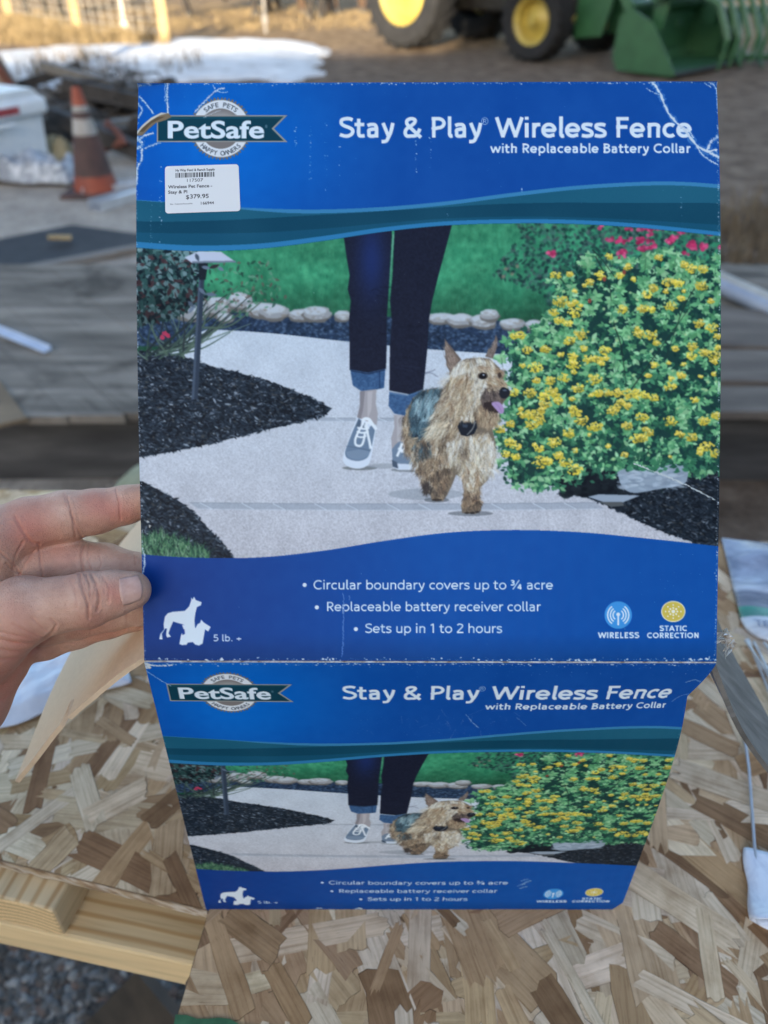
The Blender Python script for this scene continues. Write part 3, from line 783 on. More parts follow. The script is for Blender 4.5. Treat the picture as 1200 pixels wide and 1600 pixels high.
    hair([(920, 290), (980, 320), (975, 350), (930, 330)], 40, .6, .4, 10, 1.1, rust)
    # collar receiver
    C.poly(P([(610, 780), (640, 730), (700, 745), (770, 730), (775, 790), (750, 840), (690, 862), (640, 850)]), (28, 34, 46))
    C.poly(P([(650, 760), (700, 765), (690, 790), (655, 785)]), (64, 76, 94), .9)
    C.stroke(cv(P([(760, 740), (735, 800), (690, 850)]), 10), 1.6, (170, 170, 170), .8)
    hair([(600, 700), (780, 690), (780, 725), (620, 725)], 40, D + .2, .25, 9, 1.3, rust + tan)
    # ears' fur
    hair([(512, 90), (540, 130), (620, 230), (575, 320), (530, 280), (514, 180)], 110, -1.9, .25, 9, 1.0, [(150, 130, 118), (122, 104, 96), (176, 154, 138)], .8, .2)
    hair([(930, 40), (936, 110), (900, 205), (850, 190), (900, 120)], 70, -1.3, .25, 9, 1.0, [(132, 114, 106), (108, 94, 90), (160, 140, 128)], .8, .2)
    hair([(570, 300), (650, 235), (690, 260), (600, 340)], 60, 2.0, .25, 13, 1.2, cream + tan)
    # eyes
    C.disc(*P([(822, 358)])[0], 8.4, 5.6, (72, 58, 52), .8); C.disc(*P([(822, 360)])[0], 6.0, 4.8, (22, 20, 26)); C.disc(*P([(828, 350)])[0], 1.7, 1.3, (190, 200, 216))
    C.disc(*P([(962, 352)])[0], 3, 4.4, (58, 46, 44), .9)
    # flyaway hair
    hair([(860, 900), (940, 960), (940, 1100), (850, 1240)], 60, D - .35, .35, 22, .8, cream, .6, .6)
    hair([(160, 780), (210, 700), (300, 1100), (250, 1080)], 60, D + .3, .35, 18, .8, tan, .6, .6)
    hair([(480, 420), (560, 350), (540, 420)], 26, 2.6, .3, 22, .7, cream, .6, .4)
# ============================================================ 2. the carton artwork round the photograph
AX0, AY0, AX1, AY1 = 200, 118, 1136, 1042
WHITE = (222, 232, 246)
top_a = cv([(190, 312), (214, 313), (300, 319), (400, 326), (500, 328), (600, 324), (700, 315), (800, 302), (900, 291), (1000, 285), (1070, 285), (1150, 291)], 120)
top_b = cv([(190, 383), (214, 386), (300, 391), (400, 388), (500, 376), (600, 361), (700, 351), (800, 348), (900, 349), (1000, 355), (1120, 367), (1150, 371)], 120)
foot_t = cv([(190, 862), (222, 866), (300, 871), (400, 871), (500, 861), (600, 845), (700, 832), (800, 828), (900, 831), (1000, 840), (1120, 853), (1150, 857)], 120)

def carton_art(front):
    """front=False: the lid; front=True: the same design on the shorter front wall"""
    sh = -130 if front else 0
    bottom = 900 if front else 1030
    C = Canvas(AX0, AY0, AX1, AY1, 2)
    X, Y = C.grid()
    hw = (C.h, C.w)
    n2, n3 = vnoise(*hw, 26, 12), vnoise(*hw, 120, 13)
    nf = np.random.RandomState(5).rand(*hw).astype(np.float32)
    # header blue: brighter round the badge
    g = np.exp(-((X - 330) / 190) ** 2 - ((Y - 230) / 150) ** 2)[..., None]
    q = np.exp(-((X - 180) / 120) ** 2)[..., None]
    base = np.array([17., 78., 163.]) * (1 - g) + np.array([5., 108., 208.]) * g
    base = base * (1 - .25 * q) + np.array([24., 70., 168.]) * .25 * q
    C.a[:] = base + ((nf - .5) * 5 + (n2 - .5) * 4 + (n3 - .5) * 6)[..., None]
    # photograph
    ph = PHOTO
    if front:
        h = (Y - 130) * .000332
        yp = 530 + (h - .1117) / .000272
        xm = (X - 600) * .000332
        xp = 600 + (xm + .0045) / .957 / .000332
        xp = np.where(xp > 1124, 2248 - xp, xp)
    else:
        yp, xp = Y, X
    fy = np.clip(yp - PY0 - .5, 0, ph.shape[0] - 2); fx = np.clip(xp - PX0 - .5, 0, ph.shape[1] - 2)
    iy, ix = fy.astype(int), fx.astype(int)
    wy, wx = (fy - iy)[..., None], (fx - ix)[..., None]
    img = (ph[iy, ix] * (1 - wx) + ph[iy, ix + 1] * wx) * (1 - wy) + (ph[iy + 1, ix] * (1 - wx) + ph[iy + 1, ix + 1] * wx) * wy
    yb = np.interp(X[0], top_b[:, 0], top_b[:, 1])[None, :]
    yt = np.interp(X[0], top_a[:, 0], top_a[:, 1])[None, :]
    yf = np.interp(X[0], foot_t[:, 0], foot_t[:, 1])[None, :] + sh
    m = (Y > yb) & (Y < yf)
    C.a[m] = img[m]
    # teal ribbon with its lighter strips
    band = (Y > yt) & (Y <= yb + 1)
    f = (Y - yt) / (yb - yt)
    wv = .30 + .16 * np.sin(X / 130. + .4)
    wv2 = .72 + .12 * np.sin(X / 170. + 2.2)
    tc = np.where((f < wv)[..., None], np.array([30., 94., 122.]), np.where((f < wv2)[..., None], np.array([17., 72., 98.]), np.array([22., 84., 114.])))
    tc = tc + ((nf - .5) * 6 + (n3 - .5) * 8)[..., None]
    C.a[band] = tc[band]
    k = np.clip((X - 330) / 120, 0, 1)
    lt = (Y > yt - 1) & (Y < yt + 5.0 * k)
    C.a[lt] = (60, 132, 182)
    lb = (Y > yb - (8.5 - 3 * np.clip((X - 214) / 500, 0, 1))) & (Y <= yb + .6)
    C.a[lb] = (48, 126, 180)
    # footer
    fm = Y >= yf
    kx = np.clip((X - 260) / 420, 0, 1)[..., None]
    fc = np.array([20., 62., 140.]) * (1 - kx) + np.array([13., 83., 168.]) * kx
    fc = fc + ((nf - .5) * 5 + (n2 - .5) * 4)[..., None]
    fc = fc * (1 - .16 * np.clip((Y - (bottom - 40)) / 40, 0, 1)[..., None])
    C.a[fm] = fc[fm]
    # badge: toothed rim, white ring, grey disc, ribbon
    cx, cy = 345, 201
    t = np.linspace(0, 2 * math.pi, 240, endpoint=False)
    rr = 47.4 + 1.8 * np.sign(np.sin(t * 52))
    C.poly(np.stack([cx + rr * np.cos(t), cy + rr * np.sin(t)], 1), (118, 112, 108))
    C.disc(cx, cy, 44.6, 44.6, (222, 226, 236), 1, 80); C.disc(cx, cy, 31.5, 31.5, (126, 120, 120), 1, 60)
    for i in range(12):
        C.disc(cx, cy - 12 + i * .4, 30 - i * 2, 18 - i * 1.2, (136 + i * 6, 132 + i * 6, 134 + i * 6), .5, 50)
    rib = [(245, 180), (449, 180), (428, 201), (449, 222), (245, 222)]
    C.poly(rib, (150, 148, 146))
    C.poly([(247, 182), (443, 182), (424.5, 201), (443, 220), (247, 220)], (16, 62, 80))
    C.poly([(247, 182), (443, 182), (440, 185), (247, 186)], (26, 78, 98))
    a = C.a.reshape(C.h // 2, 2, C.w // 2, 2, 3).mean((1, 3))
    # ---- lettering and symbols
    I = Ink(AX0, AY0, AX1, AY1, 3)
    I.lay((58, 116, 190))                                   # creased board lies under everything else
    I.text('PetSafe', 262, 413, 215.5, 26, WHITE, .026)
    I.text('®', 414, 418, 200, 5, (150, 170, 190))
    I.arc_text('SAFE PETS', cx, cy, 34, 0, .168, 10.2, (70, 80, 92), .012)
    I.arc_text('HAPPY OWNERS', cx, cy, 42, math.pi, .146, 10.2, (70, 80, 92), .012, True)
    I.word('Stay & Play', 531, 751, 215, 32, WHITE, .155, .0)
    I.text('®', 752, 763, 195, 11, (170, 190, 225))
    I.word('Wireless Fence', 776, 1078, 215, 32, WHITE, .155, .0)
    I.word('with Replaceable Battery Collar', 767, 1079, 239, 14.6, WHITE, .16, .01)
    for bx, by, x0, x1, b, s in ((476, 914, 491, 863, 921, 'Circular boundary covers up to ¾ acre'), (495, 949, 511, 845, 955, 'Replaceable battery receiver collar'), (556, 983, 571, 784, 989, 'Sets up in 1 to 2 hours')):
        th = np.linspace(0, 6.28, 14)
        I.poly(np.stack([bx + 3.3 * np.cos(th), by + sh + 3.3 * np.sin(th)], 1), WHITE)
        I.word(s, x0, x1, b + sh, 14.6, WHITE, .115, .005)
    I.word('5 lb. +', 334, 377, 1002 + sh, 10.5, WHITE, .13)
    I.word('WIRELESS', 935, 998, 997 + sh, 9.2, WHITE, .2)
    I.word('STATIC', 1031, 1073, 986 + sh, 8.6, WHITE, .2)
    I.word('CORRECTION', 1012, 1092, 997 + sh, 8.6, WHITE, .2)
    d1 = [(75, 362), (80, 340), (95, 322), (93, 300), (98, 270), (110, 256), (130, 250), (180, 246), (197, 228), (205, 205), (205, 190), (211, 200), (217, 188), (224, 202), (248, 211), (245, 224), (229, 231), (222, 258), (219, 285), (222, 320), (190, 324), (180, 304),
          (150, 296), (132, 290), (120, 318), (113, 338), (123, 352), (107, 355), (103, 345), (106, 318), (100, 318), (86, 340), (89, 363)]
    d2 = [(157, 382), (164, 345), (176, 325), (168, 304), (182, 303), (190, 322), (222, 318), (232, 300), (242, 295), (246, 282), (256, 293), (285, 312), (275, 331), (262, 322), (258, 345), (252, 380), (237, 388), (222, 384), (212, 374), (192, 376), (186, 385), (168, 386)]
    for d in (d1, d2):
        I.poly([(220 + x / 2.609, 860 + sh + y / 2.609) for x, y in d], WHITE)
    I.poly([(220 + x / 2.609, 860 + sh + y / 2.609) for x, y in [(168, 322), (178, 322), (180, 340), (170, 345)]], (30, 60, 146))
    th = np.linspace(0, 2 * math.pi, 48, endpoint=False)
    ix_, iy_ = 966, 961 + sh
    I.poly(np.stack([ix_ + 21.5 * np.cos(th), iy_ + 21.5 * np.sin(th)], 1), (66, 152, 226))
    for r_ in (8, 12.2, 16.4):
        for s in (0, math.pi):
            aa = np.linspace(s - .95, s + .95, 16)
            o = np.stack([ix_ + (r_ + 1.2) * np.cos(aa), iy_ + (r_ + 1.2) * np.sin(aa)], 1)
            n = np.stack([ix_ + (r_ - 1.0) * np.cos(aa), iy_ + (r_ - 1.0) * np.sin(aa)], 1)
            I.poly(np.concatenate([o, n[::-1]]), (226, 236, 248))
    I.poly(np.stack([ix_ + 3 * np.cos(th), iy_ - 1 + 3 * np.sin(th)], 1), (226, 236, 248))
    I.poly([(ix_ - 1.2, iy_), (ix_ + 1.2, iy_), (ix_ + 1.2, iy_ + 16), (ix_ - 1.2, iy_ + 16)], (226, 236, 248))
    sx_, sy_ = 1052, 955.5 + sh
    I.poly(np.stack([sx_ + 19 * np.cos(th), sy_ + 16.6 * np.sin(th)], 1), (232, 228, 200))
    I.poly(np.stack([sx_ + 17.4 * np.cos(th), sy_ + 15 * np.sin(th)], 1), (216, 192, 88))
    dots = [(0, 0, 3)] + [(6.4 * math.cos(q), 5.6 * math.sin(q), 1.5) for q in np.arange(8) * math.pi / 4] + [(12 * math.cos(q), 10.4 * math.sin(q), 1.2) for q in np.arange(8) * math.pi / 4]
    for dx, dy, r_ in dots:
        I.poly(np.stack([sx_ + dx + r_ * np.cos(th[::4]), sy_ + dy + r_ * np.sin(th[::4])], 1), (244, 242, 232))
    # ---- wear: cracks, scuffs, flecks that stay with the board
    wr = np.random.RandomState(21 if front else 20)
    def crack(p, w, col=(206, 216, 232), rag=1.0):
        p = np.asarray(p, float)
        q = cv(p, 60) if len(p) > 2 else np.linspace(p[0], p[1], 24)
        q = q + wr.randn(*q.shape) * .55 * rag
        ww = w * (.35 + wr.rand(len(q)))
        ww[0] = ww[-1] = .2
        tt = np.gradient(q, axis=0); tt /= np.linalg.norm(tt, axis=1)[:, None] + 1e-9
        n = np.stack([-tt[:, 1], tt[:, 0]], 1) * ww[:, None] / 2
        if w > 1.5 and not front and q[:, 1].max() < 300:      # the board is creased a little wider than the bare line
            s2 = n * (1.6 + wr.rand(len(q))[:, None] * 1.6)
            I.poly(np.concatenate([q + s2, (q - s2)[::-1]]), (58, 116, 190))
        I.poly(np.concatenate([q + n, (q - n)[::-1]]), col)
    def fleck(x, y, r, col=(204, 216, 236)):
        k = wr.randint(5, 8); aa = np.sort(wr.rand(k) * 6.28)
        I.poly(np.stack([x + r * (.5 + wr.rand(k)) * np.cos(aa), y + r * (.4 + wr.rand(k) * .8) * np.sin(aa)], 1), col)
    if not front:
        crack([(1018, 128), (1027, 138), (1034, 152), (1040, 168), (1050, 184), (1062, 196), (1078, 214), (1090, 228), (1104, 236), (1122, 234)], 3.4)
        crack([(1030, 148), (1020, 144), (1010, 138)], 1.4); crack([(1062, 196), (1076, 204), (1084, 216)], 2)
        crack([(1088, 228), (1100, 244), (1122, 258)], 1.8); crack([(1104, 236), (1112, 220), (1122, 214)], 3.6); crack([(1108, 238), (1124, 246)], 4)
        crack([(1108, 128), (1116, 134), (1121, 146), (1122, 170)], 2.2); crack([(1100, 130), (1112, 136)], 1.2)
        crack([(262, 128), (261, 150), (263, 178)], 2.0); crack([(258, 128), (258, 160)], 1.0)
        crack([(217, 150), (228, 162), (240, 178)], 1.6); crack([(214, 160), (222, 172), (216, 184)], 1.8); crack([(214, 136), (222, 132), (236, 130)], 2.6)
        crack([(304, 176), (318, 160), (332, 146), (340, 140), (352, 137)], 1.8); crack([(338, 142), (346, 144), (356, 144)], 1.4); crack([(336, 140), (332, 132)], 1.2)
        crack([(345, 172), (330, 178), (318, 184)], 1.0, (190, 196, 206))
        crack([(214, 220), (226, 212), (240, 208)], 2.6); crack([(226, 232), (240, 226), (252, 222)], 1.6); crack([(222, 232), (221, 250), (215, 262), (213, 290)], 2.6); crack([(214, 214), (222, 226), (214, 232)], 4)
        I.poly([(213, 206), (222, 196), (236, 184), (252, 176), (264, 177), (268, 183), (258, 188), (244, 192), (232, 202), (222, 212), (214, 212)], (128, 112, 92))
        I.poly([(216, 206), (230, 193), (246, 183), (258, 182), (248, 187), (236, 193), (224, 206)], (96, 80, 62))
        I.poly([(213, 207), (222, 196), (236, 184), (252, 176), (262, 177), (250, 180), (236, 188), (222, 200), (214, 210)], (206, 204, 198))
        for x, y0, y1, n in ((236, 300, 386, 26), (251, 255, 386, 30), (462, 198, 234, 16), (485, 190, 280, 26), (509, 184, 300, 20), (531, 205, 300, 14), (650, 216, 280, 22), (672, 214, 262, 16), (700, 320, 350, 5), (815, 280, 312, 8), (1065, 308, 352, 10)):
            for _ in range(n):
                fleck(x + wr.randn() * 1.0, y0 + (y1 - y0) * wr.rand(), .3 + 1.2 * wr.rand() ** 2, (170, 198, 230))
        for _ in range(120):
            fleck(214 + 905 * wr.rand(), 130 + 200 * wr.rand(), .25 + .45 * wr.rand() ** 2, (120, 160, 214))
        for _ in range(150):
            fleck(220 + 895 * wr.rand(), 380 + 640 * wr.rand(), .2 + .5 * wr.rand() ** 2, (196, 206, 220))
        for _ in range(26):
            fleck(1000 + 100 * wr.rand(), 862 + 80 * wr.rand(), .3 + .5 * wr.rand(), (140, 172, 224))
        crack([(990, 724), (1030, 740), (1064, 754), (1118, 781)], 2.2, (200, 206, 210))
        crack([(536, 926), (537, 960), (536, 1000), (534, 1028)], 1.8, (86, 126, 196)); crack([(546, 930), (546, 938)], 1.5, (120, 150, 210))
        crack([(222, 856), (226, 868), (225, 886), (221, 900)], 2.2); crack([(226, 870), (227, 884)], 1)
        for _ in range(16):
            fleck(221 + 14 * wr.rand(), 800 + 40 * wr.rand(), .6 + 2 * wr.rand() ** 2, (190, 190, 188))
        # worn rims
        for y in np.arange(128, 1032, 2.2):
            for xe, s in ((np.interp(y, LEFT_Y, LEFT_X), 1), (np.interp(y, RIGHT_Y, RIGHT_X), -1)):
                if wr.rand() < .75:
                    fleck(xe + s * abs(wr.randn()) * 1.1, y, .5 + 1.1 * wr.rand() ** 2, (196, 204, 218))
        for x in np.arange(214, 1122, 2.2):
            if wr.rand() < .8:
                fleck(x, 130.5 - .003 * (x - 214) + abs(wr.randn()) * 1.2, .5 + 1.2 * wr.rand() ** 2, (196, 206, 222))
        for x in np.arange(224, 1120, 1.8):
            if wr.rand() < .45:
                fleck(x, 1031 + wr.randn() * 1.2, .5 + 1.7 * wr.rand() ** 3, (196, 208, 228))
        for x in list(wr.rand(14) * 900 + 220) + [505, 515, 520, 525, 720, 740, 890, 905, 930, 1080, 1095, 1105]:
            fleck(x, 1030 + wr.randn() * 1.4, 1 + 2.2 * wr.rand(), (214, 222, 234))
    else:
        for x in np.arange(218, 1120, 1.6):
            if wr.rand() < .55:
                fleck(x, 132 + abs(wr.randn()) * 2.4, .5 + 1.9 * wr.rand() ** 3, (176, 196, 226))
        for _ in range(70):
            fleck(560 + 560 * wr.rand() ** .7, 138 + 26 * wr.rand(), .3 + .6 * wr.rand(), (150, 176, 220))
        for _ in range(260):
            x = (560, 590, 640, 668, 700, 740, 780, 812)[wr.randint(8)]
            fleck(x + wr.randn() * 12, 255 + 50 * wr.rand(), .3 + .7 * wr.rand() ** 2, (90, 122, 186))
        crack([(735, 250), (746, 268), (760, 286)], 1.2, (150, 176, 214)); crack([(820, 258), (840, 280)], 1.0, (120, 150, 200))
        for k in range(14):
            x = 600 + 220 * wr.rand(); y = 235 + 60 * wr.rand()
            crack([(x, y), (x + 14 * wr.randn(), y + 26 * wr.rand())], .7, (80, 112, 180))
        for y in np.arange(130, 900, 2.6):
            if wr.rand() < .5:
                fleck(217 + abs(wr.randn()) * 1.2, y, .4 + .9 * wr.rand() ** 2, (190, 196, 206))
            if wr.rand() < .35:
                fleck(1120 - abs(wr.randn()) * 1.0, y, .4 + .8 * wr.rand() ** 2, (190, 196, 206))
        for x in np.arange(216, 1122, 2.2):
            if wr.rand() < .4:
                fleck(x, 898.5 - abs(wr.randn()) * 1.0, .4 + 1.2 * wr.rand() ** 2, (196, 202, 212))
        crack([(218, 150), (232, 166), (252, 186)], 1.4, (170, 190, 220)); crack([(218, 134), (240, 138), (262, 136)], 3.6, (206, 212, 224))
        crack([(1120, 176), (1106, 170), (1092, 176)], 1.6, (150, 176, 216)); crack([(1121, 205), (1104, 212), (1090, 224)], 1.6, (120, 150, 206))
        for x, y in ((905, 770), (912, 776), (908, 782), (900, 790), (906, 800)):
            crack([(x, y), (x - 8, y + 3), (x - 14, y + 8)], 2, (206, 214, 228))
        for x in (462, 468, 545, 552, 556):
            fleck(x, 893, 4, (206, 214, 228))
        for _ in range(40):
            fleck(216 + 10 * wr.rand(), 130 + 14 * wr.rand(), 1.2 + 2.4 * wr.rand(), (202, 206, 214))
    I.comp(a, a.shape[1], a.shape[0])
    return a

def sticker_art():
    I = Ink(0, 0, 117, 78, 6)
    a = np.full((78 * 2, 117 * 2, 3), 226., np.float32); a[..., 2] += 6
    K = (38, 40, 46)
    I.text('Hy Way Feed & Ranch Supply', 17, 79, 9.6, 3.9, K, .016)
    r = np.random.RandomState(3); x = 17.0
    while x < 78:
        w = .7 + 1.5 * r.rand()
        I.poly([(x, 12), (x + w, 12), (x + w, 20), (x, 20)], K); x += w + .6 + 1.2 * r.rand()
    I.text('117507', 35, 60, 27.3, 5.2, K)
    I.text('Wireless Pet Fence -', 5, 74, 37.2, 5.0, K, .018)
    I.text('Stay & Pl', 5, 35, 45.4, 5.0, K, .018)
    I.text('$', 33, 38, 55, 6.4, K, .01); I.text('379.95', 39.5, 68, 54.4, 6.6, K, .012)
    I.text('Sku - CustomerAccountNo', 8, 43, 63.6, 2.0, (90, 92, 98), .01)
    I.text('166944', 56, 76, 65, 4.6, K, .012)
    up = np.zeros((78 * 2, 117 * 2, 3), np.float32); up[:] = a
    for col, k in I.layers.items():
        f = k.a.reshape(156, 3, 234, 3).mean((1, 3))[..., None]
        up[:] = up * (1 - f) + np.asarray(col, np.float32) * f
    return up
LEFT_Y = [128, 400, 600, 760, 860, 1032]; LEFT_X = [214, 212, 215, 219, 222, 225]
RIGHT_Y = [126, 350, 430, 800, 1035]; RIGHT_X = [1121, 1124, 1126, 1122, 1118]
# ================================================================ the carton
D0 = 0.42                                         # depth of the fold between lid and front wall
HL, HR = at_depth(225, 1031, D0), at_depth(1119, 1035, D0)
HL.z = HR.z = (HL.z + HR.z) / 2
TL, TR = at_depth(214, 130, .4135), at_depth(1121, 127, .4135)
BL, BR = at_depth(322, 1422, .5722), at_depth(969, 1422, .5722)
ZT = (BL.z + BR.z) / 2 - .0005                     # height of the table top
BL.z = BR.z = ZT + .0005
PHOTO = paint_photo()
ART_LID, ART_FRONT = carton_art(False), carton_art(True)
INK = np.array([.93, .96, .92])              # ink densities against a neutral light

def sample(art, px, py):
    """art: sRGB 0-255 array in print units, origin AX0, AY0"""
    fx = np.clip(px - AX0 - .5, 0, art.shape[1] - 1.001); fy = np.clip(py - AY0 - .5, 0, art.shape[0] - 1.001)
    ix, iy = fx.astype(int), fy.astype(int); wx, wy = (fx - ix)[..., None], (fy - iy)[..., None]
    return (art[iy, ix] * (1 - wx) + art[iy, ix + 1] * wx) * (1 - wy) + (art[iy + 1, ix] * (1 - wx) + art[iy + 1, ix + 1] * wx) * wy

def print_mat(name, rough, spec):
    m, t, b = new_mat(name)
    a = node(t, 'ShaderNodeAttribute', attribute_name='ink')
    t.links.new(a.outputs[0], b.inputs['Base Color'])
    b.inputs['Roughness'].default_value = rough; b.inputs['Specular IOR Level'].default_value = spec
    v = coords(t, 'Object'); w = node(t, 'ShaderNodeTexWave'); w.wave_type = 'BANDS'; w.bands_direction = 'X'
    w.inputs['Scale'].default_value = 42; w.inputs['Distortion'].default_value = .6; w.inputs['Detail'].default_value = 1
    t.links.new(v, w.inputs[0])
    n = noise(t, v, 55, 3); n2 = noise(t, v, 900, 2)
    ma = node(t, 'ShaderNodeMath', operation='MULTIPLY_ADD'); ma.inputs[1].default_value = .25
    t.links.new(w.outputs[1], ma.inputs[0]); t.links.new(n, ma.inputs[2])
    mb = node(t, 'ShaderNodeMath', operation='MULTIPLY_ADD'); mb.inputs[1].default_value = .06
    t.links.new(n2, mb.inputs[0]); t.links.new(ma.outputs[0], mb.inputs[2])
    bump(t, b, mb.outputs[0], .0012, .13)
    return m
M_print = print_mat('printed_board', .40, .07)
M_label = print_mat('label_paper', .5, .3)
M_kraft = rough_mat('kraft_board', [(.25, (.62, .465, .315)), (.5, (.66, .50, .345)), (.75, (.70, .54, .38))], 260, .85, .0004, 8, (1, 1, 1))
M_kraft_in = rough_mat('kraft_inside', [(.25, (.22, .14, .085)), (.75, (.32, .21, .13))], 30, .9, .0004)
M_rim = rough_mat('worn_board_edge', [(.35, (.30, .24, .18)), (.5, (.55, .53, .50)), (.62, (.70, .71, .73))], 260, .9, .0006)
M_blue = rough_mat('blue_board', [(.3, (.010, .045, .22)), (.7, (.014, .06, .28))], 20, .38, .0003)
M_grey = rough_mat('grey_flap_board', [(.3, (.085, .08, .074)), (.5, (.14, .132, .122)), (.7, (.22, .205, .19))], 26, .8, .0006, 6, (1, 4, 1))

def grid_obj(name, P, C, mats, parent, extra=None):
    """P: (n, m, 3) world points, C: (n, m, 3) sRGB colours; extra = more (verts, faces, slot)"""
    n, m = P.shape[:2]
    idx = np.arange(n * m).reshape(n, m)
    q = np.stack([idx[:-1, :-1], idx[1:, :-1], idx[1:, 1:], idx[:-1, 1:]], -1).reshape(-1, 4)
    vs_ = P.reshape(-1, 3) - np.array(parent.location); slots = np.zeros(len(q), np.int32)
    if extra:
        for ev, ef, es in extra:
            q = np.concatenate([q, np.asarray(ef) + len(vs_)]); vs_ = np.concatenate([vs_, np.asarray(ev) - np.array(parent.location)])
            slots = np.concatenate([slots, np.full(len(ef), es, np.int32)])
    me = bpy.data.meshes.new(name)
    me.vertices.add(len(vs_)); me.vertices.foreach_set('co', vs_.astype(np.float32).ravel())
    me.loops.add(len(q) * 4); me.loops.foreach_set('vertex_index', q.astype(np.int32).ravel())
    me.polygons.add(len(q)); me.polygons.foreach_set('loop_start', np.arange(0, len(q) * 4, 4, dtype=np.int32))
    me.polygons.foreach_set('material_index', slots)
    for k in mats: me.materials.append(k)
    at = me.attributes.new('ink', 'FLOAT_COLOR', 'POINT')
    cc = np.ones((len(vs_), 4), np.float32); cc[:n * m, :3] = lin(np.clip(C, 0, 255)).reshape(-1, 3) * INK
    at.data.foreach_set('color', cc.ravel())
    me.update(calc_edges=True); me.validate()
    sm = np.zeros(len(me.polygons), bool); sm[:(n - 1) * (m - 1)] = True
    me.polygons.foreach_set('use_smooth', sm)
    o = bpy.data.objects.new(name, me); col.objects.link(o); o.parent = parent
    return o

def arr(v): return np.array(v, float)
def quad_grid(a, b, c, d, n, m):
    """a top-left, b top-right, c bottom-left, d bottom-right -> points, row parameter, column parameter"""
    t = np.linspace(0, 1, n)[:, None, None]; s = np.linspace(0, 1, m)[None, :, None]
    return (arr(a) * (1 - s) + arr(b) * s) * (1 - t) + (arr(c) * (1 - s) + arr(d) * s) * t, t, s

carton = thing('cardboard_box', 'worn blue printed cardboard box standing on the wood sheet with its lid raised', 'box', ((HL.x + HR.x) / 2, .43, ZT))
# --- lid
P, t, s = quad_grid(TL, TR, HL, HR, 940, 940)
nl = (TR - TL).cross(HL - TL).normalized()          # towards or away from the camera
nl = arr(nl if nl.dot(CAM - TL) > 0 else -nl)
bow = (.0052 * np.sin(np.pi * t ** .8) * (.55 + .45 * np.abs(2 * s - 1)) + .0012 * np.sin(3.1 * s * np.pi) * np.sin(np.pi * t) - .0035 * np.exp(-((s - 0) / .05) ** 2 - ((t - .0) / .09) ** 2) - .0015 * np.clip((s - .9) / .1, 0, 1) * np.clip((.13 - t) / .13, 0, 1)) * np.sin(np.pi * np.clip(t, 0, .999)) ** .12
P = P + nl * bow
x, y = project(P)
C = sample(ART_LID, x, y)
TH = .0032
def shell(P, nrm, th, step=8):
    """rim strips and a plain back for a printed sheet"""
    n, m = P.shape[:2]
    ri = np.unique(np.r_[np.arange(0, n, step), n - 1]); ci = np.unique(np.r_[np.arange(0, m, step), m - 1])
    B = P[np.ix_(ri, ci)] - nrm * th
    a, b = B.shape[:2]; idx = np.arange(a * b).reshape(a, b)
    back = (B.reshape(-1, 3), np.stack([idx[:-1, :-1], idx[:-1, 1:], idx[1:, 1:], idx[1:, :-1]], -1).reshape(-1, 4), 1)
    out = [back]
    for F, K in ((P[0][ci], B[0]), (P[-1][ci], B[-1]), (P[:, 0][ri], B[:, 0]), (P[:, -1][ri], B[:, -1])):
        k = len(F); v = np.concatenate([F, K]); i = np.arange(k - 1)
        out.append((v, np.stack([i, i + 1, k + i + 1, k + i], -1), 2))
    return out
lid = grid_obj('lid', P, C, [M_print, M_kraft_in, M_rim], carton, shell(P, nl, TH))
# --- front wall
gap = arr(HL - TL); gap = gap / np.linalg.norm(gap) * .0009
A, B_ = HL + Vector(gap), HR + Vector(gap)
P, t, s = quad_grid(A, B_, BL, BR, 640, 760)
nf_ = (B_ - A).cross(BL - A).normalized(); nf_ = arr(nf_ if nf_.dot(CAM - A) > 0 else -nf_)
h_ = t * .2557
C = sample(ART_FRONT, 218 + s * 904 + 0 * t, 130 + 770 * t + 0 * s)
dent = .0082 * np.where(h_ < .027, np.clip(h_ / .027, 0, 1) ** 1.5, np.exp(-(h_ - .027) / .055)) * np.clip((s - .8) / .2, 0, 1) ** 2
cor = .006 * np.clip((s - .97) / .03, 0, 1) * np.clip((t - .96) / .04, 0, 1)
P = P + np.array([-1., 0, 0]) * (dent + cor) + nf_ * (.0022 * np.sin(np.pi * t) * np.sin(np.pi * s) - .0012 * np.exp(-((h_ - .03) / .02) ** 2) * np.clip((s - .8) / .2, 0, 1))
P[..., 2] = np.maximum(P[..., 2], ZT + .0005)
front = grid_obj('front_wall', P, C, [M_print, M_kraft_in, M_rim], carton, shell(P, nf_, TH))
# --- the other walls and the floor of the box
x0, x1, yb = HL.x + .002, HR.x - .0105, HL.y + .300
hz = HL.z - ZT - .004
m = MB()
for xx in (x0 + .0016, x1 - .0016):
    m.box((xx, (HL.y + yb) / 2 + .004, ZT + hz / 2 + .001), (.0032, yb - HL.y - .006, hz))
m.box(((x0 + x1) / 2, yb - .0016, ZT + hz / 2 + .001), (x1 - x0 - .0066, .0032, hz))
m.build('side_walls', M_blue, carton, carton.location)
MB().box(((x0 + x1) / 2, (HL.y + yb) / 2 + .004, ZT + .0022), (x1 - x0 - .007, yb - HL.y - .010, .003)).build('box_floor', M_kraft_in, carton, carton.location)

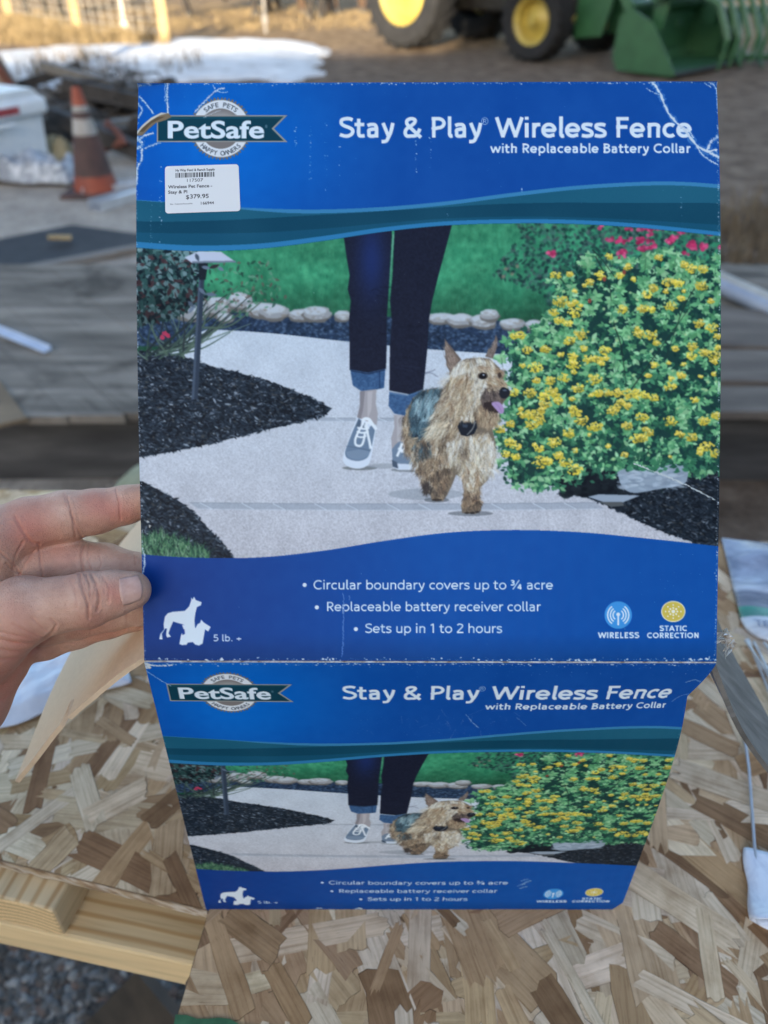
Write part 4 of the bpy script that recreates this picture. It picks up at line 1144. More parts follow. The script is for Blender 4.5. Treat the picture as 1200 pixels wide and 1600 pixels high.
# --- the two side flaps, hanging open
def flap(name, A, B, C, D, mat, bend, notch=None, label=None, rimmat=None):
    """A,B along the hinge (front, back), C,D the free edge"""
    n, k = 46, 30
    P, t, s = quad_grid(A, B, C, D, n, k)
    nr = np.cross(arr(B) - arr(A), arr(C) - arr(A)); nr /= np.linalg.norm(nr)
    if nr[2] < 0: nr = -nr
    P = P + nr * (bend * np.sin(np.pi * t) * (1 - .5 * s) + .0012 * np.sin(9 * s + 5 * t))
    r = np.random.RandomState(5)
    P[:, 0] += (np.sin(np.linspace(0, 14, n)) * .0006 + r.randn(n) * .00012)[:, None] * arr((0, 1, .3))
    if notch is not None:
        i0 = int(notch * n); P[i0, 0] += arr((0, .012, .002)); P[i0 + 1, 0] += arr((0, .004, 0)); P[i0, 1] += arr((0, .009, 0))
    m = MB(); Q = P - nr * .003
    idx = lambda i, j: i * k + j
    V = [tuple(p) for p in P.reshape(-1, 3)] + [tuple(p) for p in Q.reshape(-1, 3)]; N = n * k
    top = [(idx(i, j), idx(i, j + 1), idx(i + 1, j + 1), idx(i + 1, j)) for i in range(n - 1) for j in range(k - 1)]
    bot = [tuple(N + q for q in f[::-1]) for f in top]
    rim = []
    for a, b in [((i, 0), (i + 1, 0)) for i in range(n - 1)] + [((i, k - 1), (i + 1, k - 1)) for i in range(n - 1)] + [((0, j), (0, j + 1)) for j in range(k - 1)] + [((n - 1, j), (n - 1, j + 1)) for j in range(k - 1)]:
        rim.append((idx(*a), idx(*b), N + idx(*b), N + idx(*a)))
    m.add(V, top + bot + rim); m.m = [0] * len(top) + [1] * len(bot) + [2] * len(rim)
    o = m.build(name, [mat, M_blue, rimmat], carton, carton.location, auto=30)
    if label: o['label'] = label
    return o
YH = HL.y
c1 = at_y(20, 1221, YH + .008)
flap('side_flap', (HL.x - .001, YH + .006, HL.z - .003), (HL.x - .001, YH + .24, HL.z - .003), c1, c1 + Vector((.004, .225, .003)), M_kraft, .005, .52, 'plain brown inner face of the flap hanging open under the hand', M_kraft)
c2 = at_y(1262, 1250, YH + .012)
flap('side_flap', (HR.x + .001, YH + .006, HR.z - .003), (HR.x + .001, YH + .22, HR.z - .003), c2, c2 + Vector((-.004, .20, .004)), M_grey, -.010, .3, 'grey scuffed flap hanging open with a ragged edge', M_grey)
# torn corner of board at the right end of the fold
m = MB()
r = np.random.RandomState(9)
for i in range(16):
    p = at_depth(1121 + 26 * r.rand(), 985 + 38 * r.rand(), .424 + .012 * r.rand())
    a = r.rand() * 6; l = .004 + .007 * r.rand()
    d1 = Vector((math.cos(a) * .4, .2 * r.randn(), math.sin(a))) * l; d2 = Vector((r.randn(), r.randn(), r.randn())) * .0025
    m.add([p - d1 / 2, p - d1 / 4 + d2, p + d1 / 2, p + d1 / 4 - d2, p + Vector((0, .0014, 0))], [(0, 1, 2, 3), (0, 4, 1), (1, 4, 2), (2, 4, 3), (3, 4, 0)])
m.build('torn_edge', M_rim, carton, carton.location)
# --- price label stuck to the lid
SA = sticker_art()
def lid_at(px, py, off):
    rr = arr(ray(px, py)); k = ((arr(TL) - arr(CAM)) @ nl) / (rr @ nl)
    p = arr(CAM) + rr * k
    tt = np.clip(((p - arr(TL)) @ arr(HL - TL)) / (HL - TL).length_squared, 0, 1); ss = np.clip(((p - arr(TL)) @ arr(TR - TL)) / (TR - TL).length_squared, 0, 1)
    b = (.0052 * np.sin(np.pi * tt ** .8) * (.55 + .45 * abs(2 * ss - 1)) + .0012 * np.sin(3.1 * ss * np.pi) * np.sin(np.pi * tt)) * np.sin(np.pi * min(tt, .999)) ** .12
    return p + nl * (b + off)
n, k = 79, 118
P = np.zeros((n, k, 3)); C = np.zeros((n, k, 3))
P2 = np.zeros((n, k, 3))
for i in range(n):
    for j in range(k):
        u, v = j / (k - 1), i / (n - 1)
        # rounded corners
        iu, iv = u * 117, v * 77
        r_ = 5.0
        cx = min(max(iu, r_), 117 - r_); cy = min(max(iv, r_), 77 - r_)
        dx, dy = iu - cx, iv - cy; d = math.hypot(dx, dy)
        if d > r_: iu, iv = cx + dx / d * r_, cy + dy / d * r_
        u2, v2 = iu / 117, iv / 77
        px = (260.5 * (1 - u2) + 374.5 * u2) * (1 - v2) + (262 * (1 - u2) + 378 * u2) * v2
        py = (264 * (1 - u2) + 260.5 * u2) * (1 - v2) + (338.5 * (1 - u2) + 334.5 * u2) * v2
        P[i, j] = lid_at(px, py, .0003)
        C[i, j] = SA[min(155, int(iv * 2)), min(233, int(iu * 2))]
# finer sampling of the print
def up2(a):
    b = np.zeros((a.shape[0] * 2 - 1, a.shape[1] * 2 - 1, 3)); b[::2, ::2] = a
    b[1::2, ::2] = (a[:-1] + a[1:]) / 2; b[:, 1::2] = (b[:, :-1:2] + b[:, 2::2]) / 2
    return b
P4 = up2(P); n4, k4 = P4.shape[:2]
yy = np.clip((np.arange(n4) / (n4 - 1) * 155).round().astype(int), 0, 155); xx = np.clip((np.arange(k4) / (k4 - 1) * 233).round().astype(int), 0, 233)
C4 = SA[np.ix_(yy, xx)]
st = grid_obj('price_sticker', P4, C4, [M_label, M_label, M_label], carton)
st['label'] = 'white price sticker with barcode on the raised lid'
# ================================================================ the left hand that holds the lid
def build_hand():
    # joints: (photo x, photo y, depth in metres, radius in metres)
    ch = {
        'index': [(-18, 846, .421, .0165), (45, 818, .4285, .0140), (104, 806, .4325, .0136), (150, 799, .4345, .0121), (196, 789, .4355, .0104), (246, 776, .4345, .0086)],
        'middle': [(-28, 898, .432, .0165), (60, 884, .438, .0138), (112, 880, .4405, .0134), (165, 884, .4405, .0121), (215, 894, .4395, .0104), (262, 900, .437, .0086)],
        'ring': [(-24, 958, .437, .0160), (70, 972, .4415, .0130), (118, 964, .4425, .0125), (170, 954, .442, .0113), (220, 948, .4405, .0100), (258, 946, .438, .0082)],
        'little': [(-22, 1012, .441, .0150), (70, 1000, .456, .0112), (120, 984, .4585, .0106), (170, 972, .4575, .0092), (214, 966, .4545, .0074)],
        'thumb': [(-60, 1010, .412, .0190), (36, 955, .4045, .0165), (92, 945, .4042, .0139), (140, 937, .4040, .0142), (176, 928, .4042, .0118), (206, 922, .4050, .0098)],
    }
    palm = [[(-18, 846, .421, .0165), (-28, 898, .432, .0172), (-24, 958, .437, .0172), (-22, 1012, .441, .0165)],
            [(-18, 846, .421, .0165), (-90, 960, .425, .022), (-150, 1080, .428, .026)],
            [(-24, 958, .437, .017), (-70, 1010, .434, .026), (-150, 1110, .43, .027)],
            [(-22, 1012, .441, .016), (-14, 1030, .440, .0185), (-60, 1090, .438, .024), (-170, 1170, .432, .025)],
            [(36, 955, .4045, .0165), (-30, 1000, .412, .021), (-100, 1060, .42, .023), (-170, 1140, .428, .025)],
            [(-60, 1010, .412, .019), (-40, 900, .42, .012)],
            [(-150, 1100, .428, .0275), (-330, 1290, .42, .029), (-520, 1500, .41, .034)]]
    org = at_depth(-40, 960, .43)
    def pts(c): return [(arr(at_depth(x, y, d)), r) for x, y, d, r in c]
    h = .00105
    lo = arr(at_depth(-330, 1290, .44)) - .04; hi = arr(at_depth(250, 780, .44)) + .03
    allp = np.array([p for c in list(ch.values()) for p, _ in pts(c)]); lo = np.minimum(lo, allp.min(0) - .03); hi = np.maximum(hi, allp.max(0) + .03)
    dims = np.ceil((hi - lo) / h).astype(int)
    ax = [lo[i] + h * np.arange(dims[i]) for i in range(3)]
    def cone(p, c0, r0, c1, r1):
        ba = c1 - c0; L2 = ba @ ba
        pa = p - c0; t = np.clip((pa @ ba) / L2, 0, 1).astype(np.float32)
        d = pa - t[..., None] * ba.astype(np.float32)
        return np.sqrt((d * d).sum(-1)) - (r0 + (r1 - r0) * t)
    def smin(a, b, k):
        q = np.clip(.5 + .5 * (b - a) / k, 0, 1)
        return b * (1 - q) + a * q - k * q * (1 - q)
    SD = np.full(dims, .05, np.float32)
    G = np.stack(np.meshgrid(*ax, indexing='ij'), -1).astype(np.float32)
    def region(c, pad):
        q = np.array([p for p, _ in c]); rr = max(r for _, r in c) + pad
        a = np.maximum(((q.min(0) - rr - lo) / h).astype(int), 0); b = np.minimum(((q.max(0) + rr - lo) / h).astype(int) + 1, dims)
        return tuple(slice(i, j) for i, j in zip(a, b))
    def chain(c, k, pad):
        c = pts(c); sl = region(c, pad); g = G[sl]; D = None
        for (a, ra), (b, rb) in zip(c, c[1:]):
            e = cone(g, a.astype(np.float32), ra, b.astype(np.float32), rb)
            D = e if D is None else smin(D, e, k)
        return sl, D
    for c in palm:
        sl, D = chain(c, .008, .02); SD[sl] = smin(SD[sl], D, .010)
    for nme, c in ch.items():
        sl, D = chain(c, .003, .012); SD[sl] = smin(SD[sl], D, .0028 if nme != 'thumb' else .006)
    # surface nets
    sgn = SD < 0
    c8 = np.zeros(np.array(dims) - 1, np.int8)
    for i in (0, 1):
        for j in (0, 1):
            for k in (0, 1):
                c8 += sgn[i:dims[0] - 1 + i, j:dims[1] - 1 + j, k:dims[2] - 1 + k]
    cells = np.argwhere((c8 > 0) & (c8 < 8))
    vid = np.full(c8.shape, -1, np.int64); vid[tuple(cells.T)] = np.arange(len(cells))
    acc = np.zeros((len(cells), 3)); cnt = np.zeros(len(cells))
    corners = [(i, j, k) for i in (0, 1) for j in (0, 1) for k in (0, 1)]
    val = {c: SD[cells[:, 0] + c[0], cells[:, 1] + c[1], cells[:, 2] + c[2]] for c in corners}
    for a in corners:
        for d in range(3):
            if a[d] == 0:
                b = list(a); b[d] = 1; b = tuple(b)
                va, vb = val[a], val[b]; cr = (va < 0) != (vb < 0)
                tt = np.where(cr, va / np.where(cr, va - vb, 1), 0)
                p = np.array(a, float)[None] + np.zeros((len(cells), 3)); p[:, d] += tt
                acc[cr] += p[cr]; cnt[cr] += 1
    V = lo + (cells + acc / cnt[:, None]) * h + 0
    F = []
    for d in range(3):
        o1, o2 = [q for q in range(3) if q != d]
        sa = [slice(None)] * 3; sb = [slice(None)] * 3
        sa[d] = slice(0, dims[d] - 1); sb[d] = slice(1, dims[d])
        cr = sgn[tuple(sa)] != sgn[tuple(sb)]
        e = np.argwhere(cr)
        ok = (e[:, o1] > 0) & (e[:, o2] > 0) & (e[:, o1] < dims[o1] - 1) & (e[:, o2] < dims[o2] - 1)
        e = e[ok]
        q = []
        for (u, w) in ((-1, -1), (0, -1), (0, 0), (-1, 0)):
            c = e.copy(); c[:, o1] += u; c[:, o2] += w; q.append(vid[tuple(c.T)])
        F.append(np.stack(q, -1))
    F = np.concatenate(F); F = F[(F >= 0).all(1)]
    root = thing('person', 'left hand gripping the edge of the raised blue lid, thumb in front and fingers behind', 'person', org)
    me = bpy.data.meshes.new('hand'); me.from_pydata([tuple(v) for v in (V - arr(org))], [], [tuple(int(i) for i in f) for f in F])
    bm = bmesh.new(); bm.from_mesh(me); bmesh.ops.recalc_face_normals(bm, faces=list(bm.faces))
    for _ in range(3): bmesh.ops.smooth_vert(bm, verts=list(bm.verts), factor=.5, use_axis_x=True, use_axis_y=True, use_axis_z=True)
    bm.to_mesh(me); bm.free()
    tmp = bpy.data.objects.new('hand', me); col.objects.link(tmp)
    sb_ = tmp.modifiers.new('s', 'SUBSURF'); sb_.levels = 1; sb_.render_levels = 1
    dg = bpy.context.evaluated_depsgraph_get(); me2 = bpy.data.meshes.new_from_object(tmp.evaluated_get(dg)); me2.name = 'hand'
    bpy.data.objects.remove(tmp)
    nv = len(me2.vertices)
    co = np.zeros(nv * 3, np.float32); me2.vertices.foreach_get('co', co); co = co.reshape(-1, 3).astype(float)
    no = np.zeros(nv * 3, np.float32); me2.vertices.foreach_get('normal', no); no = no.reshape(-1, 3).astype(float)
    W = co + arr(org)
    px, py = project(W)
    view = arr(CAM) - W; view /= np.linalg.norm(view, axis=1)[:, None]
    facing = np.clip((no * view).sum(1) * 1.6, 0, 1)
    dep = (W - arr(CAM)) @ arr(FW)
    disp = np.zeros(nv); red = np.zeros(nv)
    def crease(line, w, amt, dmin=0, dmax=9):
        q = cv(line, 40); best = np.full(nv, 1e9)
        sel = np.where((px > q[:, 0].min() - 6 * w) & (px < q[:, 0].max() + 6 * w) & (py > q[:, 1].min() - 6 * w) & (py < q[:, 1].max() + 6 * w) & (dep > dmin) & (dep < dmax))[0]
        for a, b in zip(q, q[1:]):
            ab = b - a; ap = np.stack([px[sel], py[sel]], 1) - a
            tt = np.clip((ap @ ab) / (ab @ ab + 1e-9), 0, 1); dd = np.hypot(*(ap - tt[:, None] * ab).T)
            best[sel] = np.minimum(best[sel], dd)
        g = np.exp(-(best / w) ** 2); side = np.exp(-((best - 2.4 * w) / (1.4 * w)) ** 2)
        disp[:] += (-amt * .66 * g + .18 * amt * side) * facing
        red[:] += .22 * g * facing
    T = .4135
    # thumb knuckle
    for l, w, a in (([(124, 896), (128, 915), (136, 938), (139, 966)], 2.0, .0011), ([(134, 898), (140, 915), (141, 934), (139, 950)], 1.6, .0008), ([(143, 898), (151, 914), (155, 935), (152, 954)], 2.0, .0011),
                    ([(131, 905), (135, 920), (141, 930)], 1.4, .0005), ([(148, 915), (147, 930), (143, 945)], 1.4, .0005), ([(160, 900), (170, 918), (170, 940)], 1.8, .0004), ([(110, 905), (118, 925), (120, 950)], 2.2, .0004)):
        crease(l, w, a, 0, T)
    # wrinkles round the base of the thumb
    for l, w, a in (([(84, 988), (60, 1004), (30, 1006), (0, 1000)], 2.6, .0012), ([(78, 992), (50, 1014), (20, 1018), (-10, 1012)], 2.2, .001), ([(70, 1000), (40, 1024), (10, 1030), (-20, 1028)], 2.2, .0008),
                    ([(60, 1010), (30, 1040), (0, 1052)], 2.4, .0007), ([(82, 986), (88, 975), (80, 968)], 2.0, .0008), ([(50, 965), (66, 980), (80, 990)], 1.8, .0005), ([(20, 975), (45, 988), (70, 996)], 1.8, .0005),
                    ([(-10, 985), (20, 992), (48, 998)], 1.8, .0005), ([(40, 1050), (20, 1080), (-10, 1100)], 2.4, .0006), ([(30, 1046), (4, 1072), (-30, 1090)], 2.4, .0006)):
        crease(l, w, a, 0, .46)
    # finger joint creases
    for l, w, a in (([(181, 766), (186, 785), (188, 812)], 1.6, .0007), ([(186, 770), (190, 790)], 1.2, .0004), ([(105, 778), (112, 800), (118, 838)], 1.8, .0008), ([(110, 800), (120, 824), (130, 842)], 1.5, .0006),
                    ([(24, 808), (34, 826), (48, 846), (62, 850)], 2.6, .0008), ([(100, 772), (104, 790)], 1.4, .0004)):
        crease(l, w, a, 0, .46)
    for l, w, a in (([(133, 848), (127, 870), (130, 894)], 1.8, .001), ([(140, 850), (137, 872), (142, 890)], 1.4, .0006), ([(155, 868), (158, 880), (154, 892)], 1.3, .0005), ([(208, 862), (212, 880)], 1.4, .0006),
                    ([(60, 850), (64, 880), (66, 905)], 1.6, .0009), ([(196, 955), (198, 975), (196, 984)], 1.4, .0005), ([(140, 976), (142, 992)], 1.4, .0005), ([(36, 846), (24, 870), (20, 890)], 1.8, .0007), ([(56, 858), (40, 880), (30, 900)], 1.6, .0006), ([(10, 880), (20, 890), (34, 900)], 1.8, .0007), ([(0, 862), (16, 878), (32, 896)], 1.8, .0006)):
        crease(l, w, a, 0, .47)
    # soft unevenness
    rr = np.random.RandomState(2)
    for _ in range(60):
        c = W[rr.randint(nv)]; s_ = rnd(.004, .009)
        d2 = ((W - c) ** 2).sum(1); disp += rr.randn() * .00022 * np.exp(-d2 / s_ ** 2)
    co2 = co + no * disp[:, None]
    me2.vertices.foreach_set('co', co2.astype(np.float32).ravel())
    def blush(x, y, rad, amt):
        red[:] += amt * np.exp(-((px - x) ** 2 + (py - y) ** 2) / rad ** 2)
    for b in ((150, 790, 26, .8), (178, 800, 22, .5), (50, 822, 40, .8), (20, 838, 36, .4), (176, 922, 16, .7), (186, 940, 14, .5), (200, 805, 24, .6), (100, 870, 30, .4), (150, 985, 40, .5), (40, 1010, 40, .5), (20, 960, 30, .35), (-10, 1090, 60, .6), (20, 1060, 40, .5)):
        blush(*b)
    at = me2.attributes.new('blush', 'FLOAT', 'POINT'); at.data.foreach_set('value', np.clip(red, 0, 1).astype(np.float32))
    me2.polygons.foreach_set('use_smooth', [True] * len(me2.polygons)); me2.update()
    m, t, b = new_mat('skin')
    v = coords(t, 'Object')
    n1 = noise(t, v, 70, 5, .6); n2 = noise(t, v, 420, 4, .6)
    r1 = ramp(t, [(.28, (.42, .225, .16)), (.5, (.55, .335, .245)), (.74, (.66, .45, .35))]); t.links.new(n1, r1.inputs[0])
    bl = node(t, 'ShaderNodeAttribute', attribute_name='blush')
    c1 = mixc(t, bl.outputs['Fac'], r1.outputs[0], (.50, .19, .14))
    k = node(t, 'ShaderNodeMath', operation='MULTIPLY'); k.inputs[1].default_value = .4; t.links.new(n2, k.inputs[0])
    c2 = mixc(t, k.outputs[0], c1, (.40, .20, .14)); t.links.new(c2, b.inputs['Base Color'])
    b.inputs['Roughness'].default_value = .52; b.inputs['Subsurface Weight'].default_value = .12
    b.inputs['Subsurface Radius'].default_value = (.006, .002, .001); b.inputs['Subsurface Scale'].default_value = .6
    vo = node(t, 'ShaderNodeTexVoronoi'); vo.feature = 'DISTANCE_TO_EDGE'; vo.inputs['Scale'].default_value = 950
    mp = coords(t, 'Object', (1, .55, 1), (0, .4, .3)); t.links.new(mp, vo.inputs['Vector'])
    ad = node(t, 'ShaderNodeMath', operation='MULTIPLY_ADD'); ad.inputs[1].default_value = .8; t.links.new(vo.outputs[0], ad.inputs[0]); t.links.new(n2, ad.inputs[2])
    bump(t, b, ad.outputs[0], .0009, .55)
    me2.materials.clear(); me2.materials.append(m)
    ho = bpy.data.objects.new('hand', me2); col.objects.link(ho); ho.parent = root
    # thumb nail: a curved plate laid on the thumb tip
    me2.update()
    bv = BVHTree.FromPolygons([Vector(p) + org for p in co2], [tuple(p.vertices) for p in me2.polygons])
    nb = MB(); nn = 15; vv = []
    for i in range(nn):
        for j in range(nn):
            u, w = i / (nn - 1), j / (nn - 1)
            top = (186 + 29 * u, 905 - 10 * u + 5 * u * u); bot = (192 + 27 * u, 946 - 10 * u * u - 1 * u)
            edge = 2.6 * math.sin(math.pi * w) * (1 if u > .5 else -.6) * abs(2 * u - 1)
            x = top[0] + (bot[0] - top[0]) * w + edge * 1.5; y = top[1] + (bot[1] - top[1]) * w
            d = ray(x, y).normalized(); hit = bv.ray_cast(CAM, d)
            p, n_ = (hit[0], hit[1]) if hit[0] else (at_depth(x, y, .404), -d)
            if n_.dot(d) > 0: n_ = -n_
            lift = .00055 * (1 - (2 * w - 1) ** 4 * .8) * (1 if 0 < i else .2) + .0006 * u ** 3
            vv.append(p + n_ * lift)
    nb.add(vv, [(i * nn + j, i * nn + j + 1, (i + 1) * nn + j + 1, (i + 1) * nn + j) for i in range(nn - 1) for j in range(nn - 1)])
    mn, t, b = new_mat('nail')
    v = coords(t, 'Object', (1, 1, 1)); n1 = noise(t, v, 260, 3)
    r1 = ramp(t, [(.3, (.47, .275, .225)), (.7, (.57, .37, .31))]); t.links.new(n1, r1.inputs[0]); t.links.new(r1.outputs[0], b.inputs['Base Color'])
    b.inputs['Roughness'].default_value = .3; bump(t, b, n1, .0003, .2)
    no_ = nb.build('thumbnail', mn, root, org, smooth=True)
    so_ = no_.modifiers.new('thick', 'SOLIDIFY'); so_.thickness = .0005
    # cuff of the sleeve, out of the picture on the left
    ms = rough_mat('sleeve_cloth', [(.3, (.03, .035, .045)), (.7, (.05, .055, .07))], 300, .9, .0006)
    sl = MB(); a, b_ = at_depth(-330, 1290, .42), at_depth(-760, 1760, .40)
    pp = [a + (b_ - a) * k for k in np.linspace(0, 1, 12)]
    sl.tube(pp, [.042 + .003 * math.sin(k * 2.2) + .001 * k for k in range(12)], 28, True)
    sl.build('sleeve', ms, root, org, smooth=True)
    return root
build_hand()
# ================================================================ the work table: two strand-board sheets on lumber
def strand_material():
    m, t, b = new_mat('strand_board')
    tint = node(t, 'ShaderNodeAttribute', attribute_name='tint'); g = node(t, 'ShaderNodeAttribute', attribute_name='grain')
    mp = t.nodes.new('ShaderNodeMapping'); mp.inputs['Scale'].default_value = (14, 420, 1); t.links.new(g.outputs['Vector'], mp.inputs[0])
    n1 = noise(t, mp.outputs[0], 1.0, 6, .62, .4)
    mp2 = t.nodes.new('ShaderNodeMapping'); mp2.inputs['Scale'].default_value = (60, 900, 1); t.links.new(g.outputs['Vector'], mp2.inputs[0])
    n2 = noise(t, mp2.outputs[0], 1.0, 4, .7)
    n3 = noise(t, g.outputs['Vector'], 34, 5, .6)
    r1 = ramp(t, [(.28, (.62, .56, .50)), (.5, (.96, .95, .94)), (.72, (1.14, 1.14, 1.14))]); t.links.new(n1, r1.inputs[0])
    c = mixc(t, 1.0, tint.outputs[0], r1.outputs[0], 'MULTIPLY')
    r2 = ramp(t, [(.30, (.34, .27, .21)), (.40, (1, 1, 1))]); t.links.new(n2, r2.inputs[0])
    c = mixc(t, .75, c, r2.outputs[0], 'MULTIPLY')
    r3 = ramp(t, [(.33, (.74, .69, .64)), (.5, (1, 1, 1)), (.75, (1.08, 1.08, 1.10))]); t.links.new(n3, r3.inputs[0])
    c = mixc(t, .8, c, r3.outputs[0], 'MULTIPLY')
    n4 = noise(t, coords(t, 'Object'), 9, 6, .65, .6); r4 = ramp(t, [(.33, (.70, .64, .57)), (.5, (1, 1, 1)), (.7, (1.12, 1.12, 1.12))]); t.links.new(n4, r4.inputs[0])
    c = mixc(t, .9, c, r4.outputs[0], 'MULTIPLY')
    t.links.new(c, b.inputs['Base Color']); b.inputs['Roughness'].default_value = .72; b.inputs['Specular IOR Level'].default_value = .3
    bump(t, b, n1, .0006, .5)
    return m
M_strand = strand_material()
M_osb = rough_mat('strand_board_core', [(.3, (.16, .10, .06)), (.5, (.34, .24, .15)), (.7, (.48, .36, .24))], 60, .85, .0015, 8, (1, 1, 5))

def osb_sheet(name, label, outline, z, th, seed, dens, main=None, warm=(1, 1, 1)):
    r = np.random.RandomState(seed)
    out = [Vector((x, y, 0)) for x, y in outline]; P2 = np.array(outline)
    root_loc = Vector((P2[:, 0].mean(), P2[:, 1].mean(), z))
    V, F, TI, GR = [], [], [], []
    pal = np.array([(.66, .56, .43), (.57, .45, .31), (.72, .63, .51), (.45, .32, .20), (.31, .20, .12), (.66, .59, .50), (.72, .65, .55), (.52, .39, .25), (.76, .68, .57), (.25, .155, .09)])
    pw = np.array([4, 5, 4, 5, 3, 3, 3, 4, 3, 1.6]); pw /= pw.sum()
    lo, hi = P2.min(0), P2.max(0)
    ori = 1 if sum(P2[i][0] * P2[(i + 1) % len(P2)][1] - P2[(i + 1) % len(P2)][0] * P2[i][1] for i in range(len(P2))) > 0 else -1
    def add_strand(cx, cy, L_, Wd, a, zz, tilt, c):
        ca, sa = math.cos(a), math.sin(a)
        k = r.randint(4, 9)
        e1 = [(-L_ / 2 + r.randn() * L_ * .03 - (.02 * L_ if r.rand() < .2 else 0), -Wd / 2 + Wd * i / (k - 1)) for i in range(k)][::-1]
        e2 = [(L_ / 2 + r.randn() * L_ * .03, -Wd / 2 + Wd * i / (k - 1)) for i in range(k)]
        sk = r.randn() * .12
        mid_t = [(L_ * q, Wd / 2 * (1 + r.randn() * .06)) for q in (.28, -.05, -.3)]; mid_b = [(L_ * q, -Wd / 2 * (1 + r.randn() * .06)) for q in (-.3, .0, .3)]
        taper = 1 + r.randn() * .06
        pts = e2 + mid_t + e1 + mid_b
        pts = [(u + sk * v * (1 if u > 0 else .6), v * (taper if u > 0 else 1)) for u, v in pts]
        w = [(cx + u * ca - v * sa, cy + u * sa + v * ca) for u, v in pts]
        if not all(inside(P2, x, y) for x, y in w):          # trim at the sheet's edge
            for i in range(len(P2)):
                p0, p1 = P2[i], P2[(i + 1) % len(P2)]; nx_, ny_ = -(p1[1] - p0[1]) * ori, (p1[0] - p0[0]) * ori
                fd = [(x - p0[0]) * nx_ + (y - p0[1]) * ny_ for x, y in w]; o2 = []
                for k_ in range(len(w)):
                    l_ = (k_ + 1) % len(w)
                    if fd[k_] >= 0: o2.append(w[k_])
                    if (fd[k_] >= 0) != (fd[l_] >= 0):
                        t2 = fd[k_] / (fd[k_] - fd[l_]); o2.append((w[k_][0] + (w[l_][0] - w[k_][0]) * t2, w[k_][1] + (w[l_][1] - w[k_][1]) * t2))
                w = o2
                if len(w) < 3: return False
        pts = [((x - cx) * ca + (y - cy) * sa, -(x - cx) * sa + (y - cy) * ca) for x, y in w]
        off = (r.rand() * 40, r.rand() * 40)
        mx, my = sum(p[0] for p in w) / len(w), sum(p[1] for p in w) / len(w)
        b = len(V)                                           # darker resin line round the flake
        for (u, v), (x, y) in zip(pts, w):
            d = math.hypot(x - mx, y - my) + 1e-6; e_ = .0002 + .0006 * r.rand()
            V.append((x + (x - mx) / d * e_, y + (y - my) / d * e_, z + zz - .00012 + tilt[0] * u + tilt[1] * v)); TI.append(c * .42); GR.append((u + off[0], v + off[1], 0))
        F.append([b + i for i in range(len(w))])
        n = len(pts); b = len(V)
        for (u, v), (x, y) in zip(pts, w):
            V.append((x, y, z + zz + tilt[0] * u + tilt[1] * v)); TI.append(c); GR.append((u + off[0], v + off[1], 0))
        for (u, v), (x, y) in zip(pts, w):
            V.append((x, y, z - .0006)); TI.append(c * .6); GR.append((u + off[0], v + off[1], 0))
        F.append([b + i for i in range(n)])
        for i in range(n):
            j = (i + 1) % n; F.append([b + i, b + n + i, b + n + j, b + j])
        return True
    area = abs(sum(P2[i][0] * P2[(i + 1) % len(P2)][1] - P2[(i + 1) % len(P2)][0] * P2[i][1] for i in range(len(P2)))) / 2
    N = int(area * dens)
    for i in range(N):
        near = i / N
        x, y = lo + (hi - lo) * r.rand(2)
        big = r.rand() < .30 + .45 * near
        L_ = (.05 + .09 * r.rand()) if big else (.018 + .05 * r.rand()); Wd = (.013 + .021 * r.rand()) if big else (.005 + .013 * r.rand())
        a = r.rand() * math.pi if main is None or r.rand() < .38 else main + r.randn() * .35
        c = pal[r.choice(len(pal), p=pw)] * (.86 + .26 * r.rand()) * np.array([1, 1 + .012 * r.randn(), 1 + .03 * r.randn()]) * warm
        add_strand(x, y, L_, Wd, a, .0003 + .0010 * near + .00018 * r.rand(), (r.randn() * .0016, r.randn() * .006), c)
    for i in range(int(area * 700)):                    # whole flakes on the face
        x, y = lo + (hi - lo) * r.rand(2)
        L_ = .03 + .08 * r.rand() ** 1.5; Wd = .007 + .017 * r.rand()
        a = r.rand() * math.pi if main is None or r.rand() < .4 else main + r.randn() * .4
        c = pal[r.choice(len(pal), p=pw)] * (.86 + .26 * r.rand()) * np.array([1, 1 + .012 * r.randn(), 1 + .03 * r.randn()]) * warm
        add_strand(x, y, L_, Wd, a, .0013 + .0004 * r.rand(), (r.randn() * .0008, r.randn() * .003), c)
    nst = len(F)
    b = len(V)
    n = len(out)
    rr = np.random.RandomState(seed + 1)
    # slab, its edge cut into a ragged line of strand ends
    seg = []
    for i in range(n):
        p, q = out[i], out[(i + 1) % n]; k = max(2, int((q - p).length / .006))
        for s_ in range(k):
            seg.append(p + (q - p) * (s_ / k))
    m_ = len(seg); rows = 5
    cen = sum(seg, Vector()) / m_
    for j in range(rows):
        for p in seg:
            d = (p - cen).normalized(); w = p + d * (rr.randn() * .0007)
            V.append((w.x, w.y, z - th * j / (rows - 1))); TI.append(pal[rr.choice(len(pal), p=pw)] * .8 if j else np.array((.24, .16, .10))); GR.append((p.x * 1 + p.y, -j * .02 + rr.rand() * .004, 0))
    F.append([b + i for i in range(m_)])
    for j in range(rows - 1):
        for i in range(m_):
            k = (i + 1) % m_; F.append([b + j * m_ + i, b + (j + 1) * m_ + i, b + (j + 1) * m_ + k, b + j * m_ + k])
    F.append([b + (rows - 1) * m_ + i for i in range(m_)][::-1])
    me = bpy.data.meshes.new(name); me.from_pydata([tuple(Vector(v) - root_loc) for v in V], [], F)
    a1 = me.attributes.new('tint', 'FLOAT_COLOR', 'POINT'); cc = np.ones((len(V), 4), np.float32); cc[:, :3] = np.clip(np.array(TI), 0, 1); a1.data.foreach_set('color', cc.ravel())
    a2 = me.attributes.new('grain', 'FLOAT_VECTOR', 'POINT'); a2.data.foreach_set('vector', np.array(GR, np.float32).ravel())
    me.materials.append(M_strand); me.update()
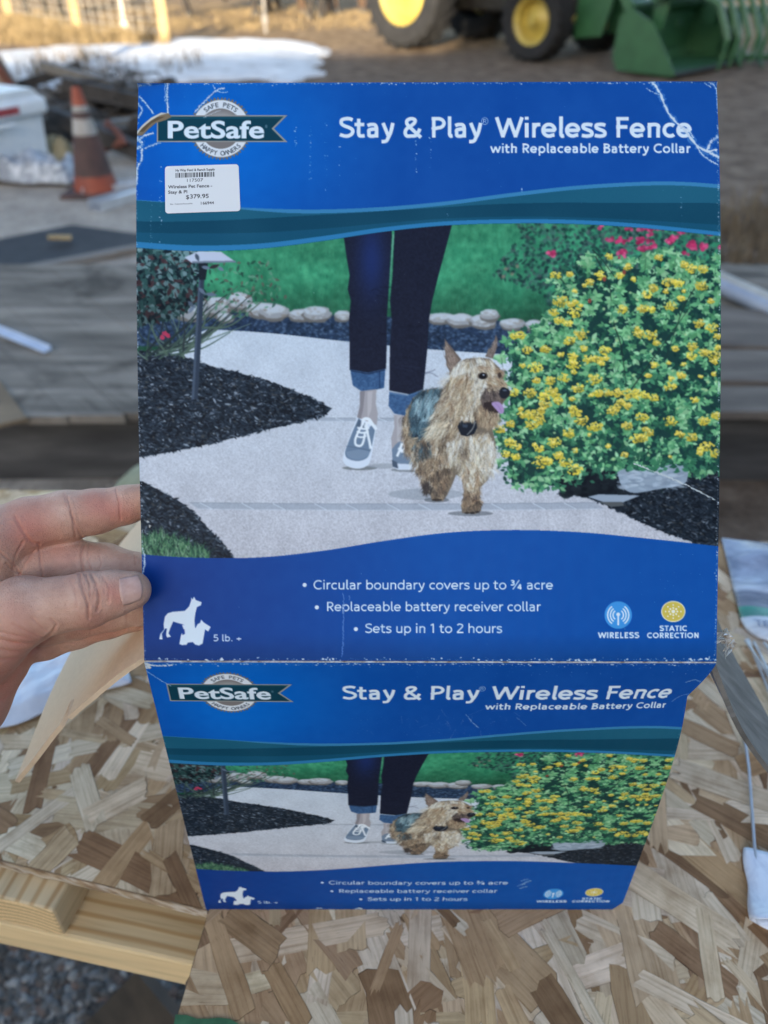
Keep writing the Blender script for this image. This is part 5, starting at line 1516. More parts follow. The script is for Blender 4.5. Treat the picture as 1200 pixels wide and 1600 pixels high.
    root = thing(name, label, 'wood sheet', root_loc, 0, 'strand boards of the table top')
    o = bpy.data.objects.new('panel', me); col.objects.link(o); o.parent = root
    return root
def xy(px, py, z=None):
    p = at_z(px, py, ZT if z is None else z); return (p.x, p.y)
TH_OSB = .0115
rl, rf = xy(327, 1426), xy(276, 1596)
fq = xy(352, 1605); fr = (rf[0] + 1.2, rf[1] + (fq[1] - rf[1]) / (fq[0] - rf[0]) * 1.2)
backY = at_z(1160, 842, ZT).y; backL = at_z(100, 763, ZT).y
sA = (rl[0] + (rl[0] - rf[0]) / (rl[1] - rf[1]) * (backY + .01 - rl[1]), backY + .01)
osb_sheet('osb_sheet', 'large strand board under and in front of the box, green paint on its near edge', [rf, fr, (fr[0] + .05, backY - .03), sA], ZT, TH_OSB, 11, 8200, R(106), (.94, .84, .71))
G_ = .002
lf0, lf1 = xy(0, 1344), xy(322, 1422)
dx = (lf1[1] - lf0[1]) / (lf1[0] - lf0[0])
lx = -1.15
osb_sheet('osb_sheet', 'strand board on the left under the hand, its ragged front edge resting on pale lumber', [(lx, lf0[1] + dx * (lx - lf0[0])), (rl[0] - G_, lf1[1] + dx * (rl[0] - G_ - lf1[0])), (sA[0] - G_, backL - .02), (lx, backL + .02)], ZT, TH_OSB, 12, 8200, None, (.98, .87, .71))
# green paint along the near edge of the right sheet
M_green = rough_mat('green_edge_paint', [(.3, (.02, .085, .035)), (.6, (.04, .14, .06)), (.8, (.16, .17, .10))], 90, .7, .0008)
gm = MB(); a = Vector((rf[0] - .001, rf[1], ZT)); b_ = Vector((fr[0], fr[1], ZT)); rr = np.random.RandomState(3)
n = 60; V = []
for i in range(n):
    p = a + (b_ - a) * (i / (n - 1)) * .35
    V += [p + Vector((0, .0012 + .0035 * rr.rand(), .0024)), p + Vector((0, -.0025, .0018)), p + Vector((0, -.0028, -TH_OSB * .9))]
gm.add(V, [(3 * i, 3 * i + 1, 3 * i + 4, 3 * i + 3) for i in range(n - 1)] + [(3 * i + 1, 3 * i + 2, 3 * i + 5, 3 * i + 4) for i in range(n - 1)])
sheets = [o for o in bpy.data.objects if o.name.startswith('osb_sheet')]
go = gm.build('painted_edge', M_green, sheets[0], sheets[0].location)

# ---- lumber under the left sheet
def lumber_mat(name, axis, light):
    m, t, b = new_mat(name)
    sc = {'x': (1.2, 30, 30), 'y': (30, 1.2, 30)}[axis]
    v = coords(t, 'Object', sc); n1 = noise(t, v, 1.6, 4, .5, 1.2)
    v2 = coords(t, 'Object', tuple(q * 9 for q in sc)); n2 = noise(t, v2, 1.0, 3, .6)
    w = node(t, 'ShaderNodeTexWave'); w.wave_type = 'BANDS'; w.bands_direction = 'Y' if axis == 'x' else 'X'
    w.inputs['Scale'].default_value = 26; w.inputs['Distortion'].default_value = 5; w.inputs['Detail'].default_value = 2; w.inputs['Detail Scale'].default_value = .6
    vv = coords(t, 'Object', (.25, 1, 1) if axis == 'x' else (1, .25, 1)); t.links.new(vv, w.inputs[0])
    r1 = ramp(t, [(.2, tuple(q * .66 for q in light)), (.55, light), (.9, tuple(min(1, q * 1.12) for q in light))]); t.links.new(n1, r1.inputs[0])
    r2 = ramp(t, [(.0, (1, 1, 1)), (.65, (1, 1, 1)), (.95, (.74, .58, .42))]); t.links.new(w.outputs[0], r2.inputs[0])
    c = mixc(t, .85, r1.outputs[0], r2.outputs[0], 'MULTIPLY')
    r3 = ramp(t, [(.3, (.72, .66, .58)), (.5, (1, 1, 1))]); t.links.new(n2, r3.inputs[0])
    c = mixc(t, .5, c, r3.outputs[0], 'MULTIPLY'); t.links.new(c, b.inputs['Base Color']); b.inputs['Roughness'].default_value = .65
    bump(t, b, n2, .0005, .4); return m
def endgrain_mat(name, centre, light):
    m, t, b = new_mat(name)
    tc = t.nodes.new('ShaderNodeTexCoord'); mp = t.nodes.new('ShaderNodeMapping'); mp.inputs['Location'].default_value = centre; mp.inputs['Scale'].default_value = (1, 0, 1)
    t.links.new(tc.outputs['Object'], mp.inputs[0])
    w = node(t, 'ShaderNodeTexWave'); w.wave_type = 'RINGS'; w.rings_direction = 'Y'; w.inputs['Scale'].default_value = 58; w.inputs['Distortion'].default_value = .9; w.inputs['Detail'].default_value = 2
    t.links.new(mp.outputs[0], w.inputs[0])
    r1 = ramp(t, [(.0, tuple(q * 1.05 for q in light)), (.6, light), (.95, tuple(q * .62 for q in light))]); t.links.new(w.outputs[0], r1.inputs[0])
    n = noise(t, coords(t, 'Object'), 600, 3); r2 = ramp(t, [(.3, (.75, .7, .6)), (.6, (1, 1, 1))]); t.links.new(n, r2.inputs[0])
    t.links.new(mixc(t, .7, r1.outputs[0], r2.outputs[0], 'MULTIPLY'), b.inputs['Base Color']); b.inputs['Roughness'].default_value = .8; return m
pine = (.74, .55, .30)
M_px, M_py = lumber_mat('pine_board', 'x', pine), lumber_mat('pine_block', 'y', (.66, .50, .29))
M_end = endgrain_mat('pine_end', (.03, 0, .10), (.74, .53, .28))
zb = ZT - TH_OSB - .001
bc = at_z(82, 1424, zb); bl = at_z(0, 1404, zb); br = at_z(134, 1394, zb)
ang = math.atan2(bc.y - bl.y, bc.x - bl.x)
t_ = thing('lumber_block', 'short pale lumber offcut with ring-marked end under the left strand board', 'lumber', bc)
t_.rotation_euler.z = ang
m = MB(); m.box((-.055, .150, -.019), (.11, .30, .038), None, .0025)
o = m.build('block', [M_py, M_end], t_)
for p in o.data.polygons:
    if abs(p.normal.y) > .9: p.material_index = 1
zb2 = zb - .0392
q0, q1 = at_z(0, 1442, zb2), at_z(310, 1510, zb2)
ang = math.atan2(q1.y - q0.y, q1.x - q0.x)
t_ = thing('lumber_beam', 'long pale lumber beam carrying the left strand board above the gravel', 'lumber', q0); t_.rotation_euler.z = ang
m = MB(); m.box((-.1, .072, -.020), (1.3, .144, .040), None, .003); o = m.build('beam', M_px, t_)
# supports that hold the table up
M_leg = lumber_mat('trestle_wood', 'x', (.40, .30, .19))
for k, (sx, lab) in enumerate(((-.62, 'wooden trestle under the left part of the table'), (.62, 'wooden trestle under the right part of the table'))):
    zt = zb2 - .0405 if sx < 0 else ZT - TH_OSB - .001
    tr = thing('trestle', lab, 'trestle', (sx, .52, 0))
    MB().box((0, 0, zt - .045), (.04, .44, .088), None, .003).build('crossbar', M_leg, tr)
    for sy in (-1, 1):
        for sxx in (-1, 1):
            m = MB(); a = Vector((sxx * .025, sy * .18, zt - .03)); b = Vector((sxx * .16, sy * .21, 0))
            m.tube([a, b], .026, 4); m.build('leg', M_leg, tr)

# ---- crumpled white cloth on the left sheet, behind the flap
def crumple(name, label, cat, c, sx, sy, h, seed, mat, rz=0.0, group=None):
    r = np.random.RandomState(seed); n = 60
    u = np.linspace(-1, 1, n); X, Y = np.meshgrid(u, u, indexing='ij')
    Z = np.zeros_like(X)
    for _ in range(22):
        a = r.rand() * math.pi; f = 2 + 7 * r.rand(); ph = r.rand() * 6
        Z += np.abs(np.sin((X * math.cos(a) + Y * math.sin(a)) * f + ph)) ** .8 / f
    Z = (Z - Z.min()) / np.ptp(Z)
    edge = np.clip((1 - np.maximum(np.abs(X), np.abs(Y))) * 4, 0, 1)
    Z = (Z * .7 + .3) * h * (.12 + .88 * edge)
    wx = 1 + .08 * np.sin(3 * Y + seed); wy = 1 + .08 * np.sin(4 * X + seed)
    ca, sa = math.cos(rz), math.sin(rz)
    PX, PY = X * sx * wx, Y * sy * wy
    m = MB(); V = [(PX[i, j] * ca - PY[i, j] * sa, PX[i, j] * sa + PY[i, j] * ca, Z[i, j] + .002) for i in range(n) for j in range(n)]
    m.add(V, [(i * n + j, (i + 1) * n + j, (i + 1) * n + j + 1, i * n + j + 1) for i in range(n - 1) for j in range(n - 1)])
    o = m.build(name, mat, None, smooth=True); o.location = c
    s_ = o.modifiers.new('thick', 'SOLIDIFY'); s_.thickness = .0015
    return tag(o, label, cat, group)
M_cloth = rough_mat('white_cloth', [(.3, (.62, .66, .74)), (.7, (.76, .79, .84))], 40, .9, .0008)
pc = at_z(88, 1046, ZT + .003)
crumple('cloth', 'crumpled white cloth on the strand board beside the brown flap', 'cloth', pc, .055, .05, .016, 4, M_cloth, .5)

# ---- plastic pouch with a green stripe, right
PA, PB = at_z(1128, 838, ZT + .006), at_z(1165, 992, ZT + .006)
pv = PA - PB; PL = pv.length; pv = pv / PL; pu = Vector((pv.y, -pv.x, 0))
def pf(px, py): return (at_z(px, py, ZT + .006) - PB).dot(pv) / PL
f1, f2, f3, f4 = pf(1158, 962), pf(1153, 945), pf(1149, 925), pf(1146, 910)
pm, t, b = new_mat('pouch_film')
v = coords(t, 'Object'); sep = t.nodes.new('ShaderNodeSeparateXYZ'); t.links.new(v, sep.inputs[0])
mr = node(t, 'ShaderNodeMapRange'); mr.inputs[1].default_value = -.1 * PL; mr.inputs[2].default_value = 1.1 * PL; t.links.new(sep.outputs[1], mr.inputs[0])
g_ = lambda f: (f + .1) / 1.2
r1 = ramp(t, [(0, (.62, .66, .70)), (g_(f1) - .01, (.60, .64, .69)), (g_(f1), (.03, .20, .15)), (g_(f2) - .01, (.04, .25, .18)), (g_(f2), (.15, .17, .22)), (g_(f3), (.18, .20, .26)), (g_(f3) + .03, (.50, .54, .62)), (g_(f4) + .02, (.26, .30, .39)), (1, (.22, .26, .36))]); t.links.new(mr.outputs[0], r1.inputs[0])
n1 = noise(t, coords(t, 'Object', (1, 2.2, 1)), 22, 5, .6, 1.4)
r2 = ramp(t, [(.35, (.62, .66, .72)), (.5, (1, 1, 1)), (.68, (1.35, 1.35, 1.35))]); t.links.new(n1, r2.inputs[0])
t.links.new(mixc(t, .9, r1.outputs[0], r2.outputs[0], 'MULTIPLY'), b.inputs['Base Color'])
b.inputs['Roughness'].default_value = .2; b.inputs['Specular IOR Level'].default_value = .6; bump(t, b, n1, .004, .5)
root = thing('plastic_pouch', 'clear plastic pouch with a green stripe lying on the strand board right of the lid', 'pouch', (PB.x, PB.y, ZT + .003), math.atan2(pu.y, pu.x))
n = 44; m = MB(); V = []
for i in range(n):
    for j in range(n):
        u, w = i / (n - 1), j / (n - 1)
        x, y = u * .16, (w * 1.02 - .02) * PL
        rad = .03; dx_, dy_ = max(rad - x, 0), max(rad - (y + .02 * PL), 0)
        d = math.hypot(dx_, dy_)
        if dx_ > 0 and dy_ > 0 and d > rad: x, y = rad - dx_ / d * rad, rad - .02 * PL - dy_ / d * rad
        z = .006 * (1 - (2 * u - 1) ** 6) * (1 - (2 * w - 1) ** 6) * (1 + .3 * math.sin(14 * u + 5 * w) + .25 * math.sin(19 * w - 7 * u))
        V.append((x, y, z))
m.add(V, [(i * n + j, (i + 1) * n + j, (i + 1) * n + j + 1, i * n + j + 1) for i in range(n - 1) for j in range(n - 1)])
o = m.build('pouch', pm, root, smooth=True); so_ = o.modifiers.new('thick', 'SOLIDIFY'); so_.thickness = .001
# the few printed marks on its pale header
c = bpy.data.curves.new('print', 'FONT'); c.body = 'TEX'; c.size = .013; c.offset = .0003
to = bpy.data.objects.new('print', c); col.objects.link(to); dg = bpy.context.evaluated_depsgraph_get()
me = bpy.data.meshes.new_from_object(to.evaluated_get(dg)); bpy.data.objects.remove(to)
mk = rough_mat('grey_ink', [(.3, (.18, .22, .32)), (.7, (.24, .28, .38))], 50, .6, 0)
lp = at_z(1178, 982, ZT + .008) - Vector((PB.x, PB.y, 0)); lx_, ly_ = lp.dot(pu), lp.dot(pv)
for v_ in me.vertices: v_.co = (v_.co.x + lx_, v_.co.y + ly_, .0095)
me.materials.clear(); me.materials.append(mk); o = bpy.data.objects.new('lettering', me); col.objects.link(o); o.parent = root

# ---- marker flags on wire stems
M_wire = rough_mat('wire', [(.3, (.42, .44, .47)), (.7, (.52, .54, .58))], 80, .35, 0, metal=.6)
fm, t, b = new_mat('white_vinyl'); v = coords(t, 'Object'); n1 = noise(t, v, 45, 5, .65, .8)
r1 = ramp(t, [(.35, (.58, .62, .72)), (.55, (.74, .78, .86))]); t.links.new(n1, r1.inputs[0]); t.links.new(r1.outputs[0], b.inputs['Base Color']); b.inputs['Roughness'].default_value = .38
b.inputs['Subsurface Weight'].default_value = .0; bump(t, b, n1, .0012, .35)
def marker_flag(label, base, ang, wire_len, up=.0, flag=True, group='wire marker flags on the table'):
    """flag lying at the origin, wire running along +y"""
    t_ = thing('marker_flag', label, 'flag', base, ang, group)
    MB().tube([(0, -.055, .006), (0, 0, .006), (.002, wire_len * .5, .006 + up * .5), (.0, wire_len, .006 + up)], .0013, 8).build('wire_stem', M_wire, t_)
    if flag:
        n, L_ = 40, 16; m = MB(); V = []
        for i in range(L_):
            f = i / (L_ - 1)
            for j in range(n):
                q = 2 * math.pi * j / n * .985 + .1
                wdt = .0215 * (1 + .06 * f); hgt = .0030 + .0068 * f ** 2
                x = wdt * math.copysign(abs(math.cos(q)) ** .42, math.cos(q)) + .014; z = hgt * math.copysign(abs(math.sin(q)) ** .8, math.sin(q)) + hgt + .0008
                V.append((x + .0008 * math.sin(9 * f + q), -.060 * f - .001 + .003 * math.sin(q * 2) * f, z + .0006 * math.sin(7 * f + 3 * q)))
        m.add(V, [(i * n + j, (i + 1) * n + j, (i + 1) * n + (j + 1) % n, i * n + (j + 1) % n) for i in range(L_ - 1) for j in range(n - 1)])
        inner = [(x * .8 + .003, y, z * .45 + .003) for x, y, z in V[:]]
        m.add(inner, [(i * n + j, (i + 1) * n + j, (i + 1) * n + j + 1, i * n + j + 1) for i in range(L_ - 1) for j in range(4, n // 2 + 3)])
        o = m.build('flag', fm, t_, smooth=True); s_ = o.modifiers.new('thick', 'SOLIDIFY'); s_.thickness = .0006
    return t_
a, b_ = at_z(1179, 1325, ZT + .006), at_z(1156, 1098, ZT + .006)
an = math.atan2(b_.y - a.y, b_.x - a.x) - math.pi / 2
marker_flag('folded white marker flag lying on the strand board with its grey wire stem', Vector((a.x, a.y, ZT)), an, (b_ - a).length)
a2, b2 = at_z(1212, 1330, ZT + .006), at_z(1186, 1160, ZT + .006)
marker_flag('second folded white marker flag, cut off by the right edge of the photo', Vector((a2.x + .028, a2.y + .012, ZT)), math.atan2(b2.y - a2.y, b2.x - a2.x) - math.pi / 2 + .04, .17)
for k, (x0_, y0_, x1_, y1_) in enumerate(((1168, 1000, 1238, 1190), (1176, 1008, 1290, 1240), (1190, 1012, 1262, 1120), (1160, 1012, 1216, 1110), (1182, 1040, 1254, 1206))):
    a, b_ = at_z(x1_, y1_, ZT + .006), at_z(x0_, y0_, ZT + .006)
    marker_flag('white marker flag from the bundle of wire stems on the right beside the grey flap', Vector((a.x, a.y, ZT + .001 + .0032 * k)), math.atan2(b_.y - a.y, b_.x - a.x) - math.pi / 2, (b_ - a).length, .0, True, 'bundle of marker flags')
# ================================================================ the yard behind
def ground_mat():
    m, t, b = new_mat('yard_ground')
    v = coords(t, 'Object')
    big = noise(t, v, .55, 5, .6); mid = noise(t, v, 4.5, 6, .65); fine = noise(t, v, 42, 5, .6)
    dirt = ramp(t, [(.3, (.085, .060, .043)), (.5, (.165, .120, .088)), (.7, (.27, .205, .155))]); t.links.new(mid, dirt.inputs[0])
    grey = ramp(t, [(.3, (.28, .245, .21)), (.5, (.40, .355, .305)), (.72, (.50, .445, .385))]); t.links.new(mid, grey.inputs[0])
    grass = ramp(t, [(.30, (.09, .058, .033)), (.48, (.21, .14, .078)), (.66, (.33, .235, .135))]); t.links.new(mid, grass.inputs[0])
    sep = t.nodes.new('ShaderNodeSeparateXYZ'); t.links.new(v, sep.inputs[0])
    # grey hard standing on the left between 3 and 8 m
    def smooth(src, a, c):
        n = node(t, 'ShaderNodeMapRange'); n.interpolation_type = 'SMOOTHSTEP'; n.inputs[1].default_value = a; n.inputs[2].default_value = c
        t.links.new(src, n.inputs[0]); return n.outputs[0]
    wob = node(t, 'ShaderNodeMath', operation='MULTIPLY_ADD'); wob.inputs[1].default_value = 2.4; t.links.new(big, wob.inputs[0]); t.links.new(sep.outputs[1], wob.inputs[2])
    wox = node(t, 'ShaderNodeMath', operation='MULTIPLY_ADD'); wox.inputs[1].default_value = 1.6; t.links.new(big, wox.inputs[0]); t.links.new(sep.outputs[0], wox.inputs[2])
    hard = node(t, 'ShaderNodeMath', operation='MULTIPLY'); t.links.new(smooth(wob.outputs[0], 9.3, 8.3), hard.inputs[0]); t.links.new(smooth(wox.outputs[0], .6, -.4), hard.inputs[1])
    c = mixc(t, hard.outputs[0], dirt.outputs[0], grey.outputs[0])
    far = smooth(wob.outputs[0], 14.6, 16.4)  # dry field's tan, pulled nearer to put sunlight into the ground colour
    c = mixc(t, far, c, grass.outputs[0])
    r = ramp(t, [(.3, (.66, .65, .64)), (.55, (1, 1, 1)), (.75, (1.18, 1.17, 1.15))]); t.links.new(fine, r.inputs[0])
    c = mixc(t, .8, c, r.outputs[0], 'MULTIPLY'); t.links.new(c, b.inputs['Base Color']); b.inputs['Roughness'].default_value = .95; b.inputs['Specular IOR Level'].default_value = .15
    ad = node(t, 'ShaderNodeMath', operation='ADD'); t.links.new(fine, ad.inputs[0]); t.links.new(mid, ad.inputs[1]); bump(t, b, ad.outputs[0], .03, .6)
    return m
m = MB(); V = []; F = []
gx = sorted(set([-400, -200, -100, -60, -40] + [q * 1.0 for q in range(-30, 31)] + [40, 60, 100, 200, 400])); gy = sorted(set([-80, -40, -20, -10] + [q * 1.0 for q in range(-6, 46)] + [50, 60, 80, 120, 200, 400, 700]))
rg = np.random.RandomState(6)
for y in gy:
    for x in gx:
        z = .0 if y < 6 else .035 * math.sin(x * .7 + y * .4) * math.sin(y * .5) * min(1, (y - 6) / 6)
        V.append((x, y, z))
nx = len(gx)
m.add(V, [(i * nx + j, i * nx + j + 1, (i + 1) * nx + j + 1, (i + 1) * nx + j) for i in range(len(gy) - 1) for j in range(nx - 1)])
kind(m.build('ground', ground_mat(), None, smooth=True), 'structure')

# snow: a thin uneven sheet with melted holes
def snow(name, outline, seed, hole, zmax=.07):
    r = np.random.RandomState(seed); P2 = np.array(outline); lo, hi = P2.min(0), P2.max(0)
    st_ = .12; nx, ny = int((hi[0] - lo[0]) / st_) + 2, int((hi[1] - lo[1]) / st_) + 2
    nz = vnoise(ny, nx, 9, seed) * .6 + vnoise(ny, nx, 3.2, seed + 1) * .4
    q = np.roll(P2, -1, 0)
    H = np.zeros((ny, nx))
    for i in range(ny):
        for j in range(nx):
            p = np.array([lo[0] + j * st_, lo[1] + i * st_])
            ab = q - P2; tt = np.clip(((p - P2) * ab).sum(1) / (ab * ab).sum(1), 0, 1); d = np.hypot(*(p - P2 - ab * tt[:, None]).T).min()
            d = d if inside(P2, *p) else -d
            H[i, j] = min(1, max(-1, d / .7)) * .8 + (nz[i, j] - hole) * 1.5
    m = MB(); V = [(lo[0] + j * st_, lo[1] + i * st_, .05 + min(zmax, H[i, j] * .08 - .03) if H[i, j] > 0 else -.06) for i in range(ny) for j in range(nx)]
    F = [(i * nx + j, i * nx + j + 1, (i + 1) * nx + j + 1, (i + 1) * nx + j) for i in range(ny - 1) for j in range(nx - 1) if H[i:i + 2, j:j + 2].max() > 0]
    m.add(V, F); o = m.build(name, M_snow, None, smooth=True); return kind(o, 'structure')
M_snow = rough_mat('old_snow', [(.30, (.26, .24, .22)), (.42, (.56, .565, .58)), (.75, (.72, .73, .74))], 4, .7, .03, 10)
g0 = lambda px, py: tuple(at_z(px, py, 0))[:2]
snow('snow_patch', [g0(-120, 140), g0(0, 136), g0(120, 132), g0(300, 136), g0(420, 130), g0(532, 120), g0(500, 88), g0(440, 66), g0(290, 62), g0(140, 68), g0(0, 78), g0(-160, 84)], 31, .49)
snow('snow_drift', [g0(160, 58), g0(250, 62), g0(258, 52), g0(210, 48), g0(150, 52)], 33, .40)

# ---- dry grass and stalks
def tufts(name, spots, seed, hmin, hmax, mat, per=60, spread=.3):
    r = np.random.RandomState(seed); m = MB()
    for x, y, s_ in spots:
        for _ in range(int(per * s_)):
            a = r.rand() * 6.28; q = math.sqrt(r.rand()) * spread * s_; bx, by = x + q * math.cos(a), y + q * math.sin(a)
            h_ = hmin + (hmax - hmin) * r.rand(); lx, ly = r.randn() * h_ * .35, r.randn() * h_ * .35; w = .004 + .006 * r.rand()
            c, s2 = math.cos(a), math.sin(a)
            m.add([(bx - w * s2, by + w * c, -.02), (bx + w * s2, by - w * c, -.02), (bx + lx * .4 + w * .7 * s2, by + ly * .4 - w * .7 * c, h_ * .6), (bx + lx * .4 - w * .7 * s2, by + ly * .4 + w * .7 * c, h_ * .6), (bx + lx, by + ly, h_)], [(0, 1, 2, 3), (3, 2, 4)])
    return kind(m.build(name, mat), 'stuff')
M_dry = rough_mat('dry_grass', [(.3, (.14, .095, .045)), (.5, (.23, .165, .08)), (.7, (.32, .24, .125))], 5, .9, 0)
M_stalk = rough_mat('dead_stalks', [(.3, (.10, .075, .05)), (.7, (.22, .17, .11))], 5, .9, 0)
rr = np.random.RandomState(8)
sp = []
for _ in range(75):
    px, py = rr.rand() * 110 - 20, 36 + rr.rand() * 36; sp.append((*g0(px, py), .6 + rr.rand()))
for _ in range(45):
    px, py = 90 + rr.rand() * 110, 56 + rr.rand() * 18; sp.append((*g0(px, py), .5 + rr.rand() * .8))
for _ in range(26):
    px = 200 + rr.rand() * 60; sp.append((*g0(px, 68 + rr.rand() * 8), .4 + rr.rand() * .6))
tufts('dry_grass', sp, 4, .06, .27, M_dry)
sp = [(*g0(rr.rand() * 620 - 30, 8 + 38 * rr.rand()), .5 + rr.rand()) for _ in range(90)]
tufts('field_grass', sp, 5, .03, .11, M_dry, 50, .6)
sp = [(*g0(20 + rr.rand() * 200, 96 + rr.rand() * 50), .25 + rr.rand() * .4) for _ in range(46)] + [(*g0(245 + rr.rand() * 70, 98 + rr.rand() * 24), .2 + .25 * rr.rand()) for _ in range(10)]
tufts('dead_stalks', sp, 6, .12, .40, M_stalk, 20, .35)
sp = [(*g0(1128 + rr.rand() * 120, 330 + rr.rand() * 90), .3 + rr.rand() * .4) for _ in range(30)]
tufts('yard_weeds', sp, 7, .05, .2, M_stalk, 40, .3)

# ---- fence posts, each its own, and the wire between
M_post = rough_mat('fence_post_wood', [(.3, (.26, .175, .08)), (.55, (.36, .26, .125)), (.75, (.43, .33, .17))], 9, .85, .004, 6, (3, 3, .5))
M_steel = rough_mat('dull_steel', [(.3, (.10, .095, .09)), (.7, (.19, .18, .17))], 20, .6, .001, metal=.4)
M_fw = rough_mat('fence_wire', [(.3, (.30, .27, .22)), (.7, (.42, .38, .32))], 20, .5, 0, metal=.5)
pa, pb, pc_ = Vector((*g0(260, 73), 0)), Vector((*g0(124, 54), 0)), Vector((*g0(18, 36), 0))
pd = pa + (pa - pb) * .9
for k, (p, lab) in enumerate(((pa, 'square wooden fence post nearest the box, rising from the snow'), (pb, 'square wooden fence post standing in dry grass, second from the left'), (pc_, 'square wooden fence post at the left edge, farthest away'))):
    w = .15
    t_ = thing('fence_post', lab, 'fence post', p, .2, 'wooden posts of the wire fence')
    m = MB(); m.box((0, 0, .62), (w, w, 1.34), None, .012); m.build('post', M_post, t_)
    MB().box((0, -w / 2 - .006, 1.0), (.02, .012, .03)).build('wire_staple', M_steel, t_)
fw = thing('wire_fence', 'wire mesh fence strung between the wooden posts across the snow', 'fence', pa)
for a, b_, nn_ in ((pa, pb, 8), (pb, pc_, 8)):
    m = MB(); a = a + Vector((0, -.09, 0)); b_ = b_ + Vector((0, -.09, 0))
    for z in (.12, .24, .36, .50, .64, .80, .96, 1.14):
        m.tube([a + Vector((0, 0, z)), (a + b_) / 2 + Vector((0, 0, z - .012)), b_ + Vector((0, 0, z))], .0065, 5, False)
    k = int((b_ - a).length / .28)
    for i in range(1, k):
        p = a + (b_ - a) * (i / k); m.tube([p + Vector((0, .004, .12)), p + Vector((0, .004, 1.14))], .0045, 4, False)
    m.build('wire_mesh', M_fw, fw, pa)
for k, (px, py) in enumerate(((415, 50), (198, 60))):
    p = Vector((*g0(px, py), 0))
    t_ = thing('steel_post', ('thin dark steel fence post behind the far side of the snow', 'thin pale steel fence post between two wooden posts')[k], 'fence post', p)
    m = MB(); m.box((0, 0, .7), (.045, .012, 1.5)); m.box((0, .014, .7), (.012, .02, 1.5))
    m.build('rail', (M_steel, M_fw)[k], t_)
    MB().box((0, 0, .20), (.10, .008, .12)).build('anchor_plate', (M_steel, M_fw)[k], t_)

# ---- cattle beyond the fence
M_cow = [rough_mat('dark_hide', [(.3, (.018, .014, .012)), (.7, (.04, .032, .027))], 12, .8, .004), rough_mat('brown_hide', [(.3, (.05, .028, .016)), (.7, (.09, .052, .03))], 12, .8, .004)]
M_hoof = rough_mat('hoof', [(.3, (.02, .018, .016)), (.7, (.05, .045, .04))], 30, .6, 0)
M_eye = rough_mat('dark_eye', [(.3, (.004, .004, .004)), (.7, (.008, .007, .006))], 9, .2, 0)
def cow(label, loc, rz, mat, sc=1.0, graze=True):
    t_ = thing('cow', label, 'cow', loc, rz, 'cattle in the dry field')
    m = bpy.data.meshes.new('body')
    hz = .35 if graze else 1.25
    vs_ = [((.0, 0, 1.0), .36), ((.45, 0, 1.02), .36), ((-.45, 0, 1.04), .35), ((-.78, 0, 1.08), .26), ((.72, 0, 1.05), .30), ((1.0, 0, 1.02 if graze else 1.28), .18), ((1.28, 0, .72 if graze else 1.42), .13), ((1.46, 0, hz + .08 if graze else 1.36), .11), ((1.60, 0, hz - .12 if graze else 1.20), .075)]
    es = [(0, 1), (0, 2), (2, 3), (1, 4), (4, 5), (5, 6), (6, 7), (7, 8)]
    for sy in (-1, 1):
        b = len(vs_)
        vs_ += [((.62, sy * .17, .78), .15), ((.64, sy * .18, .48), .082), ((.62, sy * .18, .22), .055), ((.66, sy * .18, .04), .06)]
        es += [(4, b), (b, b + 1), (b + 1, b + 2), (b + 2, b + 3)]
        b = len(vs_)
        vs_ += [((-.66, sy * .19, .82), .19), ((-.58, sy * .20, .58), .10), ((-.80, sy * .20, .36), .06), ((-.74, sy * .20, .04), .06)]
        es += [(3, b), (b, b + 1), (b + 1, b + 2), (b + 2, b + 3)]
        b = len(vs_); e0 = vs_[6][0]; vs_ += [((e0[0] + .02, sy * .16, e0[2] + .08), .045), ((e0[0] - .02, sy * .27, e0[2] + .08), .03)]; es += [(6, b), (b, b + 1)]
    b = len(vs_); vs_ += [((-1.0, 0, 1.1), .05), ((-1.08, 0, .7), .03), ((-1.06, 0, .42), .05)]; es += [(3, b), (b, b + 1), (b + 1, b + 2)]
    m.from_pydata([v for v, _ in vs_], es, []); o = bpy.data.objects.new('body', m); col.objects.link(o)
    sk = o.modifiers.new('skin', 'SKIN'); su = o.modifiers.new('sub', 'SUBSURF'); su.levels = 1; su.render_levels = 1
    for i, (v, r_) in enumerate(vs_): m.skin_vertices[0].data[i].radius = (r_, r_)
    m.skin_vertices[0].data[0].use_root = True
    dg = bpy.context.evaluated_depsgraph_get(); me = bpy.data.meshes.new_from_object(o.evaluated_get(dg)); bpy.data.objects.remove(o)
    me.materials.clear(); me.materials.append(mat); me.polygons.foreach_set('use_smooth', [True] * len(me.polygons))
    b_ = bpy.data.objects.new('body', me); col.objects.link(b_); b_.parent = t_
    for x, y in ((.67, .18), (.67, -.18), (-.73, .20), (-.73, -.20)):
        MB().lathe([(0, -.0), (.07, 0), (.066, .05), (.055, .09), (0, .09)], 12, Matrix.Translation((x, y, 0))).build('hoof', M_hoof, t_)
    e = vs_[7][0]
    for s_ in (-1, 1):
        MB().lathe([(0, -.018), (.013, -.013), (.018, 0), (.013, .013), (0, .018)], 10, Matrix.Translation((e[0] - .03, s_ * .10, e[2] + .03))).build('eye', M_eye, t_)
    t_.scale = (sc, sc, sc); return t_
cow('dark cow standing at the upper left behind the wire fence', (*g0(62, 30), 0), R(80), M_cow[0], 1.0, False)
cow('dark cow whose legs show just left of the thin steel post', (*g0(352, 25), 0), R(10), M_cow[0], 1.05, False)
cow('dark cow with a pale muzzle grazing, middle of the group right of the steel post', (*g0(446, 26), 0), R(150), M_cow[0], 1.05, True)
cow('brown cow standing behind the grazing cow', (*g0(478, 20), 0), R(-20), M_cow[1], 1.05, False)
cow('brown cow at the right end of the herd, nearest the tractor', (*g0(524, 20), 0), R(15), M_cow[1], 1.0, False)

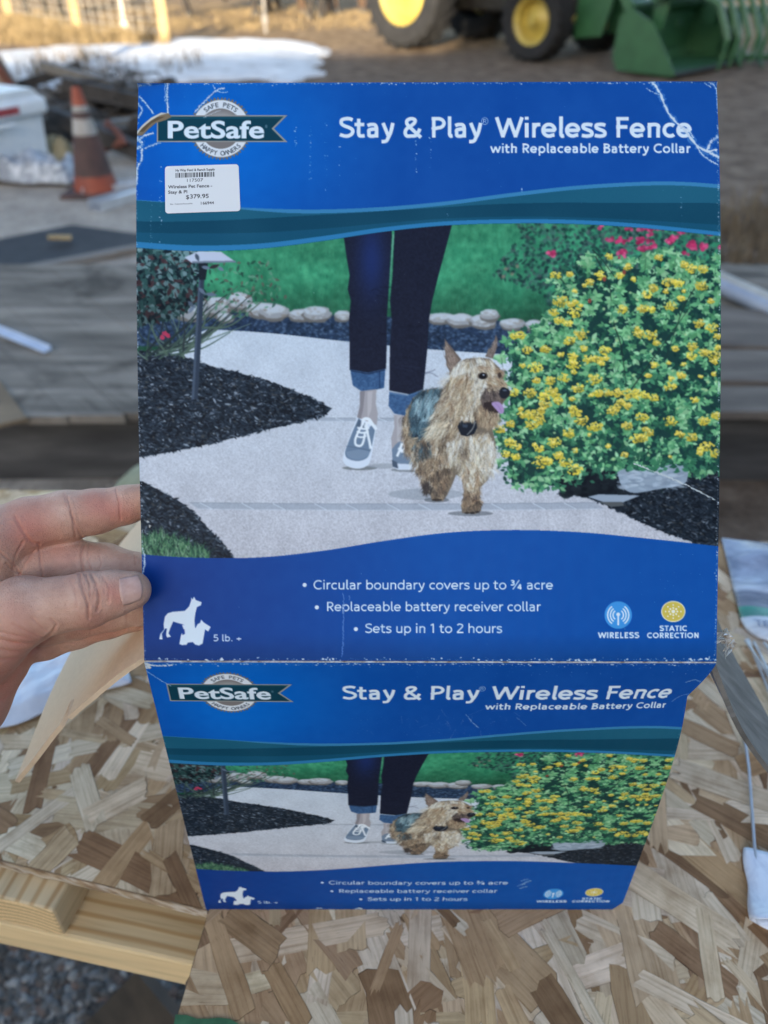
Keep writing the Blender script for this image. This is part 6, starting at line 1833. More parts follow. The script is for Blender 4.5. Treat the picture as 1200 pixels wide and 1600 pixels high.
# ---- the tractor with loader bucket and grapple
M_grn = rough_mat('green_paint', [(.3, (.018, .075, .03)), (.7, (.03, .11, .045))], 6, .42, .001)
M_yel = rough_mat('yellow_paint', [(.3, (.36, .27, .06)), (.7, (.48, .37, .08))], 6, .45, .001)
M_tyre = rough_mat('tyre_rubber', [(.3, (.007, .007, .008)), (.62, (.013, .013, .014)), (.85, (.032, .030, .027))], 8, .9, .004)
M_blk = rough_mat('black_iron', [(.3, (.012, .012, .012)), (.7, (.035, .034, .032))], 8, .6, .001)
M_glass = rough_mat('cab_glass', [(.3, (.02, .03, .035)), (.7, (.03, .04, .045))], 3, .08, 0)
M_chrome = rough_mat('bare_steel', [(.3, (.45, .45, .46)), (.7, (.6, .6, .62))], 9, .3, 0, metal=.9)
M_lamp = rough_mat('lamp_lens', [(.3, (.6, .6, .55)), (.7, (.7, .7, .66))], 9, .2, 0)
fc = (Vector((*g0(832, 97), 0)) * .5 + Vector((*g0(930, 80), 0)) * .5)
hd = math.atan2(-.69, .72)
tr = thing('tractor', 'green farm tractor with yellow wheels and a front loader bucket on the dirt', 'tractor', fc, hd)
def wheel(x, y, r_, w, name='wheel'):
    M = Matrix.Translation((x, y, r_)) @ Matrix.Rotation(math.pi / 2, 4, 'X')
    root = MB(); h = w / 2
    rim_r = r_ * .58
    prof = [(rim_r, -h * .8), (r_ * .74, -h), (r_ * .90, -h * .98), (r_ * .955, -h * .8), (r_ * .965, 0), (r_ * .955, h * .8), (r_ * .90, h * .98), (r_ * .74, h), (rim_r, h * .8), (rim_r, -h * .8)]
    root.lathe(prof, 56, M)
    n = 22
    for i in range(n):                                   # chevron lugs
        for s_ in (-1, 1):
            a0 = 2 * math.pi * (i + (.5 if s_ > 0 else 0)) / n
            pts = []
            for f, da in ((0.02, 0), (1.0, .22)):
                for dw in (-.045, .045):
                    for rr_ in (r_ * .945, r_ * 1.0):
                        a = a0 + da + dw; pts.append(M @ Vector((rr_ * math.cos(a), rr_ * math.sin(a), s_ * h * f * .98)))
            root.add(pts, [(0, 1, 3, 2), (4, 6, 7, 5), (0, 4, 5, 1), (2, 3, 7, 6), (1, 5, 7, 3), (0, 2, 6, 4)])
    o = root.build(name, M_tyre, tr, auto=40)
    rm = MB(); d = -1 if y < 0 else 1
    k = -1 if y < 0 else 1
    prof = [(0, .10), (rim_r * .22, .10), (rim_r * .26, .05), (rim_r * .45, .02), (rim_r * .62, -.02), (rim_r * .80, -.03), (rim_r * .86, .10 * 1), (rim_r * .97, h * .72), (rim_r * 1.03, h * .84), (rim_r * 1.03, h * .74), (rim_r, -h * .7)]
    M2 = M @ Matrix.Scale(-k, 4, (0, 0, 1))
    rm.lathe(prof, 44, M2); rm.build('rim', M_yel, o, smooth=False, auto=35)
    MB().lathe([(0, .135), (rim_r * .13, .135), (rim_r * .16, .105), (rim_r * .16, .09), (0, .09)], 20, M2).build('hub_cap', M_yel, o, auto=40)
    return o
FR, RR_, WB = .50, .78, 2.35
for s_ in (-1, 1):
    wheel(0, s_ * .82, FR, .36); wheel(-WB, s_ * .86, RR_, .50)
m = MB(); m.box((-.9, 0, .72), (2.9, .46, .40), None, .04); m.box((0, 0, .52), (.22, 1.45, .20), None, .03); m.box((-WB, 0, .80), (.40, 1.35, .36), None, .04); m.build('chassis', M_blk, tr)
m = MB(); m.tube([(-.9, -.26, .55), (.35, -.26, .5)], .05, 8); m.tube([(0, -.75, .52), (0, .75, .52)], .08, 10); m.build('axle', M_yel, tr)
m = MB(); m.prism([(-1.15, .92), (.62, .92), (.72, 1.05), (.66, 1.38), (-.2, 1.52), (-1.15, 1.60)], -.34, .34, Matrix.Rotation(math.pi / 2, 4, 'X')); m.build('hood', M_grn, tr)
m = MB(); m.box((.71, 0, 1.18), (.05, .5, .30), None, .01); m.build('grille', M_blk, tr)
for s_ in (-1, 1):
    MB().box((.735, s_ * .2, 1.28), (.03, .13, .08), None, .01).build('headlight', M_lamp, tr)
m = MB(); m.prism([(-1.15, .95), (-1.2, 2.5), (-2.6, 2.55), (-2.75, 1.5), (-2.4, 1.1)], -.66, .66, Matrix.Rotation(math.pi / 2, 4, 'X')); cab = m.build('cab', M_glass, tr)
MB().box((-1.92, 0, 2.60), (1.65, 1.5, .14), None, .05).build('roof', M_grn, tr)
for s_ in (-1, 1):
    m = MB(); P_ = [(-WB + .95 * math.cos(a), RR_ + .95 * math.sin(a)) for a in np.linspace(.15, 2.5, 16)]; P_ += [(-WB + .88 * math.cos(a), RR_ + .88 * math.sin(a)) for a in np.linspace(2.5, .15, 16)]
    m.prism(P_, s_ * .60 - .26, s_ * .60 + .26, Matrix.Rotation(math.pi / 2, 4, 'X')); m.build('fender', M_grn, tr)
    m = MB(); m.tube([(-.75, s_ * .50, 1.75), (.35, s_ * .52, 1.66), (.95, s_ * .54, 1.15), (1.42, s_ * .55, .42)], [.075, .085, .09, .07], 4); m.box((-.72, s_ * .46, 1.25), (.24, .12, 1.1), None, .02); m.build('loader_arm', M_grn, tr, auto=30)
    m = MB(); m.prism([(.38, .28), (.82, .34), (.98, .95), (.78, 1.36), (.42, 1.12)], s_ * .44 - .02, s_ * .44 + .02, Matrix.Rotation(math.pi / 2, 4, 'X')); m.build('bracket', M_grn, tr)
    m = MB(); m.tube([(-.55, s_ * .50, 1.05), (.2, s_ * .52, 1.38)], .045, 10); c_ = m.build('hydraulic_cylinder', M_blk, tr)
    MB().tube([(.2, s_ * .52, 1.38), (.62, s_ * .53, 1.5)], .024, 8).build('piston_rod', M_chrome, c_)
    m = MB(); m.tube([(.9, s_ * .40, 1.28), (1.28, s_ * .40, .92)], .04, 10); c_ = m.build('hydraulic_cylinder', M_blk, tr)
    MB().tube([(1.28, s_ * .40, .92), (1.5, s_ * .40, .72)], .02, 8).build('piston_rod', M_chrome, c_)
M = Matrix.Rotation(math.pi / 2, 4, 'X')
bx = 1.45
side = [(bx, .04), (bx + .78, .03), (bx + .82, .07), (bx + .42, .58), (bx + .06, .74), (bx - .06, .62), (bx - .08, .18)]
m = MB()
for s_ in (-1, 1): m.prism(side, s_ * 1.02 - .012, s_ * 1.02 + .012, M)
inner = [(bx + .80, .035), (bx + .02, .05), (bx - .06, .18), (bx - .04, .60), (bx + .08, .72)]
for (x0_, z0_), (x1_, z1_) in zip(inner, inner[1:]):
    d = Vector((x1_ - x0_, 0, z1_ - z0_)); n_ = Vector((-d.z, 0, d.x)).normalized() * .012
    a, b_ = Vector((x0_, 0, z0_)), Vector((x1_, 0, z1_))
    m.add([a + n_ + Vector((0, -1.008, 0)), a + n_ + Vector((0, 1.008, 0)), b_ + n_ + Vector((0, 1.008, 0)), b_ + n_ + Vector((0, -1.008, 0)), a - n_ + Vector((0, -1.008, 0)), a - n_ + Vector((0, 1.008, 0)), b_ - n_ + Vector((0, 1.008, 0)), b_ - n_ + Vector((0, -1.008, 0))],
          [(0, 1, 2, 3), (7, 6, 5, 4), (0, 4, 5, 1), (2, 6, 7, 3), (0, 3, 7, 4), (1, 5, 6, 2)])
bk = m.build('bucket', M_grn, tr)
MB().box((bx + .80, 0, .045), (.10, 2.0, .02)).build('cutting_edge', M_blk, bk)
m = MB(); m.tube([(bx + .05, -1.0, .76), (bx + .05, 1.0, .76)], .05, 8); m.build('top_bar', M_grn, bk)
# grapple: curved tines in front of the bucket
gr = MB(); gr.tube([(bx + .35, -1.0, .86), (bx + .35, 1.0, .86)], .06, 8); gp_ = gr.build('grapple_frame', M_grn, tr)
for y in np.linspace(-.9, .9, 7):
    m = MB(); m.tube([(bx + .30, y, .84), (bx + .75, y, .98), (bx + 1.15, y, .82), (bx + 1.34, y, .46), (bx + 1.30, y, .14)], [.05, .05, .045, .04, .02], 4); m.build('tine', M_grn, gp_)
for y in (-1, 1):
    m = MB(); m.prism([(bx + .25, .50), (bx + .40, .48), (bx + .46, .98), (bx + .34, 1.06), (bx + .24, .95)], y * .72 - .03, y * .72 + .03, M); m.build('grapple_arm', M_grn, gp_)
m = MB(); m.tube([(bx + .9, -1.0, .05), (bx + 2.3, -.9, .05)], .05, 6); m.tube([(bx + .9, .9, .05), (bx + 2.3, .9, .05)], .05, 6)

# root rake lying beside the bucket: frame with upright tines
q0 = Vector((*g0(1145, 100), 0))
rk = thing('root_rake', 'green grapple rake with curved tines on the ground right of the bucket', 'grapple', q0, R(-8))
m = MB()
m.box((.9, .32, .62), (2.2, .09, .10), None, .01); m.box((.9, .12, .08), (2.2, .08, .08), None, .01); m.box((-.15, .2, .36), (.05, .5, .62), None, .01)
m.build('frame', M_grn, rk)
for k in range(8):
    x = -.02 + k * .28; m = MB(); m.tube([(x, .32, .60), (x, .10, .52), (x, -.12, .30), (x, -.22, .10), (x, -.55, .04)], [.04, .04, .038, .035, .02], 5); m.build('tine', M_grn, rk)

# ---- white tool chest on the left
cl, cr = Vector((*g0(92, 264), 0)), Vector((*g0(-6, 290), 0))
M_wpl = rough_mat('white_plastic', [(.3, (.56, .60, .64)), (.7, (.70, .73, .76))], 5, .4, .001)
an = math.atan2((cl - cr).y, (cl - cr).x)
ch_ = thing('cooler', 'big white cooler with a rounded lid and red maker plate on the left', 'cooler', cl, an)
m = MB(); V = [(x * (1 if z else .94), y * (1 if z else .96), z) for x, y, z in ()]
m.prism([(-.88, .05), (-.05, .05), (-.02, .40), (-.91, .40)], -.52, -.03, Matrix.Rotation(math.pi / 2, 4, 'X') @ Matrix.Scale(1, 4)); 
for v_ in m.v: pass
m.build('body', M_wpl, ch_)
MB().box((-.465, .275, .455), (.96, .60, .115), None, .03).build('lid', M_wpl, ch_)
m = MB(); m.prism([(-.92, .51), (-.01, .51), (-.06, .57), (-.87, .57)], -.53, -.02, Matrix.Rotation(math.pi / 2, 4, 'X')); m.build('lid_top', M_wpl, ch_)
M_red = rough_mat('red_plate', [(.3, (.20, .02, .025)), (.6, (.34, .04, .05)), (.7, (.5, .35, .33))], 40, .5, 0)
MB().box((-.40, -.027, .455), (.30, .008, .05), None, .003).build('maker_plate', M_red, ch_)
MB().box((-.47, -.03, .37), (.30, .03, .03), None, .008).build('handle', M_wpl, ch_)
# crumpled netting in front of it
M_net = rough_mat('crumpled_film', [(.3, (.10, .12, .16)), (.5, (.32, .36, .42)), (.7, (.60, .64, .70))], 14, .4, .01, 6, (1, 1, 1), 0, 1.2)
crumple('plastic_sheeting', 'crumpled grey plastic sheeting on the ground before the cooler', 'plastic', (*g0(66, 284), .01), .30, .16, .22, 9, M_net, -.15)
M_straw = rough_mat('straw_heap', [(.3, (.22, .18, .10)), (.7, (.36, .31, .2))], 14, .9, .01)
crumple('burlap_sack', 'flattened tan sack lying against the cooler', 'sack', (*g0(80, 258), .03), .2, .10, .20, 14, M_straw, .2)

# ---- traffic cone
M_or = rough_mat('orange_vinyl', [(.3, (.15, .032, .02)), (.55, (.27, .058, .03)), (.75, (.38, .09, .04))], 6, .6, .002)
M_dirtor = rough_mat('dirty_vinyl', [(.3, (.045, .03, .028)), (.55, (.085, .045, .04)), (.75, (.15, .055, .04))], 8, .75, .003)
M_wb = rough_mat('white_band', [(.3, (.18, .165, .15)), (.5, (.32, .30, .28)), (.65, (.44, .42, .40))], 8, .6, .002)
cp = Vector((*g0(152, 301), 0)); cn = thing('traffic_cone', 'dirty orange traffic cone with white bands on the grey ground', 'traffic cone', cp)
def cr_(z): return .150 - .122 * (z - .03) / .64
def cseg(nm, z0_, z1_, mat): MB().lathe([(cr_(z0_) - .004, z0_), (cr_(z0_), z0_), (cr_(z1_), z1_), (cr_(z1_) - .004, z1_)], 36).build(nm, mat, cn, auto=40)
cseg('cone_foot', .03, .13, M_or); cseg('soiled_section', .1302, .385, M_dirtor); cseg('reflective_band', .3852, .485, M_wb); cseg('soiled_section', .4852, .525, M_dirtor); cseg('reflective_band', .5252, .562, M_wb); cseg('tip', .5622, .67, M_or)
MB().box((0, 0, .015), (.40, .40, .03), None, .008).build('base', M_dirtor, cn)
# ---- aluminium channels lying by the cone
M_alu = rough_mat('aluminium', [(.3, (.42, .44, .47)), (.7, (.58, .60, .64))], 9, .42, .001, metal=.5)
for k, (a, b_, lab) in enumerate((((128, 306), (212, 297), 'aluminium channel lying closest to the cone base'), ((150, 330), (236, 303), 'longer aluminium channel lying in front of the other one'))):
    A, B = Vector((*g0(*a), 0)), Vector((*g0(*b_), 0)); an = math.atan2((B - A).y, (B - A).x); L_ = (B - A).length + .5
    t_ = thing('metal_channel', lab, 'metal channel', A + Vector((0, 0, .002)), an, 'metal channels on the ground')
    MB().box((L_ / 2, 0, .004), (L_, .13, .006)).box((L_ / 2, .062, .035), (L_, .006, .055)).box((L_ / 2, -.062, .035), (L_, .006, .055)).build('profile', M_alu, t_)
    MB().box((L_ / 2, 0, .045), (L_ * .98, .05, .012)).build('inner_rib', M_alu, t_)
# ---- scrap behind the cone
M_rust = rough_mat('rusty_steel', [(.3, (.06, .022, .016)), (.55, (.14, .045, .026)), (.75, (.22, .07, .038))], 7, .8, .004)
M_dk = rough_mat('dark_scrap', [(.3, (.018, .017, .016)), (.55, (.04, .036, .034)), (.75, (.08, .07, .065))], 7, .8, .004)
def plate(label, pts, th, mat, nm='steel_plate', cat='steel plate', group=None):
    c = sum((Vector(p) for p in pts), Vector()) / len(pts)
    n_ = (Vector(pts[1]) - Vector(pts[0])).cross(Vector(pts[2]) - Vector(pts[0])).normalized() * th
    k = len(pts); t_ = thing(nm, label, cat, (c.x, c.y, min(p[2] for p in pts)), 0, group)
    m = MB(); m.add(list(pts) + [Vector(p) + n_ for p in pts], [list(range(k))[::-1], list(range(k, 2 * k))] + [(i, (i + 1) % k, k + (i + 1) % k, k + i) for i in range(k)])
    m.build('sheet', mat, t_, t_.location)
    return t_
d = 6.6
def at_r(px, py, y): p = at_y(px, py, y); return (p.x, p.y, max(0.0, p.z))
plate('rust red triangular steel plate leaning behind the traffic cone', [at_r(160, 240, 6.9), at_r(202, 226, 6.7), at_r(190, 206, 6.85), at_r(172, 188, 7.0), at_r(158, 212, 7.0)], .03, M_rust)
rr = np.random.RandomState(17)
for k, (px, py, ln, an, rad, lab) in enumerate(((30, 150, 1.5, .3, .05, 'dark iron bar nearest the white cooler'), (95, 160, 1.3, .1, .06, 'thick dark iron bar sloping behind the cooler lid'), (180, 160, 1.6, -.15, .05, 'dark iron bar lying right behind the cone tip'), (200, 178, 1.2, .2, .07, 'short thick iron bar half hidden by the box'),
                                    (90, 190, 1.0, -.4, .04, 'thin dark bar between cooler and cone'), (205, 205, 1.3, .5, .05, 'dark bar beside the rust red plate'), (120, 235, 1.4, .05, .05, 'dark bar on the ground left of the cone'), (190, 252, 1.1, -.1, .06, 'dark beam under the rust red plate'))):
    p = at_z(px, py, .0); L_ = ln / 2; z = .05 + .15 * rr.rand()
    t_ = thing('scrap_bar', lab, 'scrap metal', (p.x, p.y, 0), an, 'scrap iron behind the cone')
    m = MB(); m.box((0, 0, z), (ln, rad * 2, rad * 2), Matrix.Rotation(.18 * rr.randn(), 3, 'Y'), .01); m.box((-L_ * .6, .02, z / 2), (.08, .08, z)); m.box((L_ * .6, -.02, z / 2), (.08, .08, z)); m.build('bar', (M_dk, M_dk, M_steel)[k % 3], t_)
    MB().lathe([(0, -.05), (.09, -.05), (.09, .05), (0, .05)], 14, Matrix.Translation((L_ * .8, 0, z)) @ Matrix.Rotation(math.pi / 2, 4, 'X')).build('hub', M_dk, t_)
for k, (px, py, s_, lab) in enumerate(((60, 170, .22, 'dark tangle of scrap wire just above the cooler'), (150, 178, .26, 'dark tangle of scrap wire right of the cone tip'), (205, 160, .3, 'dark tangle of scrap wire behind the box corner'), (112, 215, .2, 'dark tangle of scrap wire by the cooler side'))):
    p = at_z(px, py, 0); t_ = thing('scrap_wire', lab, 'scrap metal', p, 0, 'tangles of scrap wire')
    m = MB()
    for _ in range(26):
        q = [Vector((rr.randn() * s_, rr.randn() * s_, min(.3, abs(rr.randn()) * s_ * .5))) for _ in range(3)]; q[0].z = 0
        m.tube(q, .008 + .012 * rr.rand(), 5)
    m.build('tangle', M_dk if k % 2 else M_steel, t_)
# leaning pole at the left edge
M_pole = rough_mat('weathered_pole', [(.3, (.16, .12, .09)), (.7, (.30, .24, .19))], 7, .9, .006, 6, (3, 3, .5))
p = Vector((*g0(22, 156), 0)); t_ = thing('leaning_pole', 'weathered wooden pole leaning at the upper left edge', 'pole', p)
MB().tube([(0, 0, 0), (-.32, .05, .8), (-.75, .15, 1.9)], [.12, .10, .085], 14).build('shaft', M_pole, t_)
MB().tube([(.12, -.1, 0), (-.12, -.06, .45), (-.2, 0, .66)], [.05, .05, .045], 8).build('rusty_brace', M_rust, t_)
# ---- black rubber mat and a thin plank beside it
M_mat = rough_mat('black_rubber', [(.3, (.012, .013, .016)), (.7, (.03, .031, .035))], 9, .7, .003)
plate('black rubber mat lying flat on the grey ground', [(*g0(-70, 388), .004), (*g0(112, 352), .004), (*g0(260, 372), .004), (*g0(196, 390), .004), (*g0(-90, 440), .004)], .02, M_mat, 'rubber_mat', 'mat')
M_oldw = lumber_mat('old_grey_wood', 'x', (.20, .185, .17))
A, B = Vector((*g0(-30, 442), 0)), Vector((*g0(260, 386), 0)); an = math.atan2((B - A).y, (B - A).x)
t_ = thing('plank', 'thin grey plank along the near edge of the rubber mat', 'plank', A + Vector((0, 0, .002)), an)
MB().box(((B - A).length / 2, 0, .02), ((B - A).length, .07, .035), None, .004).build('board', M_oldw, t_)
A = Vector((*g0(96, 382), .03)); t_ = thing('wood_chip', 'small pale scrap of wood lying on the black mat', 'wood scrap', A, .3)
MB().box((0, 0, .012), (.13, .05, .018), Matrix.Rotation(.1, 3, 'Y'), .004).build('chip', M_post, t_)

# ---- low weathered plank platform right behind the table
ZP = .30
far = at_z(100, 415, ZP).y; near = at_z(110, 648, ZP).y
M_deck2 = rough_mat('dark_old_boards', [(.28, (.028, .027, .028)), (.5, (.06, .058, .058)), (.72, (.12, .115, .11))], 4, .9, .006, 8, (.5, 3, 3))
pl = thing('platform', 'low platform of weathered grey planks behind the table', 'platform', (0, near, 0))
da = math.atan2((at_z(165, 625, ZP) - at_z(0, 470, ZP)).y, (at_z(165, 625, ZP) - at_z(0, 470, ZP)).x)
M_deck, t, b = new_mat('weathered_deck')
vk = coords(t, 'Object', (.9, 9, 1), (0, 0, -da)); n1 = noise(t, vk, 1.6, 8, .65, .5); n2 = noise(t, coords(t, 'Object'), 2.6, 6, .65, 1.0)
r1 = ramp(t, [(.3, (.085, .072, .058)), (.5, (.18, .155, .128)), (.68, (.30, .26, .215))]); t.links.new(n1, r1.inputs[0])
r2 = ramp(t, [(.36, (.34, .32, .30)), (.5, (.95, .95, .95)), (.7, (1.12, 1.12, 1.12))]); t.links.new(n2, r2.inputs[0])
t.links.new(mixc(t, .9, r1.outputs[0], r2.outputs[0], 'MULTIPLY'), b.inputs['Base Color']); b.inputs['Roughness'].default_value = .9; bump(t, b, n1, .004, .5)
rr = np.random.RandomState(12)
u = Vector((math.cos(da), math.sin(da), 0)); w = Vector((-u.y, u.x, 0))
# planks clipped to the rectangle of the deck
def clip_rect(poly, x0, x1, y0, y1):
    for axis, lim, sgn_ in ((0, x0, 1), (0, x1, -1), (1, y0, 1), (1, y1, -1)):
        out = []
        for i in range(len(poly)):
            a, b_ = poly[i], poly[(i + 1) % len(poly)]; fa, fb = (a[axis] - lim) * sgn_, (b_[axis] - lim) * sgn_
            if fa >= 0: out.append(a)
            if (fa >= 0) != (fb >= 0):
                t2 = fa / (fa - fb); out.append((a[0] + (b_[0] - a[0]) * t2, a[1] + (b_[1] - a[1]) * t2))
        poly = out
        if len(poly) < 3: return []
    return poly
for i in range(-26, 30):
    c0 = Vector((-.7, (near + far) / 2, 0)) + w * (i * .142)
    a = [c0 - u * 4 - w * .0702, c0 + u * 4 - w * .0702, c0 + u * 4 + w * .0702, c0 - u * 4 + w * .0702]
    q = clip_rect([(p.x, p.y) for p in a], -2.6, 3.0, near + .10 * rr.rand() ** 2 - .02, far + .03 * rr.rand())
    if len(q) < 3: continue
    zz = ZP + rr.randn() * .0012; m = MB(); m.prism([(x, y - near) for x, y in q], zz - .028, zz); m.build('deck_plank', M_deck, pl)
for k in range(5):
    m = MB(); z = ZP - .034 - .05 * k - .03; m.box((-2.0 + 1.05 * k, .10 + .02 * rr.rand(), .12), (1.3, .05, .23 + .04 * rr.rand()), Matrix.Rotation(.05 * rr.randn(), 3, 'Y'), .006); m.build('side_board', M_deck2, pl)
m = MB()
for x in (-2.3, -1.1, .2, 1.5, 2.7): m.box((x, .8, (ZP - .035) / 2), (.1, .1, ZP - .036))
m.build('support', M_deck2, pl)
# things lying on the platform
A, B = at_z(-14, 517, ZP), at_z(76, 553, ZP); an = math.atan2((B - A).y, (B - A).x)
t_ = thing('metal_strip', 'pale blue metal strip lying on the grey planks', 'metal strip', (A.x, A.y, ZP + .008), an); L_ = (B - A).length
M_strip = rough_mat('pale_blue_metal', [(.3, (.36, .44, .58)), (.7, (.5, .58, .72))], 9, .4, 0)
MB().box((L_ / 2, 0, .004), (L_, .032, .006)).box((L_ / 2, .014, .012), (L_, .004, .014)).build('strip', M_strip, t_)
A = at_z(206, 722, .42); t_ = thing('stone', 'pale rounded stone against the dark platform side, half hidden by the box', 'stone', (A.x + .02, A.y, 0))
m = MB(); pr = [(0, .0), (.11, .0), (.15, .08), (.16, .2), (.14, .32), (.09, .42), (.04, .455), (0, .46)]
m.lathe(pr, 22); o = m.build('boulder', rough_mat('mossy_stone', [(.3, (.16, .17, .10)), (.55, (.36, .36, .24)), (.75, (.48, .47, .36))], 7, .9, .01), t_, smooth=True)
for v_ in o.data.vertices: v_.co *= .88 + .06 * math.sin(9 * v_.co.x + 3) * math.sin(11 * v_.co.z)
A, B = at_z(-30, 618, ZP), at_z(46, 650, ZP)
plate('flat piece of brown board lying at the corner of the platform', [(A.x, A.y, ZP + .006), (at_z(0, 596, ZP).x, at_z(0, 596, ZP).y, ZP + .006), (B.x, B.y - .02, ZP + .006), (at_z(-10, 668, ZP).x, at_z(-10, 668, ZP).y, ZP + .006)], .012, rough_mat('brown_board', [(.3, (.13, .09, .055)), (.7, (.24, .175, .11))], 5, .85, .003), 'board_scrap', 'board')
# right-hand side: pale pipe and old brown boards on the platform
A, B = at_z(1115, 432, ZP + .05), at_z(1300, 515, ZP + .05)
M_pipe = rough_mat('pale_pipe', [(.3, (.26, .25, .23)), (.7, (.42, .41, .38))], 8, .6, .002); M_pipe2 = rough_mat('blue_grey_pipe', [(.3, (.20, .23, .30)), (.7, (.34, .37, .44))], 8, .5, .002)
for k, (off, rad, mt, lab) in enumerate(((0, .034, M_pipe, 'pale pipe lying on the platform right of the lid'), (-.085, .028, M_pipe2, 'bluish pipe lying in front of the pale pipe'))):
    d = (B - A).normalized(); a, b_ = A - d * .5, B + d * .8; off_v = Vector((0, off, 0))
    t_ = thing('pipe', lab, 'pipe', (a.x, a.y + off, ZP + .012), 0, 'pipes on the platform')
    z = rad
    m = MB(); m.tube([Vector((0, 0, z)), Vector((b_.x - a.x, b_.y - a.y, z))], rad, 16, False); m.tube([Vector((b_.x - a.x, b_.y - a.y, z)), Vector((0, 0, z))], rad * .85, 16, False); m.build('tube', mt, t_, smooth=True)
    m = MB(); e = Vector((b_.x - a.x, b_.y - a.y, 0)).normalized(); m.tube([Vector((0, 0, z)) + e * .02, Vector((0, 0, z)) + e * .09], rad * 1.22, 16); m.build('coupling', mt, t_, smooth=False, auto=30)
M_brb = rough_mat('brown_old_board', [(.28, (.075, .06, .05)), (.5, (.14, .115, .095)), (.72, (.22, .185, .155))], 4, .9, .004, 8, (.6, 3, 3))
for k, (y0_, y1_, lab) in enumerate(((486, 545, 'brown weathered board on the platform next to the pipes'), (550, 600, 'middle brown weathered board on the platform right of the lid'), (606, 646, 'brown weathered board at the front edge of the platform, right'))):
    a, b_ = at_z(1120, y0_, ZP + .03), at_z(1120, y1_, ZP + .03); wd = abs(a.y - b_.y)
    t_ = thing('old_board', lab, 'board', (1.45, (a.y + b_.y) / 2, ZP + .008), R(-4 + 2 * k), 'old boards on the platform')
    MB().box((0, 0, .014), (1.9, wd, .028), None, .004).build('board', M_brb, t_)
    m = MB()
    for x in (-.8, .1, .8): m.lathe([(0, .0), (.007, .0), (.007, .003), (0, .003)], 10, Matrix.Translation((x, 0, .0282)))
    m.build('nail_heads', M_rust, t_)

# ---- gravel under and before the table
rr = np.random.RandomState(23)
bmx = bmesh.new(); bmesh.ops.create_icosphere(bmx, subdivisions=1 + 1, radius=1); bmx.verts.index_update(); iv = np.array([v.co[:] for v in bmx.verts]); fi = np.array([[v.index for v in f.verts] for f in bmx.faces]); bmx.free()
VV, FF, CC = [], [], []
nst = 0
sp = [(*at_z(-30 + 330 * rr.rand(), 1440 + 180 * rr.rand(), 0)[:2],) for _ in range(6500)] + [(-1.2 + 2.4 * rr.rand(), .2 + 1.6 * rr.rand()) for _ in range(900)]
pal = np.array([(.07, .066, .062), (.11, .104, .097), (.17, .162, .152), (.10, .08, .066), (.13, .135, .14), (.27, .26, .245), (.05, .047, .044), (.14, .095, .075)])
for x, y in sp:
    s_ = .0028 + .0085 * rr.rand() ** 3
    e = np.array([1, .6 + .5 * rr.rand(), .45 + .35 * rr.rand()]) * s_; a = rr.rand() * 6.28
    d1, d2 = rr.randn(3), rr.randn(3); p = iv * (1 + .22 * np.tanh(iv @ d1)[:, None] + .14 * np.sin(3 * iv @ d2)[:, None]) * e
    ca, sa = math.cos(a), math.sin(a); p = np.stack([p[:, 0] * ca - p[:, 1] * sa + x, p[:, 0] * sa + p[:, 1] * ca + y, p[:, 2] + s_ * .25 + .004 * rr.rand()], 1)
    VV.append(p); FF.append(fi + nst * len(iv)); CC.append(np.repeat((pal[rr.randint(len(pal))] * (.8 + .4 * rr.rand()))[None], len(iv), 0)); nst += 1
VV, FF, CC = np.concatenate(VV), np.concatenate(FF), np.concatenate(CC)
me = bpy.data.meshes.new('gravel'); me.vertices.add(len(VV)); me.vertices.foreach_set('co', VV.astype(np.float32).ravel()); me.loops.add(len(FF) * 3); me.loops.foreach_set('vertex_index', FF.astype(np.int32).ravel())
me.polygons.add(len(FF)); me.polygons.foreach_set('loop_start', np.arange(0, len(FF) * 3, 3, dtype=np.int32)); me.update(calc_edges=True); me.validate()
at = me.attributes.new('tint', 'FLOAT_COLOR', 'POINT'); cc = np.ones((len(VV), 4), np.float32); cc[:, :3] = CC; at.data.foreach_set('color', cc.ravel())
m, t, b = new_mat('gravel_stone'); a_ = node(t, 'ShaderNodeAttribute', attribute_name='tint'); n1 = noise(t, coords(t, 'Object'), 240, 5, .65); r1 = ramp(t, [(.3, (.7, .7, .7)), (.7, (1.2, 1.2, 1.2))]); t.links.new(n1, r1.inputs[0])
t.links.new(mixc(t, 1.0, a_.outputs[0], r1.outputs[0], 'MULTIPLY'), b.inputs['Base Color']); b.inputs['Roughness'].default_value = .8; bump(t, b, n1, .002, .5)
me.materials.append(m); o = bpy.data.objects.new('gravel', me); col.objects.link(o); kind(o, 'stuff')
# the dark gravelly soil it lies on
M_soil = rough_mat('dark_soil', [(.3, (.03, .028, .026)), (.5, (.07, .066, .062)), (.7, (.13, .125, .12))], 60, .95, .008, 8)
m = MB(); V = []
for i in range(20):
    for j in range(28):
        V.append((-1.9 + j * .14, -.3 + i * .115, .004))
m.add(V, [(i * 28 + j, i * 28 + j + 1, (i + 1) * 28 + j + 1, (i + 1) * 28 + j) for i in range(19) for j in range(27)]); kind(m.build('gravel_bed', M_soil), 'structure')
# dark board lying on the gravel under the table
P_ = [at_z(214, 1520, .05), at_z(282, 1608, .05), at_z(215, 1660, .012), at_z(150, 1592, .012)]
P_ = [at_z(212, 1518, .30), at_z(290, 1612, .30), at_z(240, 1690, .06), at_z(110, 1622, .06)]
M_brn = rough_mat('wet_brown_board', [(.3, (.022, .016, .012)), (.6, (.06, .045, .032)), (.8, (.10, .08, .06))], 14, .6, .003)
plate('dark brown board propped on the gravel under the table', [tuple(p) for p in P_], .014, M_brn, 'board_scrap', 'board')

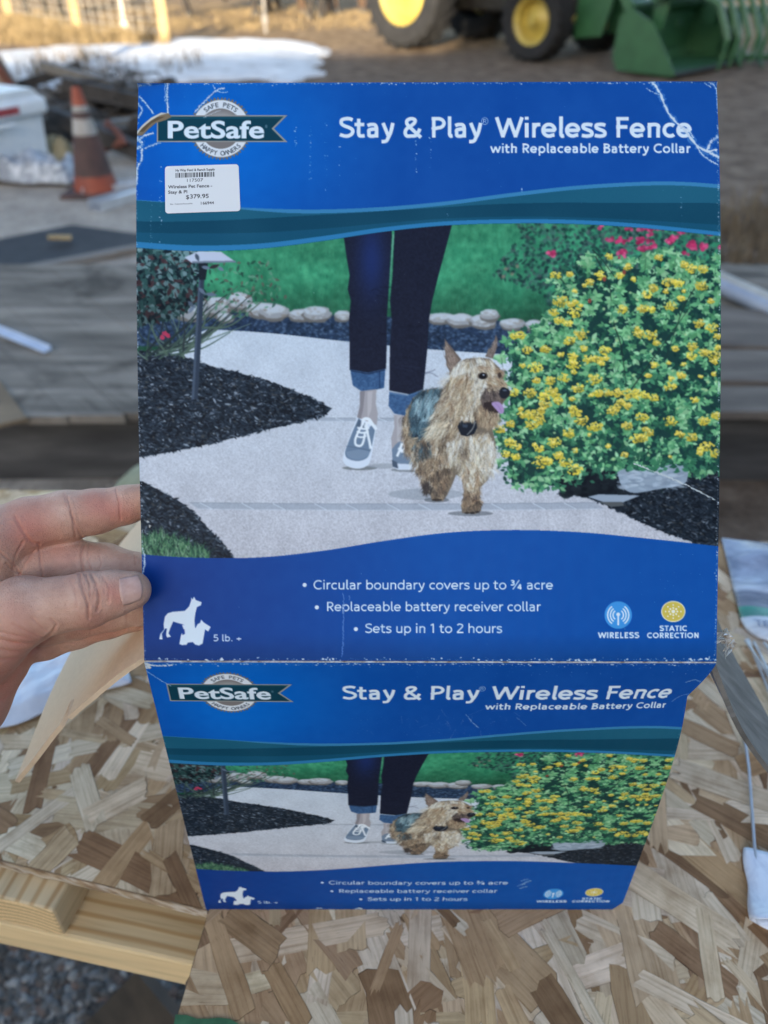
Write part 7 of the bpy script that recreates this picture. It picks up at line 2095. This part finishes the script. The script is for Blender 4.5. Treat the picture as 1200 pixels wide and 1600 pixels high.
# ---- unseen building added behind the camera so its shadow covers the yard
M_barn = rough_mat('barn_siding', [(.3, (.20, .15, .12)), (.7, (.30, .23, .19))], 2, .8, .01, 6, (6, 6, .3))
M_broof = rough_mat('barn_roof', [(.3, (.20, .20, .21)), (.7, (.28, .28, .29))], 2, .5, .01, 4, (6, 1, 1))
bn = thing('shade_barn', 'unseen wooden building with a metal roof, added far behind the viewer to shade the yard', 'shade_barn', (0, -26, 0), math.atan(.30))
LW, DW, EV, RG = 80, 14.0, 6.4, 9.8
m = MB(); m.prism([(-DW / 2, 0), (DW / 2, 0), (DW / 2, EV), (0, RG - .1), (-DW / 2, EV)], -LW / 2, LW / 2, Matrix(((0, 0, 1, 0), (1, 0, 0, 0), (0, 1, 0, 0), (0, 0, 0, 1)))); wl = m.build('wall', M_barn, bn)
m = MB()
for s_ in (-1, 1):
    a, b_ = Vector((0, 0, RG)), Vector((0, s_ * (DW / 2 + .5), EV - .28)); up = Vector((0, s_ * .25, 1)).normalized() * .06
    m.add([a + Vector((-LW / 2 - .4, 0, 0)), a + Vector((LW / 2 + .4, 0, 0)), b_ + Vector((LW / 2 + .4, 0, 0)), b_ + Vector((-LW / 2 - .4, 0, 0))] + [a + up + Vector((-LW / 2 - .4, 0, 0)), a + up + Vector((LW / 2 + .4, 0, 0)), b_ + up + Vector((LW / 2 + .4, 0, 0)), b_ + up + Vector((-LW / 2 - .4, 0, 0))],
          [(0, 1, 2, 3), (7, 6, 5, 4), (0, 4, 5, 1), (2, 6, 7, 3), (0, 3, 7, 4), (1, 5, 6, 2)])
rf_ = m.build('roof', M_broof, bn)
M3 = Matrix(((0, 0, 1, 0), (1, 0, 0, 0), (0, 1, 0, 0), (0, 0, 0, 1)))
MB().prism([(-2.6, 6.0), (2.6, 6.0), (2.6, 10.6), (0, 11.7), (-2.6, 10.6)], -5.4, 34.0, M3).build('shade_bay', M_barn, bn)  # added unseen height, shaped to throw shade over the tractor's front wheel
MB().box((-3, DW / 2 + .03, 1.7), (3.6, .08, 3.4), None, .01).build('door', M_deck2, bn)
# low hills at the horizon
m = MB(); V = []; n = 80
for i in range(n):
    a = math.pi * (i / (n - 1)); h = 14 + 9 * math.sin(i * .37) + 6 * math.sin(i * .9 + 1)
    for rr_, hh in ((420, -2), (520, h), (690, -2)): V.append((rr_ * math.cos(a), rr_ * math.sin(a), hh))
m.add(V, [(i * 3 + j, (i + 1) * 3 + j, (i + 1) * 3 + j + 1, i * 3 + j + 1) for i in range(n - 1) for j in range(2)])
kind(m.build('hills', rough_mat('dry_hillside', [(.3, (.14, .11, .07)), (.7, (.28, .22, .13))], .03, .95, 0), None, smooth=True), 'structure')
